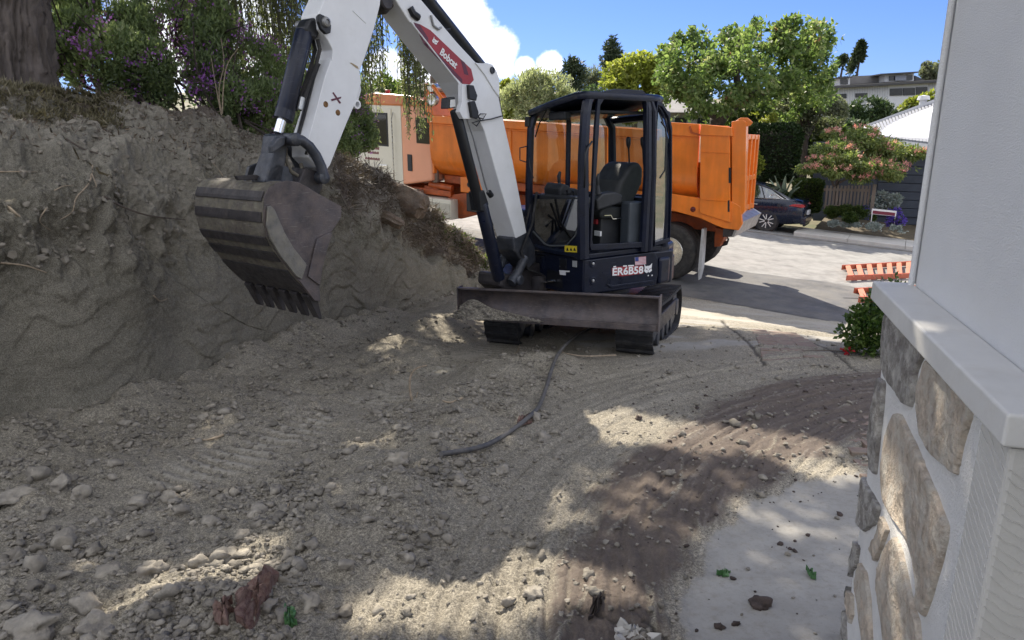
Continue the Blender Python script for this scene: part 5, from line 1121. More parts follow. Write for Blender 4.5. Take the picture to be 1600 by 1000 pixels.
MB(TR).tube([(5.42, .30, 1.3), (5.42, .30, 3.55)], .075, 14).build('exhaust_stack', mat('stack_metal', (.22, .17, .14), .5, metal=.5, var=.3), truck, smooth=40)
MB(TR).lathe([(.12, -.1), (.13, 0), (.10, .02), (0, .0)], (5.3, .05, 3.05), -TN3, 20).build('work_lamp', alloy, cabo, smooth=40)
tprism('hood', [(7.76, 1.05), (9.2, 1.0), (9.3, 1.5), (9.1, 1.85), (7.72, 2.02)], .35, 2.05, orange, None, .06, px=False); tprism('fender', [(7.3, .95), (7.45, 1.25), (7.75, 1.32), (8.3, 1.30), (8.6, .95), (8.45, .95), (8.2, 1.16), (7.8, 1.16), (7.5, .95)], .08, .5, orange, None, .02, px=False)
tbox('bumper', 9.25, 9.4, .1, 2.3, .5, .85, alloy); tprism('windscreen', [(7.72, 1.98), (7.40, 2.80), (7.42, 2.82), (7.75, 2.0)], .3, 2.1, glassmat('cab_window'), cabo, 0, px=False)
tbox('cab_mount', 5.35, 5.75, .3, .9, 1.02, 1.2, orange_d); tbox('headboard_post', 5.36, 5.42, .16, 2.2, 1.5, 2.7, orange, tub); MB(TR).lathe([(.09, -.08), (.10, 0), (.06, .01), (0, .01)], (6.2, .14, 1.05), -TN3, 16).build('mount_roller', black, truck, smooth=40)

# ------------------------------------------------------------------ parked sedan
def sedan():
    paint = mat('dark_blue_car_paint', (.004, .008, .024), .25, var=.1, coat=.35, spec=.4); gl = glassmat('car_window', (.35, .42, .38), .22)
    cy = 10.25; tail = 1.12                                   # near side across the street, tail position
    Cr = lambda x, d, z: st(tail - x, cy + d, z)              # x from the tail forward, d from the near side, z up
    W = 1.82; root = empty('parked_sedan', Cr(2.4, W / 2, 0), 'dark blue four door sedan parked across the street behind the truck', 'car')
    Xs = [0.0, .10, .35, .8, 1.15, 1.6, 2.2, 2.8, 3.3, 3.75, 4.3, 4.7, 4.88]
    bot = [.42, .34, .30, .24, .22, .21, .21, .21, .21, .22, .24, .30, .40]
    belt = [.90, 1.02, 1.06, 1.03, 1.0, .97, .95, .94, .93, .91, .84, .74, .62]
    ins = [.16, .07, .02, .0, .0, .0, .0, .0, .0, .0, .03, .12, .30]
    mb = MB(Cr); k = 12
    for x, b, t, i_ in zip(Xs, bot, belt, ins):
        m_ = (b + t) / 2
        prof = [(.10 + i_, b), (.02 + i_, b + .08), (i_ - .0, m_ - .05), (.015 + i_, m_ + .13), (.05 + i_, t - .06), (.12 + i_, t)]
        ring = [(d, z) for d, z in prof] + [(W - d, z) for d, z in prof[::-1]]
        for d, z in ring: mb.v.append(tuple(Cr(x, d, z)))
    for a in range(len(Xs) - 1):
        for j in range(k): mb.f.append([a * k + j, a * k + (j + 1) % k, (a + 1) * k + (j + 1) % k, (a + 1) * k + j])
    mb.f += [list(range(k))[::-1], [(len(Xs) - 1) * k + j for j in range(k)]]
    body = mb.build('body', paint, root, smooth=50)
    # greenhouse: glass shell with painted roof and pillars
    gx = [.42, .75, 1.25, 1.75, 2.3, 2.75, 3.15, 3.7]; gb = [1.05, 1.04, 1.01, .98, .96, .95, .94, .91]; gt = [1.07, 1.22, 1.40, 1.455, 1.46, 1.42, 1.27, .93]; gi = [.16, .20, .26, .27, .27, .27, .24, .16]
    mb = MB(Cr)
    for x, b, t, i_ in zip(gx, gb, gt, gi):
        for d, z in ((.10, b - .02), (i_, t - .045), (i_ + .06, t), (W - i_ - .06, t), (W - i_, t - .045), (W - .10, b - .02)): mb.v.append(tuple(Cr(x, d, z)))
    for a in range(len(gx) - 1):
        for j in (0, 1, 2, 3, 4):
            if j in (0, 4) or (j == 2 and a in (0, 1, 5, 6)): continue
            mb.f.append([a * 6 + j, a * 6 + j + 1, (a + 1) * 6 + j + 1, (a + 1) * 6 + j])
    mb.build('roof', paint, body, smooth=50)
    mb = MB(Cr)
    for x, b, t, i_ in zip(gx, gb, gt, gi):
        for d, z in ((.105, b - .02), (i_ + .005, t - .045), (i_ + .065, t - .004), (W - i_ - .065, t - .004), (W - i_ - .005, t - .045), (W - .105, b - .02)): mb.v.append(tuple(Cr(x, d, z)))
    for a in range(len(gx) - 1):
        for j in (0, 2, 4):
            if j == 2 and a not in (0, 1, 5, 6): continue
            mb.f.append([a * 6 + j, a * 6 + j + 1, (a + 1) * 6 + j + 1, (a + 1) * 6 + j])
    mb.build('window', gl, body, smooth=50)
    side = lambda x, z, o=0: Cr(x, .10 + (z - .98) * .42 - .006 - o, z)
    for pts, wd in (([(.55, 1.05), (1.0, 1.30), (1.5, 1.425), (2.3, 1.435), (2.85, 1.36), (3.55, .96)], .03), ([(1.18, 1.02), (1.34, 1.40)], .035), ([(2.15, .98), (2.20, 1.43)], .06)):
        MB().tube([side(x, z) for x, z in pts], wd / 2, 6).build('pillar', black, body, smooth=50)
    MB().tube([side(x, z, .006) for x, z in [(.50, 1.045), (.80, 1.03), (1.3, 1.01), (2.2, .985), (3.5, .95)]], .009, 6).build('chrome_trim', chrome, body); MB().tube([side(x, z, .006) for x, z in [(.62, 1.03), (.85, 1.16), (1.02, 1.12), (1.05, 1.05)]], .008, 6).build('chrome_trim', chrome, body)
    for x in (1.30, 2.20, 3.35): MB().tube([Cr(x + .06, -.001, .30), Cr(x, -.004, .62), Cr(x + .0, .045, .93)], .004, 4).build('door_gap', black, body)
    for x in (1.36, 2.32): MB(Cr).box(x, x + .17, -.012, .03, .80, .825).build('door_handle', chrome, body, bevel=.006)
    MB().lathe([(.06, 0), (.06, .004)], Cr(.72, .018, .84), -NT, 14).build('fuel_flap', paint, body)
    for d0, d1 in ((.02, .40), (W - .40, W - .02)):
        mb = MB(Cr); mb.prism([(.05, d0, .84), (.44 if d0 < .1 else .2, d0, .86), (.30 if d0 < .1 else .16, d0, .93), (.02, d0, .94), (-.03, d0, .88)], (0, d1 - d0, 0)); mb.build('tail_light', mat('red_tail_light', (.35, .01, .02), .15, coat=1), body, bevel=.01)
    mb = MB(Cr); mb.box(-.07, .1, .12, W - .12, .32, .56); mb.build('rear_bumper', paint, body, bevel=.04); MB(Cr).box(-.075, -.02, .66, W - .66, .60, .73).build('number_plate', decal_w, body)
    MB(Cr).box(-.04, .02, .3, W - .3, .26, .34).build('diffuser', plastic, body, bevel=.01)
    MB(Cr).box(2.75, 3.0, -.13, .04, .93, 1.06).build('door_mirror', paint, body, bevel=.03)
    for x in (1.05, 3.83):
        for d, sg in ((.03, -1), (W - .03, 1)):
            ax = NT * sg; c = Cr(x, d - .012 * (-sg), .33)
            MB().lathe([(.375, -.05), (.375, .012 if sg < 0 else .01), (.30, .0)], c - ax * .012, ax, 32).build('wheel_arch', black, body, smooth=40)
            o = MB().lathe([(.22, -.0), (.24, .014), (.32, .016), (.335, -.01), (.335, -.2), (.2, -.2)], c, ax, 36).build('wheel', tyre, root, smooth=40)
            MB().lathe([(.235, .004), (.225, .012), (.215, -.02), (.05, -.05), (0, -.05)], c, ax, 32).build('rim', plastic, o, smooth=40)
            a = np.cross(ax, (0, 0, 1)); a /= np.linalg.norm(a); e = np.cross(ax, a)
            for q in range(5):
                for dt in (-.17, .17):
                    t = 2 * math.pi * q / 5 + dt * .6; t2 = 2 * math.pi * q / 5 + dt * 1.5; A_ = c + (a * math.cos(t) + e * math.sin(t)) * .05 + ax * .0; B_ = c + (a * math.cos(t2) + e * math.sin(t2)) * .222 + ax * .006
                    MB().bar(A_, B_, .028, .02, up=ax).build('spoke', chrome if False else mat('machined_alloy', (.72, .72, .73), .25, metal=.6, var=.03), o)
            MB().lathe([(.05, -.0), (.045, .01), (0, .012)], c, ax, 14).build('hub_cap', black, o)
sedan()

# ------------------------------------------------------------------ vegetation helpers
def leaf_mesh(P, L, Wd, rs, tilt=None, up=.0, fold=.25, out=None, curl=0.0):
    """one folded rhombus per point; L length, Wd width (arrays or scalars); 'up' pulls the tips up (+) or down (-); out: preferred facing"""
    n = len(P); d = rs.normal(size=(n, 3)); 
    if out is not None: d = d * .7 + out * 1.0
    d[:, 2] += up; d /= np.linalg.norm(d, axis=1)[:, None] + 1e-9
    a = rs.normal(size=(n, 3)); s = np.cross(d, a); s /= np.linalg.norm(s, axis=1)[:, None] + 1e-9; nn = np.cross(d, s)
    L = np.broadcast_to(np.asarray(L, float), (n,))[:, None] * rs.uniform(.7, 1.3, (n, 1)); Wd = np.broadcast_to(np.asarray(Wd, float), (n,))[:, None] * rs.uniform(.7, 1.3, (n, 1))
    V = np.stack([P, P + d * L * .45 + s * Wd + nn * Wd * fold, P + d * L, P + d * L * .45 - s * Wd + nn * Wd * fold], 1)
    F = np.arange(n * 4).reshape(n, 4); return V.reshape(-1, 3), F
def crown_points(blobs, n, rs, shell=.72, freq=1.2, cut=-.12, flat=None):
    B = np.array([list(b[0]) + list(b[1]) for b in blobs], float); wgt = B[:, 3] * B[:, 5]; wgt /= wgt.sum(); out_p = []; out_d = []; tot = 0
    while tot < n:
        k = rs.choice(len(B), size=n * 2, p=wgt); d = rs.normal(size=(n * 2, 3)); d /= np.linalg.norm(d, axis=1)[:, None]
        rad = shell + (1.05 - shell) * rs.random((n * 2, 1)) ** .8; inner = rs.random((n * 2, 1)) < .25; rad = np.where(inner, rad * rs.random((n * 2, 1)) ** .4, rad)
        p = B[k, :3] + d * rad * B[k, 3:] ; p += .18 * B[k, 3:4] * fbm(p[:, 0], p[:, 1], p[:, 2], o=3, s=freq * 1.3)[:, None] * d
        keep = fbm(p[:, 0] + 31, p[:, 1], p[:, 2], o=3, s=freq) > cut + .25 * (rs.random(n * 2) - .5)
        out_p.append(p[keep]); out_d.append(d[keep]); tot += keep.sum()
    return np.concatenate(out_p)[:n], np.concatenate(out_d)[:n]
def PBl(px, py, r, Y, sx=1.0, sz=1.0, sy=1.0):
    k = r / 1100 * Y * 1.02; return (at(px, py, Y), (k * sx, k * sy, k * sz))
def limb(mb, pts, r0, r1, n=8, rs=random):
    pts = [np.asarray(p, float) for p in pts]; P = np.array(pts); t = np.linspace(0, len(P) - 1, (len(P) - 1) * 4 + 1); Q = catmull(P, t)
    Q += np.stack([fbm(t, t * 0 + k * 5, o=2, s=1.7) for k in range(3)], 1) * r0 * .5 * np.minimum(t, 1)[:, None]
    mb.tube([tuple(q) for q in Q], list(np.linspace(r0, r1, len(Q))), n); return mb
bark = mat('dark_bark', (.060, .048, .040), .95, var=.4, vs=8, bump=1.0, bs=30, bdist=.03)
bark_g = mat('grey_bark', (.11, .095, .085), .95, var=.4, vs=10, bump=1.0, bs=24, bdist=.04, vec=(1, 1, .25))
def terr_z(x, y):
    zs, s, t = street_z(x, y); far = np.clip(t - 12, 0, 400); return float(zs + 6.5 * sst(far, 6, 60) + 3 * sst(far, 60, 300))
def tree(name, label, blobs, n, leaf, m, seed, trunk=None, tr=.2, limbs=(), group=None, up=-.1, shell=.72, freq=1.0, cut=-.12, cat='tree', aspect=.32, bk=None):
    rs = np.random.default_rng(seed); c0 = np.mean([b[0] for b in blobs], axis=0)
    base = np.array(trunk[0]) if trunk is not None else np.array([c0[0], c0[1], terr_z(c0[0], c0[1])])
    root = empty(name, base, label, cat, group)
    P, d = crown_points(blobs, n, rs, shell, freq, cut); V, F = leaf_mesh(P, leaf, leaf * aspect, rs, up=up, out=d * .6)
    link_mesh('crown', np_mesh(V, F, False), m, root)
    mb = MB(); tp = trunk if trunk is not None else [base - np.array([0, 0, .2]), base * .6 + c0 * .4 + np.array([.1 * tr, 0, 0]), c0]
    limb(mb, tp, tr, tr * .45, 10)
    for lb in limbs: limb(mb, lb, tr * .5, tr * .15, 7)
    if not limbs:
        for b in blobs[:8]: limb(mb, [tp[-1] * .5 + tp[-2] * .5, (tp[-1] + np.array(b[0])) / 2 - np.array([0, 0, .1]), np.array(b[0]) * .9 + tp[-1] * .1], tr * .35, tr * .1, 6)
    mb.build('trunk', bk or bark, root, smooth=60); return root

g_syc = leafmat('sycamore_leaves', [(.0, (.045, .08, .025)), (.35, (.10, .155, .05)), (.7, (.17, .23, .085)), (.93, (.28, .30, .17)), (1.0, (.22, .12, .08))])
g_yel = leafmat('yellow_green_leaves', [(0, (.10, .13, .02)), (.5, (.19, .22, .04)), (1, (.30, .31, .08))])
g_oliv = leafmat('olive_leaves', [(0, (.13, .155, .085)), (.5, (.22, .25, .15)), (1, (.34, .36, .24))])
g_pine = leafmat('pine_needles', [(0, (.022, .035, .020)), (.6, (.045, .065, .035)), (1, (.08, .10, .05))], .15)
g_dark = leafmat('hedge_leaves', [(0, (.010, .020, .008)), (.5, (.022, .042, .014)), (1, (.05, .085, .03))], .15, .35)
g_ced = leafmat('cedar_leaves', [(0, (.018, .035, .014)), (.5, (.045, .075, .030)), (1, (.095, .135, .055))], .2)
g_grey = leafmat('grey_green_leaves', [(0, (.055, .068, .042)), (.5, (.105, .12, .08)), (1, (.19, .20, .14))])
g_mid = leafmat('garden_leaves', [(0, (.025, .045, .012)), (.5, (.06, .095, .025)), (1, (.13, .17, .05))])
g_silver = leafmat('silver_leaves', [(0, (.16, .20, .19)), (.6, (.27, .31, .30)), (1, (.42, .46, .44))], .1)
g_mim = leafmat('silk_tree_leaves', [(0, (.06, .09, .025)), (.45, (.13, .17, .055)), (.8, (.21, .25, .09)), (1, (.20, .14, .07))])
g_near = leafmat('shrub_leaves', [(0, (.075, .105, .06)), (.5, (.16, .21, .10)), (.85, (.25, .31, .15)), (1, (.34, .38, .22))], .35)
g_will = leafmat('weeping_leaves', [(0, (.06, .08, .04)), (.5, (.12, .145, .07)), (1, (.21, .23, .11))], .35)
pinkm = leafmat('pink_tufts', [(0, (.48, .16, .17)), (.6, (.62, .28, .28)), (1, (.74, .48, .46))], .3)
purplem = leafmat('purple_petals', [(0, (.22, .07, .33)), (.6, (.36, .14, .50)), (1, (.52, .28, .62))], .3)
violetm = leafmat('violet_petals', [(0, (.07, .045, .30)), (1, (.16, .10, .50))], .3)

# trees across the street
tree('sycamore_tree', 'large light green broadleaf tree with a dark leaning limb above the tail of the truck',
     [PBl(*b) for b in ((1075, 118, 46, 26), (1110, 88, 40, 27), (1150, 82, 38, 26), (1200, 75, 38, 27), (1245, 68, 36, 26), (1276, 60, 22, 27), (1282, 100, 24, 27), (1262, 118, 36, 27), (1210, 112, 42, 26), (1165, 120, 42, 25), (1120, 135, 40, 25), (1080, 152, 30, 26), (1055, 140, 24, 26), (1275, 145, 26, 28), (1235, 160, 26, 28), (1180, 40, 9, 26), (1130, 52, 9, 26), (1240, 36, 9, 26), (1218, 48, 9, 26), (1298, 44, 8, 26), (1306, 60, 8, 27), (1040, 165, 24, 26), (1085, 50, 7, 27), (1060, 62, 9, 27), (1040, 85, 12, 27), (1296, 66, 10, 27), (1150, 160, 16, 26))],
     17500, .18, g_syc, 1, trunk=[at(1128, 300, 26.5), at(1122, 215, 26.3), at(1128, 180, 26), at(1165, 152, 25.8)], tr=.34, cut=.08, freq=1.3,
     limbs=[[at(1128, 190, 26), at(1095, 160, 26), at(1075, 120, 26)], [at(1165, 152, 25.8), at(1215, 135, 26), at(1262, 100, 26.5)], [at(1225, 132, 26), at(1250, 100, 26.5), at(1270, 66, 27)], [at(1160, 155, 26), at(1150, 110, 26), at(1155, 60, 26)]])
tree('yellow_green_tree', 'domed yellow green tree just left of the large broadleaf tree', [PBl(*b) for b in ((1000, 122, 34, 34), (965, 128, 26, 34), (1030, 118, 26, 34), (985, 145, 40, 34))], 9000, .2, g_yel, 2, freq=.7)
tree('olive_tree', 'pale feathery olive tree behind the dump bed left of the excavator cab', [PBl(*b) for b in ((825, 150, 34, 24), (865, 150, 32, 24), (845, 170, 46, 24), (800, 165, 26, 24), (890, 165, 26, 24), (840, 130, 18, 24))], 15000, .15, g_oliv, 3, shell=.35, freq=1.4, cut=-.02, aspect=.14, up=.4)
tree('small_bright_tree', 'small bright green tree to the left of the pale olive tree', [PBl(*b) for b in ((793, 142, 14, 30), (790, 165, 22, 30))], 3000, .16, g_yel, 4)
tree('pine_tree', 'dark pine standing apart behind the pale olive tree', [PBl(*b) for b in ((890, 100, 9, 70), (896, 112, 16, 70), (884, 122, 14, 70), (905, 128, 18, 70), (892, 138, 22, 70))], 3200, .42, g_pine, 5, shell=.3, tr=.3, freq=.35, aspect=.16)
tree('pine_tree', 'tallest dark pine in the middle of the skyline', [PBl(*b) for b in ((957, 62, 5, 75), (955, 74, 10, 75), (960, 86, 13, 75), (953, 98, 15, 75), (963, 108, 16, 75), (957, 122, 18, 75))], 3600, .42, g_pine, 6, shell=.3, tr=.3, freq=.35, aspect=.16)
tree('palm_cluster', 'hazy grey green feathery tree between the two dark pines', [PBl(*b) for b in ((925, 116, 14, 72), (918, 130, 16, 72), (935, 130, 14, 72))], 1500, .5, g_grey, 7, shell=.4, freq=.3, aspect=.1)
tree('spire_tree', 'tiny conifer spire above the pale olive tree', [PBl(*b) for b in ((834, 102, 2.2, 80), (834, 110, 3.2, 80), (834, 120, 5, 80), (834, 132, 6, 80))], 900, .4, g_pine, 8, shell=.2, tr=.15, freq=.3)
tree('cypress_tree', 'pointed dark cypress rising behind the white hill house', [PBl(*b) for b in ((1346, 68, 3, 80), (1345, 78, 5.5, 80), (1343, 90, 8, 80), (1341, 102, 10, 80), (1338, 114, 13, 80), (1338, 128, 15, 80))], 2600, .42, g_pine, 9, shell=.2, freq=.3)
tree('round_pine', 'small round headed pine beside the pointed cypress', [PBl(*b) for b in ((1318, 92, 5, 78), (1318, 100, 6, 78), (1314, 110, 12, 78), (1312, 124, 15, 78))], 1000, .4, g_pine, 10, shell=.2, freq=.3)
tree('brown_green_tree', 'brownish green bush tree on the skyline right of the white hill house', [PBl(*b) for b in ((1452, 112, 12, 66), (1466, 118, 16, 66), (1448, 100, 4, 66))], 1500, .3, g_grey, 11)
tree('cedar_tree', 'spreading dark green cedar below the windows of the hill house', [PBl(b[0], b[1], b[2], 36, 1.25, .7) for b in ((1330, 176, 20), (1360, 172, 21), (1390, 178, 21), (1345, 190, 24), (1375, 194, 24), (1310, 190, 20), (1405, 186, 17))], 13000, .2, g_ced, 12, shell=.5, freq=.8, up=.1, aspect=.2)
tree('yellow_green_bush', 'yellow green bush at the right end below the hill house', [PBl(*b) for b in ((1430, 170, 16, 40), (1455, 164, 18, 40), (1415, 178, 12, 40))], 4000, .2, g_yel, 13)
tree('grey_bush', 'large grey green bush behind the clipped hedge', [PBl(*b) for b in ((1245, 160, 26, 30), (1275, 165, 26, 30), (1300, 175, 22, 30), (1235, 180, 24, 30), (1265, 188, 26, 30))], 9000, .14, g_grey, 14, shell=.5)
tree('bright_shrub', 'bright lime shrub wedged between the truck tail and the clipped hedge', [PBl(*b) for b in ((1178, 255, 14, 24), (1180, 275, 14, 24), (1172, 238, 10, 24), (1200, 186, 12, 26), (1180, 190, 12, 26))], 3000, .10, g_yel, 15)
BGL = ['mid green tree top showing through the gap right of the stick above the truck cab', 'mid green tree top right above the middle of the orange truck cab', 'dark tree top partly hidden behind the red boom decal', 'mid green tree top seen just right of the boom bend', 'dark green tree behind the grey roof left of the yellow green tree',
       'low dark tree seen through the upper cab glass of the excavator', 'mid green tree behind the right edge of the large broadleaf crown', 'dark tree between the clipped hedge and the grey green bush', 'mid green tree directly above the tail of the dump bed', 'tree glimpsed between the rounded shrub and the stick', 'tree glimpsed behind the hanging branches left of the stick', 'dark tree behind the purple flowering shrub',
       'mid green tree hidden behind the white house wall', 'farthest right dark tree behind the white house wall', 'dark tree directly behind the silk tree crown', 'mid green tree behind the left half of the silk tree crown']
for i, (px, py, r, Y, mm) in enumerate([(590, 150, 34, 40, g_mid), (640, 160, 34, 42, g_mid), (700, 165, 30, 44, g_ced), (740, 165, 30, 42, g_mid), (930, 168, 30, 46, g_ced), (880, 178, 24, 48, g_mid), (1180, 170, 34, 34, g_mid), (1225, 215, 30, 32, g_ced), (1130, 210, 34, 36, g_mid), (540, 160, 40, 38, g_mid), (460, 150, 50, 40, g_mid), (380, 140, 60, 42, g_ced), (1500, 160, 40, 44, g_mid), (1600, 150, 60, 44, g_ced), (1330, 215, 30, 32, g_ced), (1290, 220, 26, 31, g_mid)]):
    tree('background_tree', BGL[i], [PBl(px, py, r, Y), PBl(px - r * .7, py + r * .6, r * .8, Y), PBl(px + r * .7, py + r * .6, r * .8, Y), PBl(px, py + r * 1.2, r, Y)], 3600, .24, mm, 60 + i, group='trees in the belt behind the truck')

# clipped hedge block
def boxhedge(name, label, x0, x1, y0, y1, Y, dep, n, leaf, m, seed, cat='hedge'):
    rs = np.random.default_rng(seed); A_ = at(x0, y1, Y); B_ = at(x1, y0, Y); r = .35
    q = rs.uniform(-1, 1, (n, 3)); q /= np.max(np.abs(q), axis=1)[:, None]; q = q / (np.sum(np.abs(q) ** 6, axis=1) ** (1 / 6))[:, None]; q *= (.86 + .14 * rs.random((n, 1)) ** .5)
    c = np.array([(A_[0] + B_[0]) / 2, Y + dep / 2, (A_[2] + B_[2]) / 2]); h = np.array([(B_[0] - A_[0]) / 2, dep / 2, (B_[2] - A_[2]) / 2]); P = c + q * h
    P += .05 * fbm(P[:, 0], P[:, 1], P[:, 2], o=3, s=1.5)[:, None] * q
    root = empty(name, (c[0], c[1], A_[2]), label, cat); V, F = leaf_mesh(P, leaf, leaf * .35, rs, up=.1, out=q); link_mesh('leaves', np_mesh(V, F), m, root)
    core = MB(); core.lathe([(0, -.80), (.55, -.80), (.80, -.6), (.80, .6), (.55, .80), (0, .80)], (0, 0, 0), (0, 0, 1), 4); core.v = [tuple(c + np.array([(v[0] + v[1]) * .95, (v[1] - v[0]) * .95, v[2]]) * h * .95) for v in core.v]
    core.build('stems', mat('hedge_twigs', (.02, .018, .012), .95), root); return root
boxhedge('clipped_hedge', 'tall dark clipped hedge behind the parked sedan', 1176, 1262, 193, 284, 24.6, 2.2, 15000, .085, g_dark, 21)
boxhedge('low_hedge', 'low dark leafy hedge to the left of the picket fence', 1250, 1291, 282, 332, 23.2, 1.0, 5000, .075, g_mid, 22)

# silk tree with pink blossom
rs = np.random.default_rng(30)
mim = [PBl(b[0], b[1], b[2], b[3], 1.35, .42, 1.3) for b in ((1262, 262, 15, 21.5), (1285, 250, 18, 21.8), (1305, 232, 24, 22.4), (1340, 222, 30, 23), (1375, 230, 28, 23), (1405, 240, 26, 22.5), (1330, 250, 28, 21.8), (1365, 262, 26, 21.5), (1395, 272, 18, 21.3), (1310, 268, 18, 21.4), (1425, 238, 18, 22.5), (1345, 278, 14, 21.3), (1300, 208, 12, 23), (1412, 262, 14, 21.6), (1345, 205, 18, 23.5))]
mt = tree('silk_tree', 'wide umbrella shaped tree with feathery leaves and pink blossom over the picket fence', mim, 17000, .12, g_mim, 31, trunk=[at(1309, 330, 22.8), at(1307, 295, 22.6), at(1316, 270, 22.3), at(1330, 250, 22.2)], tr=.085, up=-.7, shell=.5, freq=1.6, cut=-.06, aspect=.20,
          limbs=[[at(1308, 300, 22.6), at(1296, 275, 22.2), at(1290, 255, 22)], [at(1313, 285, 22.4), at(1345, 268, 22), at(1375, 258, 21.8)], [at(1316, 272, 22.3), at(1340, 240, 22.6), at(1370, 232, 22.8)], [at(1300, 285, 22.4), at(1312, 262, 22.2), at(1315, 240, 22.3)]], bk=bark_g)
def tufts(name, C_, r, n, L_, W_, m, parent, seed, up=.8, kind='stuff'):
    rs = np.random.default_rng(seed); P = np.repeat(C_, n, 0) + rs.normal(size=(len(C_) * n, 3)) * r; V, F = leaf_mesh(P, L_, W_, rs, up=up); return tag(link_mesh(name, np_mesh(V, F), m, parent), kind=kind)
C_ = []
for b in mim:
    for _ in range(7):
        d = rs.normal(size=3); d[2] = abs(d[2]) * .8 + .25; d[1] = -abs(d[1]) if rs.random() < .7 else d[1]; d /= np.linalg.norm(d); C_.append(b[0] + d * np.array(b[1]) * 1.02)
tufts('blossom', np.array(C_), .035, 20, .075, .010, pinkm, mt, 32)
# agave
ag = empty('agave', gpt(1238, 335) + np.array([0, 1.2, 0]), 'large grey green agave with pointed leaves behind the sedan', 'agave'); agm = mat('agave_leaf', (.20, .26, .18), .5, var=.2, vs=3)
c = at(1222, 318, 23.6)
for i in range(17):
    a = 2 * math.pi * i / 17 + .2 * (i % 3); el = R(25 + 16 * (i % 4)); L_ = 1.05; d = np.array([math.cos(a) * math.cos(el), math.sin(a) * math.cos(el), math.sin(el)]); s = np.array([-math.sin(a), math.cos(a), 0]); u = np.cross(s, d) * -1
    if u[2] < 0: u = -u
    mb = MB(); rows = [(0, .05, 0), (.3, .085, .0), (.6, .07, -.02), (.85, .035, -.06), (1.0, .004, -.10)]
    for f, w_, dr in rows:
        p = c + d * L_ * f + np.array([0, 0, dr * L_]); mb.v += [tuple(p - s * w_ + u * .02), tuple(p - u * .015), tuple(p + s * w_ + u * .02), tuple(p + u * .01)]
    for k in range(4):
        for j in range(4): mb.f.append([k * 4 + j, k * 4 + (j + 1) % 4, (k + 1) * 4 + (j + 1) % 4, (k + 1) * 4 + j])
    mb.build('leaf', agm, ag, smooth=60)

# picket fence, post, sign, garden plants
FT = KT + 1.75
def ST_(px, py, t): return on_plane(px, py, np.array([P0[0], P0[1], 0]) + NT * t, NT)
fence = empty('picket_fence', ST_(1325, 332, FT), 'weathered grey board fence section under the silk tree', 'fence'); wood = mat('weathered_wood', (.20, .17, .14), .9, var=.3, vs=5, bump=.6, bs=40, vec=(1, 1, .15))
us = np.array([U[0], U[1], -.067])
for i in range(13):
    px = 1289.5 + i * 5.55; a = ST_(px, 334, FT); b = ST_(px + 3.6, 289.5 + (i % 3) * .4, FT); a = np.array([b[0], b[1], a[2]]); w_ = .064; mb = MB()
    mb.prism([a - us * w_ / 2, a + us * w_ / 2, b + us * w_ / 2 + random.uniform(-.01, .01) * us, b - us * w_ / 2], NT * .02); mb.build('picket', wood, fence, bevel=.003)
for py0 in (296, 322):
    a = ST_(1287, py0, FT + .03); b = ST_(1358, py0 + 1.5, FT + .03); MB().bar(a, b, .04, .08).build('fence_rail', wood, fence)
po = MB(); b = ST_(1367, 288, FT - .1); a = np.array([b[0], b[1], b[2] - 1.25]); po.bar(a, b, .10, .10, up=NT); tag(po.build('fence_post', wood, origin=a, bevel=.006), 'square timber post standing to the right of the board fence', 'post')
c = ST_(1381, 333, FT - .7); sg = empty('garden_sign', c - np.array([0, 0, .35]), 'small white and maroon sign on two thin stakes among violet flowers', 'sign')
mb = MB(); mb.prism([c - us * .33 - np.array([0, 0, .06]), c + us * .33 - np.array([0, 0, .06]), c + us * .33 + np.array([0, 0, .10]), c - us * .33 + np.array([0, 0, .10])], NT * .015); mb.build('board', decal_w, sg)
mb = MB(); mb.prism([c - us * .31 - NT * .004 - np.array([0, 0, .05]), c + us * .31 - NT * .004 - np.array([0, 0, .05]), c + us * .31 - NT * .004 + np.array([0, 0, .045]), c - us * .31 - NT * .004 + np.array([0, 0, .045])], NT * .003); mb.build('printed_band', decal_m, sg)
for k in (-.31, .31): MB().tube([c + us * k - np.array([0, 0, .45]), c + us * k + np.array([0, 0, .1])], .012, 6).build('stake', decal_w, sg)
def plant(name, label, blobs, n, leaf, m, seed, cat='plant', up=.3, flowers=None, aspect=.3):
    rs = np.random.default_rng(seed); P, d = crown_points(blobs, n, rs, .3, 2.5, -.2); c0 = np.mean([b[0] for b in blobs], axis=0); c0[2] = min(b[0][2] - b[1][2] for b in blobs)
    root = empty(name, c0, label, cat); V, F = leaf_mesh(P, leaf, leaf * aspect, rs, up=up, out=d); link_mesh('leaves', np_mesh(V, F), m, root)
    if flowers: tufts('flowers', crown_points(blobs, flowers[0], rs, .85, 2, -.3)[0], flowers[2], flowers[3], flowers[4], flowers[4] * .4, flowers[1], root, seed + 1)
    return root
GP = lambda px, py, r, t, sx=1.0, sz=1.0: (ST_(px, py, t), (r / 50 * sx, r / 50, r / 50 * sz))
plant('garden_shrub', 'low green planting in front of the board fence', [GP(1300, 331, 9, FT - .4, 1.4), GP(1322, 330, 9, FT - .4, 1.4), GP(1343, 332, 9, FT - .4, 1.3), GP(1330, 340, 8, FT - .8, 1.6)], 5000, .07, g_mid, 41, 'shrub')
plant('silver_ground_cover', 'silvery low cushions along the pavement in front of the green planting', [GP(1303, 349, 6, FT - 1.05 + .25, 1.6, .7), GP(1322, 351, 6, FT - .8, 1.6, .7), GP(1342, 352, 6, FT - .8, 1.5, .7), GP(1365, 354, 7, FT - .8, 1.6, .8), GP(1388, 356, 7, FT - .8, 1.5, .8), GP(1408, 358, 6, FT - .8, 1.4, .8)], 6000, .05, g_silver, 42)
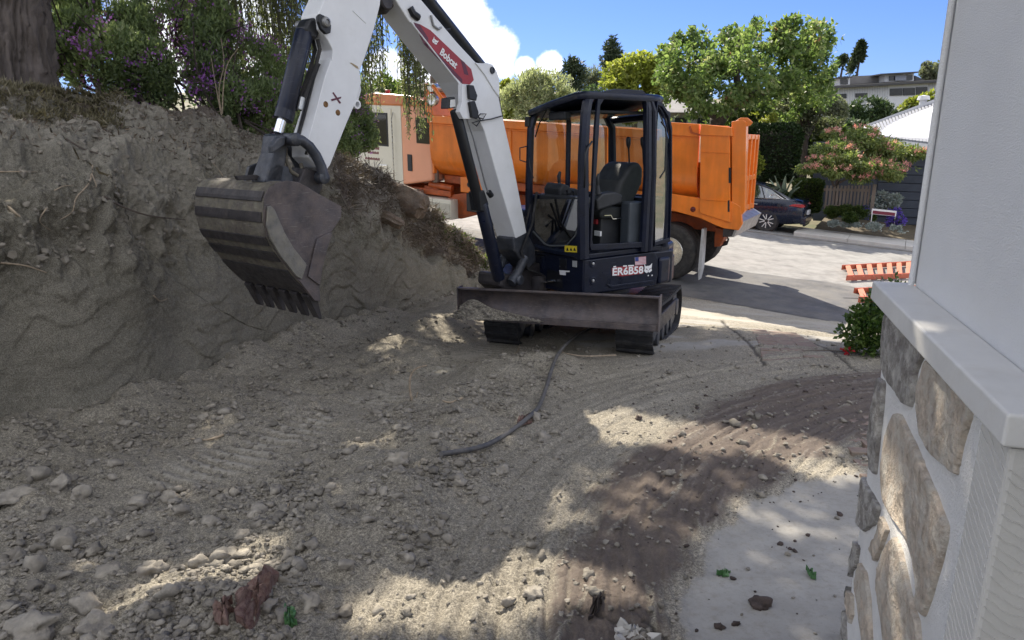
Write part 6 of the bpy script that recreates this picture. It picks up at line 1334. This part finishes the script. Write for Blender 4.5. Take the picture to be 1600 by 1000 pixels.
plant('silver_bush', 'rounded silver grey bush in front of the garage', [GP(1375, 312, 12, FT + .3), GP(1390, 318, 13, FT + .3), GP(1400, 312, 9, FT + .3)], 3500, .08, g_silver, 43, 'bush')
plant('violet_plant', 'mass of violet flowers to the right of the small sign', [GP(1397, 335, 9, FT - .5), GP(1405, 345, 8, FT - .6), GP(1392, 347, 7, FT - .6)], 1200, .06, g_mid, 44, 'flower', flowers=(260, violetm, .02, 10, .04))
plant('violet_plant', 'single clump of violet flowers at the foot of the timber post', [GP(1352, 328, 5, FT - .3), GP(1364, 340, 4.5, FT - .5)], 500, .06, g_mid, 45, 'flower', flowers=(70, violetm, .02, 10, .04))

# garage with white ribbed roof
gar = empty('garage', ST_(1400, 335, FT + 3.2), 'low garage with a dark blue door and a white ribbed metal roof', 'garage'); gw = mat('slate_blue_boards', (.045, .055, .075), .6, var=.15, vs=3)
GT = FT + 3.2; whiteroof = mat('white_roof_metal', (.50, .51, .53), .6, var=.04)
a = ST_(1352, 340, GT); 
mb = MB(); q = [ST_(1270, 345, GT), ST_(1640, 360, GT), ST_(1640, 232, GT), ST_(1270, 222, GT)]; mb.prism([p + NT * .06 for p in q], NT * 8); mb.build('wall', gw, gar)
for i in range(7):
    y0, y1 = 246 + i * 13.2, 246 + (i + 1) * 13.2 - 1.0; q = [ST_(1372, y1, GT), ST_(1560, y1 + 6, GT), ST_(1560, y0 + 6, GT), ST_(1372, y0, GT)]; mb = MB(); mb.prism(q, NT * .05); mb.build('door_panel', gw, gar, bevel=.01)
rA, rB, rC, rD = ST_(1353, 203, GT + 7), ST_(1600, 112, GT + 7), ST_(1620, 250, GT - .5), ST_(1362, 218, GT - .5)
mb = MB(); mb.prism([rA, rB, rC, rD], (0, 0, .08)); mb.build('roof', whiteroof, gar); 
ribs = MB()
for i in range(46):
    f = (i + .5) / 46; p, q = rA * (1 - f) + rB * f, rD * (1 - f) + rC * f; ribs.bar(p + np.array([0, 0, .10]), q + np.array([0, 0, .10]), .09, .09)
tag(ribs.build('roof_ribs', mat('rib_grey', (.24, .25, .27), .6), gar), kind='stuff')
MB().bar(rA + np.array([0, 0, .13]), rB + np.array([0, 0, .13]), .5, .16).build('ridge_cap', whiteroof, gar); MB().bar(rA + np.array([0, 0, .1]), rD + np.array([0, 0, .1]), .2, .14).build('rake_trim', whiteroof, gar); MB().bar(rD, rC, .12, .16).build('eave_fascia', mat('white_trim', (.7, .7, .7), .6), gar)
p = rA * .62 + rB * .38; MB().lathe([(.14, 0), (.14, .25), (.24, .27), (.20, .42), (0, .46)], p + np.array([0, 0, .1]), (0, 0, 1), 12).build('roof_vent', whiteroof, gar)

# long white house on the hill
HY = 58.0; hh = empty('hill_house', at(1370, 185, HY + 4), 'long white boarded house with dark window bands on the hill', 'house'); sid = mat('white_board_siding', (.60, .61, .62), .7, var=.05, vs=.5); dkt = mat('dark_fascia', (.05, .05, .055), .6); roofg = mat('grey_roof_felt', (.16, .155, .15), .9, var=.15, vs=1)
def hp(name, poly, Y, dep, m, parent=None):
    mb = MB(); mb.prism([at(x, y, Y) for x, y in poly], (0, dep, 0)); return mb.build(name, m, parent or hh)
fw = hp('wall', [(1276, 215), (1640, 215), (1640, 121), (1450, 129), (1290, 139), (1276, 139)], HY, 8, sid)
hp('fascia', [(1272, 139.5), (1450, 129.5), (1640, 119), (1640, 115.5), (1450, 126.5), (1272, 137)], HY - .6, .5, dkt)
hp('roof_slab', [(1272, 136.8), (1450, 126.3), (1640, 115), (1640, 114), (1450, 125.2), (1272, 135.5)], HY - .6, 9, roofg)
hp('roof', [(1322, 132), (1395, 128), (1376, 117), (1330, 119)], HY + 2, 5, roofg)
cl = hp('clerestory', [(1383, 128), (1428, 126), (1428, 114), (1383, 116)], HY + 1, 5, sid); hp('clerestory_roof', [(1376, 117), (1436, 113.5), (1436, 111.5), (1376, 115)], HY + .4, 6, dkt)
hp('window', [(1390, 126), (1426, 124.8), (1426, 117), (1390, 118.5)], HY + .9, .1, mat('dark_window', (.03, .035, .045), .1), cl)
hp('blind', [(1399, 125.8), (1416, 125.2), (1416, 117.6), (1399, 118.2)], HY + .8, .05, mat('grey_blind', (.25, .27, .32), .5), cl)
c2 = hp('clerestory', [(1312, 133), (1328, 132), (1328, 121), (1312, 122)], HY + 1, 5, sid); hp('window', [(1314, 131.5), (1325, 131), (1325, 123.5), (1314, 124.2)], HY + .9, .1, mat('dark_window', (.03, .035, .045), .1), c2); hp('clerestory_roof', [(1308, 122.4), (1332, 121), (1332, 119.3), (1308, 120.6)], HY + .5, 6, dkt)
hp('side_roof', [(1430, 118), (1445, 125), (1430, 126)], HY + 1, 4, dkt)
for x0, x1, y0, y1 in ((1391, 1410, 138.5, 149.5), (1411.5, 1430, 137.6, 149), (1432, 1449.5, 136.2, 148.5), (1310.5, 1323, 147, 154), (1337, 1355.5, 145.8, 152)): hp('window', [(x0, y1), (x1, y1 - .6), (x1, y0 - .6), (x0, y0)], HY - .08, .1, mat('dark_window', (.03, .035, .045), .1), fw)
bt = MB()
for i in range(70):
    px = 1280 + i * 2.6; pt = 137.8 - (px - 1280) * .0625
    if 1389 < px < 1451: continue
    bt.prism([at(px, 185, HY - .03), at(px + .8, 185, HY - .03), at(px + .8, pt + 2, HY - .03), at(px, pt + 2, HY - .03)], (0, .05, 0))
tag(bt.build('battens', mat('batten_white', (.42, .43, .45), .7), fw), kind='stuff')
# low house with a grey roof behind the cab
lh = empty('low_house', at(960, 200, 38), 'low pale house with a grey pitched roof behind the excavator cab', 'house')
hp('wall', [(850, 230), (1125, 230), (1125, 172), (850, 172)], 38, 7, mat('pale_render', (.50, .50, .48), .8), lh)
mb = MB(); mb.add([at(838, 174, 37.2), at(1135, 176, 37.2), at(1112, 152, 41.5), at(872, 148, 41.5), at(1135, 176, 46), at(838, 174, 46)], [[0, 1, 2, 3], [3, 2, 4, 5], [0, 3, 5], [1, 4, 2], [0, 5, 4, 1]]); mb.build('roof', roofg, lh)
for x in (1055, 1090): hp('window', [(x, 200), (x + 18, 200), (x + 18, 184), (x, 184)], 37.9, .15, mat('dark_window', (.03, .035, .045), .1), lh)

# ------------------------------------------------------------------ planting on and behind the bank
sh_blobs = [(at(px, py, Y), (r / 1100 * Y, r / 1100 * Y, r / 1100 * Y * .9)) for px, py, r, Y in ((120, 60, 44, 8.0), (175, 85, 46, 7.8), (235, 105, 44, 8.0), (300, 125, 44, 8.2), (360, 145, 42, 8.4), (415, 160, 38, 8.7), (215, 60, 52, 8.4), (285, 75, 55, 8.7), (350, 90, 52, 8.9), (405, 110, 48, 9.1), (460, 150, 40, 9.3), (165, 30, 46, 8.4), (250, 25, 44, 8.8), (325, 40, 44, 9.0), (120, 10, 40, 8.5), (95, 95, 30, 8.0), (140, 118, 30, 7.9), (190, 138, 30, 7.9), (245, 152, 30, 8.1), (300, 162, 30, 8.3), (350, 180, 28, 8.5), (400, 196, 28, 8.7), (440, 205, 28, 9.0))]
shr = empty('flowering_shrub', sh_blobs[4][0] - np.array([0, -.4, 1.2]), 'big dark shrub dotted with purple flowers on top of the bank', 'shrub')
rs = np.random.default_rng(50)
P, d = crown_points(sh_blobs, 46000, rs, .6, 1.9, -.10); V, F = leaf_mesh(P, .060, .013, rs, up=.9, out=d * .5); link_mesh('leaves', np_mesh(V, F), g_near, shr)
C_, _ = crown_points(sh_blobs, 340, rs, 1.0, 2.2, .10); tufts('flowers', C_, .05, 13, .034, .013, purplem, shr, 51)
mb = MB()
for b in sh_blobs:
    for _ in range(3): p = b[0] + rs.normal(size=3) * .2; limb(mb, [np.array([p[0] * .97, p[1] + .1, b[0][2] - b[1][2] * 1.6]), (p + b[0]) / 2 - np.array([0, 0, .2]), p + rs.normal(size=3) * .3], .02, .006, 5)
mb.build('stems', bark, shr)
sb2 = [(at(px, py, Y), (r / 1100 * Y, r / 1100 * Y, r / 1100 * Y)) for px, py, r, Y in ((525, 165, 36, 10.6), (552, 185, 32, 10.8), (510, 205, 34, 10.4), (562, 215, 24, 10.9), (535, 225, 28, 10.6), (488, 180, 34, 10.2), (545, 150, 26, 10.8))]
sh2 = empty('rounded_shrub', sb2[2][0] - np.array([0, 0, .6]), 'rounded dark shrub with faint purple flowers between the stick and the truck door', 'shrub')
P, d = crown_points(sb2, 17000, rs, .6, 1.8, -.15); V, F = leaf_mesh(P, .06, .014, rs, up=.8, out=d * .5); link_mesh('leaves', np_mesh(V, F), g_near, sh2)
C_, _ = crown_points(sb2, 60, rs, .97, 2.2, .0); tufts('flowers', C_, .05, 14, .028, .010, purplem, sh2, 53)
mb = MB()
for b in sb2: limb(mb, [b[0] - np.array([0, 0, .9]), b[0] - np.array([.05, 0, .3]), b[0]], .02, .006, 5)
mb.build('stems', bark, sh2)

GAPS = [((860, 662), (960, 655), .20), ((900, 668), (1235, 705), .26), ((690, 905), (905, 965), .15), ((600, 990), (830, 985), .18), ((190, 992), (365, 915), .15), ((1245, 735), (1325, 742), .12), ((1000, 600), (1120, 578), .05), ((560, 700), (610, 690), .03)]
def sun_gaps(P, rs_):  # crown leaves cut away along sun rays to shape the sun patches
    k = (P[:, 2] + .33) / SUN_DIR[2]; g = P[:, :2] - np.array([SUN_DIR[0], SUN_DIR[1]]) * k[:, None]; keep = np.ones(len(P), bool)
    for a, b, r in GAPS:
        a = gpt(*a)[:2]; b = gpt(*b)[:2]; d = b - a; t = np.clip(((g - a) @ d) / (d @ d), 0, 1); dist = np.linalg.norm(g - (a + t[:, None] * d), axis=1)
        keep &= dist > (r * (1.0 + .55 * fbm(g[:, 0], g[:, 1], o=3, s=2.5)) + .10)
    sdv = np.array(SUN_DIR)
    for px_, py_, r in ((1400, 760, .04), (1490, 640, .03), (1410, 880, .03)):
        q = on_plane(px_, py_, CW(0, -.05, 0), FN); v = P - q; keep &= np.linalg.norm(v - (v @ sdv)[:, None] * sdv, axis=1) > r + .10
    return keep
# big furrowed trunk at the upper left with its crown overhead
def big_trunk():
    base = at(8, 128, 7.0); nz_, na = 150, 220; z = np.linspace(-.35, 4.6, nz_); a = np.linspace(0, 2 * math.pi, na, endpoint=False); Z, A_ = np.meshgrid(z, a, indexing='ij')
    r = .40 + .09 * np.exp(-np.clip(Z + .2, 0, 9) * 3) + .10 * sst(Z, 2.6, 4.6); cx = .16 * np.sin(Z * .6)
    tw = A_ + Z * .16
    tw = tw + .25 * fbm(np.cos(A_) * 2, np.sin(A_) * 2, Z * 1.2, o=3)
    rr_ = r - .08 + .13 * np.clip(ridged(np.cos(tw) * 3.4, np.sin(tw) * 3.4, Z * .9, o=4, s=1.4), 0, 1.2) ** 2 + .04 * fbm(np.cos(A_) * 1.5, np.sin(A_) * 1.5, Z * .5, o=3) + .012 * ridged(np.cos(tw) * 16, np.sin(tw) * 16, Z * 1.6, o=2)
    X = base[0] + cx + rr_ * np.cos(A_); Y_ = base[1] + rr_ * np.sin(A_); Zw = base[2] + Z; V = np.stack([X, Y_, Zw], -1).reshape(-1, 3)
    i = np.arange(nz_ - 1)[:, None] * na; j = np.arange(na)[None, :]; F = np.stack([i + j, i + (j + 1) % na, i + na + (j + 1) % na, i + na + j], -1).reshape(-1, 4)
    return base, np_mesh(V, F, True)
tbase, tme = big_trunk()
bt_ = empty('furrowed_tree', tbase, 'thick furrowed grey trunk at the upper left corner', 'tree'); link_mesh('trunk', tme, mat('furrowed_bark', (.125, .105, .095), .95, var=.35, vs=9, bump=1.0, bs=22, bdist=.03, vec=(1, 1, .2)), bt_)
top = tbase + np.array([.1, 0, 4.5])
cb1 = [((-5.6, 8.4, 6.6), (2.0, 2.0, 1.0)), ((-3.4, 9.2, 6.7), (2.0, 1.9, 1.0)), ((-4.6, 11.8, 7.0), (2.2, 2.4, 1.1)), ((-7.6, 10.5, 7.0), (1.9, 2.3, 1.3)), ((-3.3, 7.0, 6.2), (1.6, 1.5, .8)), ((-1.3, 8.4, 6.5), (1.8, 1.6, .9)), ((-6.5, 6.0, 6.4), (1.8, 1.8, .9)), ((-1.6, 5.6, 5.9), (1.5, 1.2, .6)), ((-3.4, 5.4, 6.0), (1.4, 1.2, .6)), ((-.6, 7.0, 6.1), (1.3, 1.2, .6)), ((-.5, 5.9, 6.3), (1.4, 1.2, .6)), ((-.3, 4.5, 6.1), (1.1, 1.1, .5)), ((-1.6, 4.4, 6.0), (1.2, 1.0, .5))]  # outermost unseen leaf clusters added to shade the wall
cb1 = [((a[0] + .5, a[1] - .2, a[2]), r) for a, r in cb1]; mb = MB()
for b in cb1: limb(mb, [top - np.array([0, 0, .6]), (top + np.array(b[0])) / 2 + np.array([0, 0, .2]), np.array(b[0])], .16, .03, 7)
mb.build('limbs', bark_g, bt_)
P, d = crown_points(cb1, 42000, rs, .3, .8, -.6); P = P[sun_gaps(P, rs)]; V, F = leaf_mesh(P, .17, .055, rs, up=-.3); link_mesh('crown', np_mesh(V, F), g_mid, bt_)
# weeping tree: trunk behind the shrub, crown above the drive, hanging strands
wb = np.array([-2.9, 12.6, .9]); wt = empty('weeping_tree', wb, 'weeping tree trailing fine hanging branches behind the raised stick', 'tree'); wtop = np.array([-2.4, 12.8, 5.2])
cb2 = [((-1.1, 12.0, 6.9), (2.0, 1.9, .9)), ((.5, 13.6, 7.1), (1.8, 1.8, .9)), ((-1.6, 14.6, 7.4), (2.1, 2.1, 1.0)), ((-3.2, 13.2, 7.3), (1.9, 2.0, 1.0)), ((.1, 10.6, 6.6), (1.6, 1.5, .8)), ((1.3, 12.0, 6.9), (1.3, 1.4, .7)), ((.4, 16.0, 7.7), (1.8, 1.5, .8))]
cb2 = [((a[0] + .6, a[1] - .1, a[2]), r) for a, r in cb2]; mb = MB(); limb(mb, [wb, wb * .5 + wtop * .5 + np.array([-.3, .1, 0]), wtop], .17, .12, 12)
for b in cb2: limb(mb, [wtop - np.array([0, 0, .2]), (wtop + np.array(b[0])) / 2 + np.array([0, 0, .3]), np.array(b[0])], .09, .02, 7)
mb.build('trunk', bark_g, wt)
P, d = crown_points(cb2, 30000, rs, .3, .8, -.6); P = P[sun_gaps(P, rs)]; V, F = leaf_mesh(P, .17, .05, rs, up=-.4); link_mesh('crown', np_mesh(V, F), g_will, wt)
tw = MB(); LP = []
def strand(px, ylow, Y, top_z=4.6):
    lo = at(px, ylow, Y); n = int((top_z - lo[2]) / .035) + 2; t = np.linspace(0, 1, n); ph = rs.uniform(0, 6)
    x = lo[0] + .12 * np.sin(t * 3 + ph) * t + .10 * (rs.random() - .5) * t; y = lo[1] + .12 * np.cos(t * 2.5 + ph) * t; z = lo[2] + (top_z - lo[2]) * t
    Q = np.stack([x, y, z], 1); tw.tube([tuple(q) for q in Q[::6]] + [tuple(Q[-1])], .004, 3, caps=False); LP.append(Q[rs.random(n) < .9])
for _ in range(300): strand(rs.uniform(270, 500), rs.normal(95, 30), rs.uniform(9.6, 11.5))
for _ in range(110): strand(rs.uniform(100, 300), rs.normal(30, 22), rs.uniform(9.6, 11))
for _ in range(50): strand(rs.normal(578, 14), min(250, rs.normal(130, 40)), rs.uniform(11.2, 12.4))
for _ in range(60): strand(rs.normal(652, 11), min(212, rs.normal(165, 34)), rs.uniform(11.0, 12.2))
for _ in range(11): strand(rs.normal(630, 5), min(190, rs.normal(130, 40)), rs.uniform(11.4, 12.2))
for _ in range(20): strand(rs.uniform(590, 690), rs.normal(70, 25), rs.uniform(11.4, 12.6))
for _ in range(16): strand(rs.uniform(480, 560), rs.normal(60, 30), rs.uniform(10.4, 12))
tag(tw.build('hanging_twigs', bark_g, wt), kind='stuff')
P = np.concatenate(LP); P = P + rs.normal(size=P.shape) * .016; V, F = leaf_mesh(P, .085, .011, rs, up=-1.7); tag(link_mesh('hanging_leaves', np_mesh(V, F), g_will, wt), kind='stuff')
# dry grass and leaf litter on the crest
def tuftfield(name, label, U0, U1, V0, V1, n, L_, W_, m, seed, up=1.0, parent=None):
    r = np.random.default_rng(seed); i = np.clip((r.uniform(U0, U1, n) / (len(ctrl) - 1) * (len(BU) - 1)).astype(int), 0, len(BU) - 1); j = np.clip(np.searchsorted(BV, r.uniform(V0, V1, n)), 0, len(BV) - 1)
    P = BG[i, j] + r.normal(size=(n, 3)) * .012; V, F = leaf_mesh(P, L_, W_, r, up=up); return tag(link_mesh(name, np_mesh(V, F), m, parent), label, kind='stuff')
dry = leafmat('dry_grass', [(0, (.07, .062, .035)), (.5, (.13, .115, .065)), (1, (.24, .21, .14))], .1); lit = leafmat('dead_litter', [(0, (.06, .045, .035)), (.6, (.14, .11, .085)), (1, (.30, .25, .2))], .1)
tuftfield('dry_grass', 'short dry grass on the crest of the bank below the trunk', .2, 2.3, 5.15, 6.4, 9000, .07, .006, dry, 71, up=.9)
tuftfield('leaf_litter', 'dead leaf litter and fine roots along the crest of the bank', .2, 8.6, 4.6, 6.3, 7000, .055, .006, lit, 72, up=.0)
tuftfield('root_fibres', 'tangle of torn roots and dry stalks near the end of the bank', 4.6, 7.8, 3.5, 5.9, 11000, .15, .0045, lit, 73, up=-.2)
tuftfield('weeds', 'green weeds on the low end of the bank', 6.4, 8.8, 4.6, 6.2, 2600, .06, .012, g_mid, 74, up=.9)
# roots on the cut face
rootm = mat('pale_root', (.30, .24, .17), .85, var=.3, vs=30); rootd = mat('dark_root', (.10, .08, .065), .9, var=.3, vs=30)
for path, rad, m_ in ([(145, 260), (140, 285), (118, 310), (112, 330), (92, 343)], .007, rootm), ([(143, 270), (150, 290), (146, 292)], .005, rootm), ([(0, 314), (16, 326), (33, 341)], .014, rootm), ([(162, 308), (195, 325), (235, 336), (288, 344)], .010, rootd), ([(104, 218), (130, 232), (160, 243), (172, 246)], .008, rootd), \
        ([(72, 327), (62, 344), (80, 359)], .005, rootm), ([(0, 268), (30, 269), (56, 268)], .006, rootm), ([(176, 190), (192, 202), (225, 199)], .008, rootm), ([(293, 222), (295, 245), (300, 262)], .005, rootm), ([(333, 255), (348, 275), (356, 295)], .005, rootm), ([(85, 298), (100, 292), (115, 290)], .005, rootm), ([(0, 412), (40, 414), (72, 426)], .008, rootm), \
        ([(530, 300), (545, 330), (560, 352)], .006, rootd), ([(560, 285), (600, 300), (640, 318)], .012, rootd), ([(600, 270), (596, 290), (606, 310)], .006, rootm), ([(670, 330), (690, 345), (700, 362)], .008, rootd), ([(240, 462), (250, 470), (262, 466)], .007, rootm):
    pts = [];
    for (x, y) in path: p, n_ = bpt(x, y); pts.append(p + np.array([-p[0], -p[1], EYE - p[2]]) / np.linalg.norm(p - EYEV) * .03)
    P_ = catmull(np.array(pts), np.linspace(0, len(pts) - 1, 12)); MB().tube([tuple(q) for q in P_], list(np.linspace(rad, rad * .4, 12)), 6).build('root', m_, BANK, smooth=60)
for lab_, path in (('tallest bare tan stalk standing upright before the flowering shrub', [(345, 60), (350, 100), (342, 140), (346, 178)]), ('bare tan stalk curving right beside the tallest stalk', [(372, 75), (352, 110), (347, 178)]), ('shortest bare tan stalk leaning left of the tallest stalk', [(330, 90), (338, 140), (346, 180)])):
    tag(limb(MB(), [at(x, y, 8.0) for x, y in path[::-1]], .008, .003, 5).build('dry_stalk', rootm, origin=at(346, 180, 8.0)), lab_, 'stalk', 'bare stalks on the bank')
# stump wood at the bank end
def log(a, b, r, label, seed, m):
    n, k = 26, 30; a, b = np.array(a), np.array(b); d = (b - a) / np.linalg.norm(b - a); s = np.cross(d, (0, 0, 1)); s /= np.linalg.norm(s); u = np.cross(s, d); V = []
    for i in range(n):
        t = i / (n - 1); 
        for j in range(k):
            A_ = 2 * math.pi * j / k; rr_ = r * (.75 + .45 * math.sin(t * 2.6) ) * (1 + .28 * float(ridged(math.cos(A_) * 2 + seed, math.sin(A_) * 2, t * .8, o=3)) - .15) * (1 if i < n - 1 else .45)
            V.append(a + (b - a) * (t + .10 * float(perlin(math.cos(A_) * 2, math.sin(A_) * 2 + seed, 0)) * (i > n - 4)) + s * rr_ * math.cos(A_) + u * rr_ * math.sin(A_))
    F = [[i * k + j, i * k + (j + 1) % k, (i + 1) * k + (j + 1) % k, (i + 1) * k + j] for i in range(n - 1) for j in range(k)]
    mb = MB(); mb.v = [tuple(v) for v in V]; mb.f = F + [list(range(k)), [(n - 1) * k + j for j in range(k)]]
    return tag(mb.build('log', m, origin=a, smooth=50), label, 'log')
logm = mat('torn_wood', (.17, .12, .085), .9, var=.45, vs=10, bump=1.0, bs=40, bdist=.02, vec=(1, 1, 1), dust=.4, dustcol=(.22, .2, .17))
log(at(585, 292, 10.2), at(664, 326, 9.9), .17, 'torn tree stump jutting from the end of the bank before the truck', 3, logm)
log(at(560, 318, 9.3), at(628, 352, 9.5), .07, 'splintered root wood lying on the bank face below the torn stump', 8, logm)

# ------------------------------------------------------------------ small things on the yard
def gpath(pts, dz): 
    out = []
    for (x, y) in pts:
        p = gpt(x, y); p[2] = surf_z(p[0], p[1])[0] + dz; out.append(p)
    return np.array(out)
Q = gpath([(935, 506), (905, 521), (872, 575), (848, 630), (829, 662), (765, 706), (690, 747)], .034); Q[0, 2] -= .0; Qs = catmull(Q, np.linspace(0, len(Q) - 1, 70))
tag(MB().tube([tuple(q) for q in Qs], .0155, 10).build('black_pipe', mat('dusty_black_pipe', (.055, .055, .06), .7, var=.3, dust=.5, dustcol=(.16, .145, .12)), origin=Q[5], smooth=60), 'bent black pipe running from the spoil to under the blade', 'pipe')
def twig(path, rad, label, m_=rootm, lift=None, name='twig', dz=.01):
    if lift is None: P_ = gpath(path, dz)
    else:
        b = gpt(*path[-1]); b[2] = surf_z(b[0], b[1])[0]; P_ = np.array([on_plane(x, y, b, np.array([0, 1., 0])) for x, y in path])
    P_ = catmull(P_, np.linspace(0, len(P_) - 1, 14)); return tag(MB().tube([tuple(q) for q in P_], list(np.linspace(rad * .5, rad, 14)), 6).build(name, m_, origin=P_[-1], smooth=60), label, 'twig')
twig([(667, 571), (650, 576), (641, 590), (641, 612), (645, 630)], .011, 'pale curved stick standing upright in the spoil', lift=1)
twig([(653, 612), (650, 622), (648, 630)], .006, 'short side shoot at the foot of the upright pale stick', lift=1)
twig([(298, 687), (325, 686), (350, 683)], .010, 'short pale stick lying flat below the scraped bank')
twig([(878, 563), (905, 564), (930, 561), (962, 559)], .009, 'straight tan stick lying across the black pipe', dz=.03)
twig([(692, 637), (705, 638), (722, 634)], .011, 'flat pale splinter on the spoil right of the upright stick')
twig([(788, 555), (806, 548), (812, 536)], .006, 'thin bent twig in front of the left track')
twig([(1252, 552), (1300, 552), (1370, 556)], .006, 'thin dark twig pointing at the green bush', rootd)
twig([(455, 795), (447, 812), (440, 826)], .005, 'thin straw leaning on the spoil below the bucket')
redb = mat('red_brown_bark', (.075, .028, .022), .85, var=.4, vs=25, bump=.8, bs=60, dust=.55, dustcol=(.24, .17, .135))
def slab(poly, label, m_, name='bark_piece', cat='bark', th=.02, tilt=.10, seed=0):
    base = gpath(poly, .0); c = base.mean(0); n = len(poly); r = np.random.default_rng(seed); mb = MB()
    k = 28; t = np.linspace(0, n, k, endpoint=False); Q = base[np.floor(t).astype(int) % n] * (1 - (t % 1))[:, None] + base[(np.floor(t).astype(int) + 1) % n] * (t % 1)[:, None]
    Q[:, :2] += r.normal(size=(k, 2)) * .006; hgt = tilt * (.5 + .5 * perlin(Q[:, 0] * 9 + seed, Q[:, 1] * 9))
    for s, z in ((1.0, 0), (1.0, 1.0), (.6, 1.25), (.2, 1.1)):
        for q, h in zip(Q, hgt): mb.v.append(tuple(c + (q - c) * s + np.array([0, 0, .005 + (h * z + .012 * r.normal()) * (z > 0)])))
    mb.f = [[i * k + j, i * k + (j + 1) % k, (i + 1) * k + (j + 1) % k, (i + 1) * k + j] for i in range(3) for j in range(k)] + [[3 * k + j for j in range(k)], list(range(k))[::-1]]
    return tag(mb.build(name, m_, origin=c, smooth=40), label, cat)
slab([(436, 920), (430, 945), (412, 968), (395, 1000), (372, 1000), (375, 975), (392, 945), (415, 928)], 'split red brown bark piece at the lower left of the picture', redb, seed=3, tilt=.085)
slab([(362, 975), (368, 985), (360, 1002), (338, 1002), (340, 982)], 'smaller red bark flake at the bottom edge beside the split piece', redb, seed=4, tilt=.06)
slab([(944, 938), (940, 955), (930, 975), (921, 984), (924, 965), (936, 946)], 'narrow dark bark sliver in the brown soil at the bottom', mat('charred_bark', (.03, .022, .018), .9), seed=5, tilt=.03)
slab([(835, 655), (830, 668), (812, 674), (806, 668), (818, 658)], 'rust coloured rag caught on the bend of the pipe', redb, 'rag', 'rag', seed=6, tilt=.03)
gl_ = mat('green_leaf', (.06, .15, .05), .5)
slab([(448, 962), (462, 968), (468, 985), (452, 990), (440, 978)], 'crumpled green leaf among clods at the bottom left', gl_, 'fallen_leaf', 'leaf', seed=7, tilt=.02)
slab([(1122, 899), (1130, 895), (1142, 896), (1138, 901), (1128, 902)], 'small curled green leaf on the bare concrete', gl_, 'fallen_leaf', 'leaf', seed=8, tilt=.012)
slab([(1262, 892), (1268, 896), (1272, 906), (1266, 902)], 'tiny green sprig on the concrete near the stone wall', gl_, 'fallen_leaf', 'leaf', seed=9, tilt=.01)
# slab corner at the bottom edge
slab([(965, 988), (1005, 992), (1030, 1010), (960, 1012)], 'broken concrete corner showing at the bottom edge', concrete, 'concrete_chunk', 'concrete', seed=10, tilt=.02)
# bush in front of the far end of the wall
bb = [((x, y, z), (r, r, r)) for x, y, z, r in ((3.44, 6.75, -.34, .20), (3.50, 6.85, -.18, .15), (3.62, 6.75, -.30, .20), (3.72, 6.9, -.12, .20), (3.46, 6.6, -.44, .11), (3.75, 6.6, -.38, .22), (3.9, 7.1, -.0, .18), (3.85, 7.1, -.2, .24), (4.05, 6.8, -.1, .26))]
rb = plant('rose_bush', 'glossy green bush peeping out from behind the stone wall', [(np.array(a), b) for a, b in bb], 3600, .055, leafmat('glossy_leaves', [(0, (.015, .035, .012)), (.5, (.05, .09, .02)), (1, (.14, .19, .05))], .3, .3), 81, 'bush')
p = gpt(1324, 556); tufts('rose_bloom', np.array([p + np.array([0, 0, .03])]), .02, 24, .035, .014, leafmat('red_petal', [(0, (.35, .01, .02)), (1, (.5, .03, .04))]), rb, 82)
# orange ladders lying beyond the bush
def ladder(a0, a1, b0, b1, n, label, lift):
    A0, A1, B0, B1 = [gpt(*p) + np.array([0, 0, lift]) for p in (a0, a1, b0, b1)]; lm = mat('orange_fibreglass', (.42, .10, .05), .5, var=.15)
    root = empty('ladder', (A0 + B1) / 2 - np.array([0, 0, lift]), label, 'ladder')
    for p, q in ((A0, A1), (B0, B1)): MB().bar(p, q, .03, .11).build('ladder_rail', lm, root, bevel=.005)
    for i in range(n):
        f = (i + .5) / n; MB().bar(A0 * (1 - f) + A1 * f + np.array([0, 0, .02]), B0 * (1 - f) + B1 * f + np.array([0, 0, .03]), .10, .03).build('ladder_step', mat('pale_orange_step', (.55, .19, .11), .5, var=.1), root, bevel=.004)
ladder((1322, 441), (1440, 436), (1315, 424), (1440, 416), 8, 'orange ladder lying in the sun on the street edge beyond the wall', .09)
ladder((1341, 474), (1440, 474), (1334, 460), (1440, 455), 6, 'second orange ladder lying nearer the green bush, half hidden by it', .07)
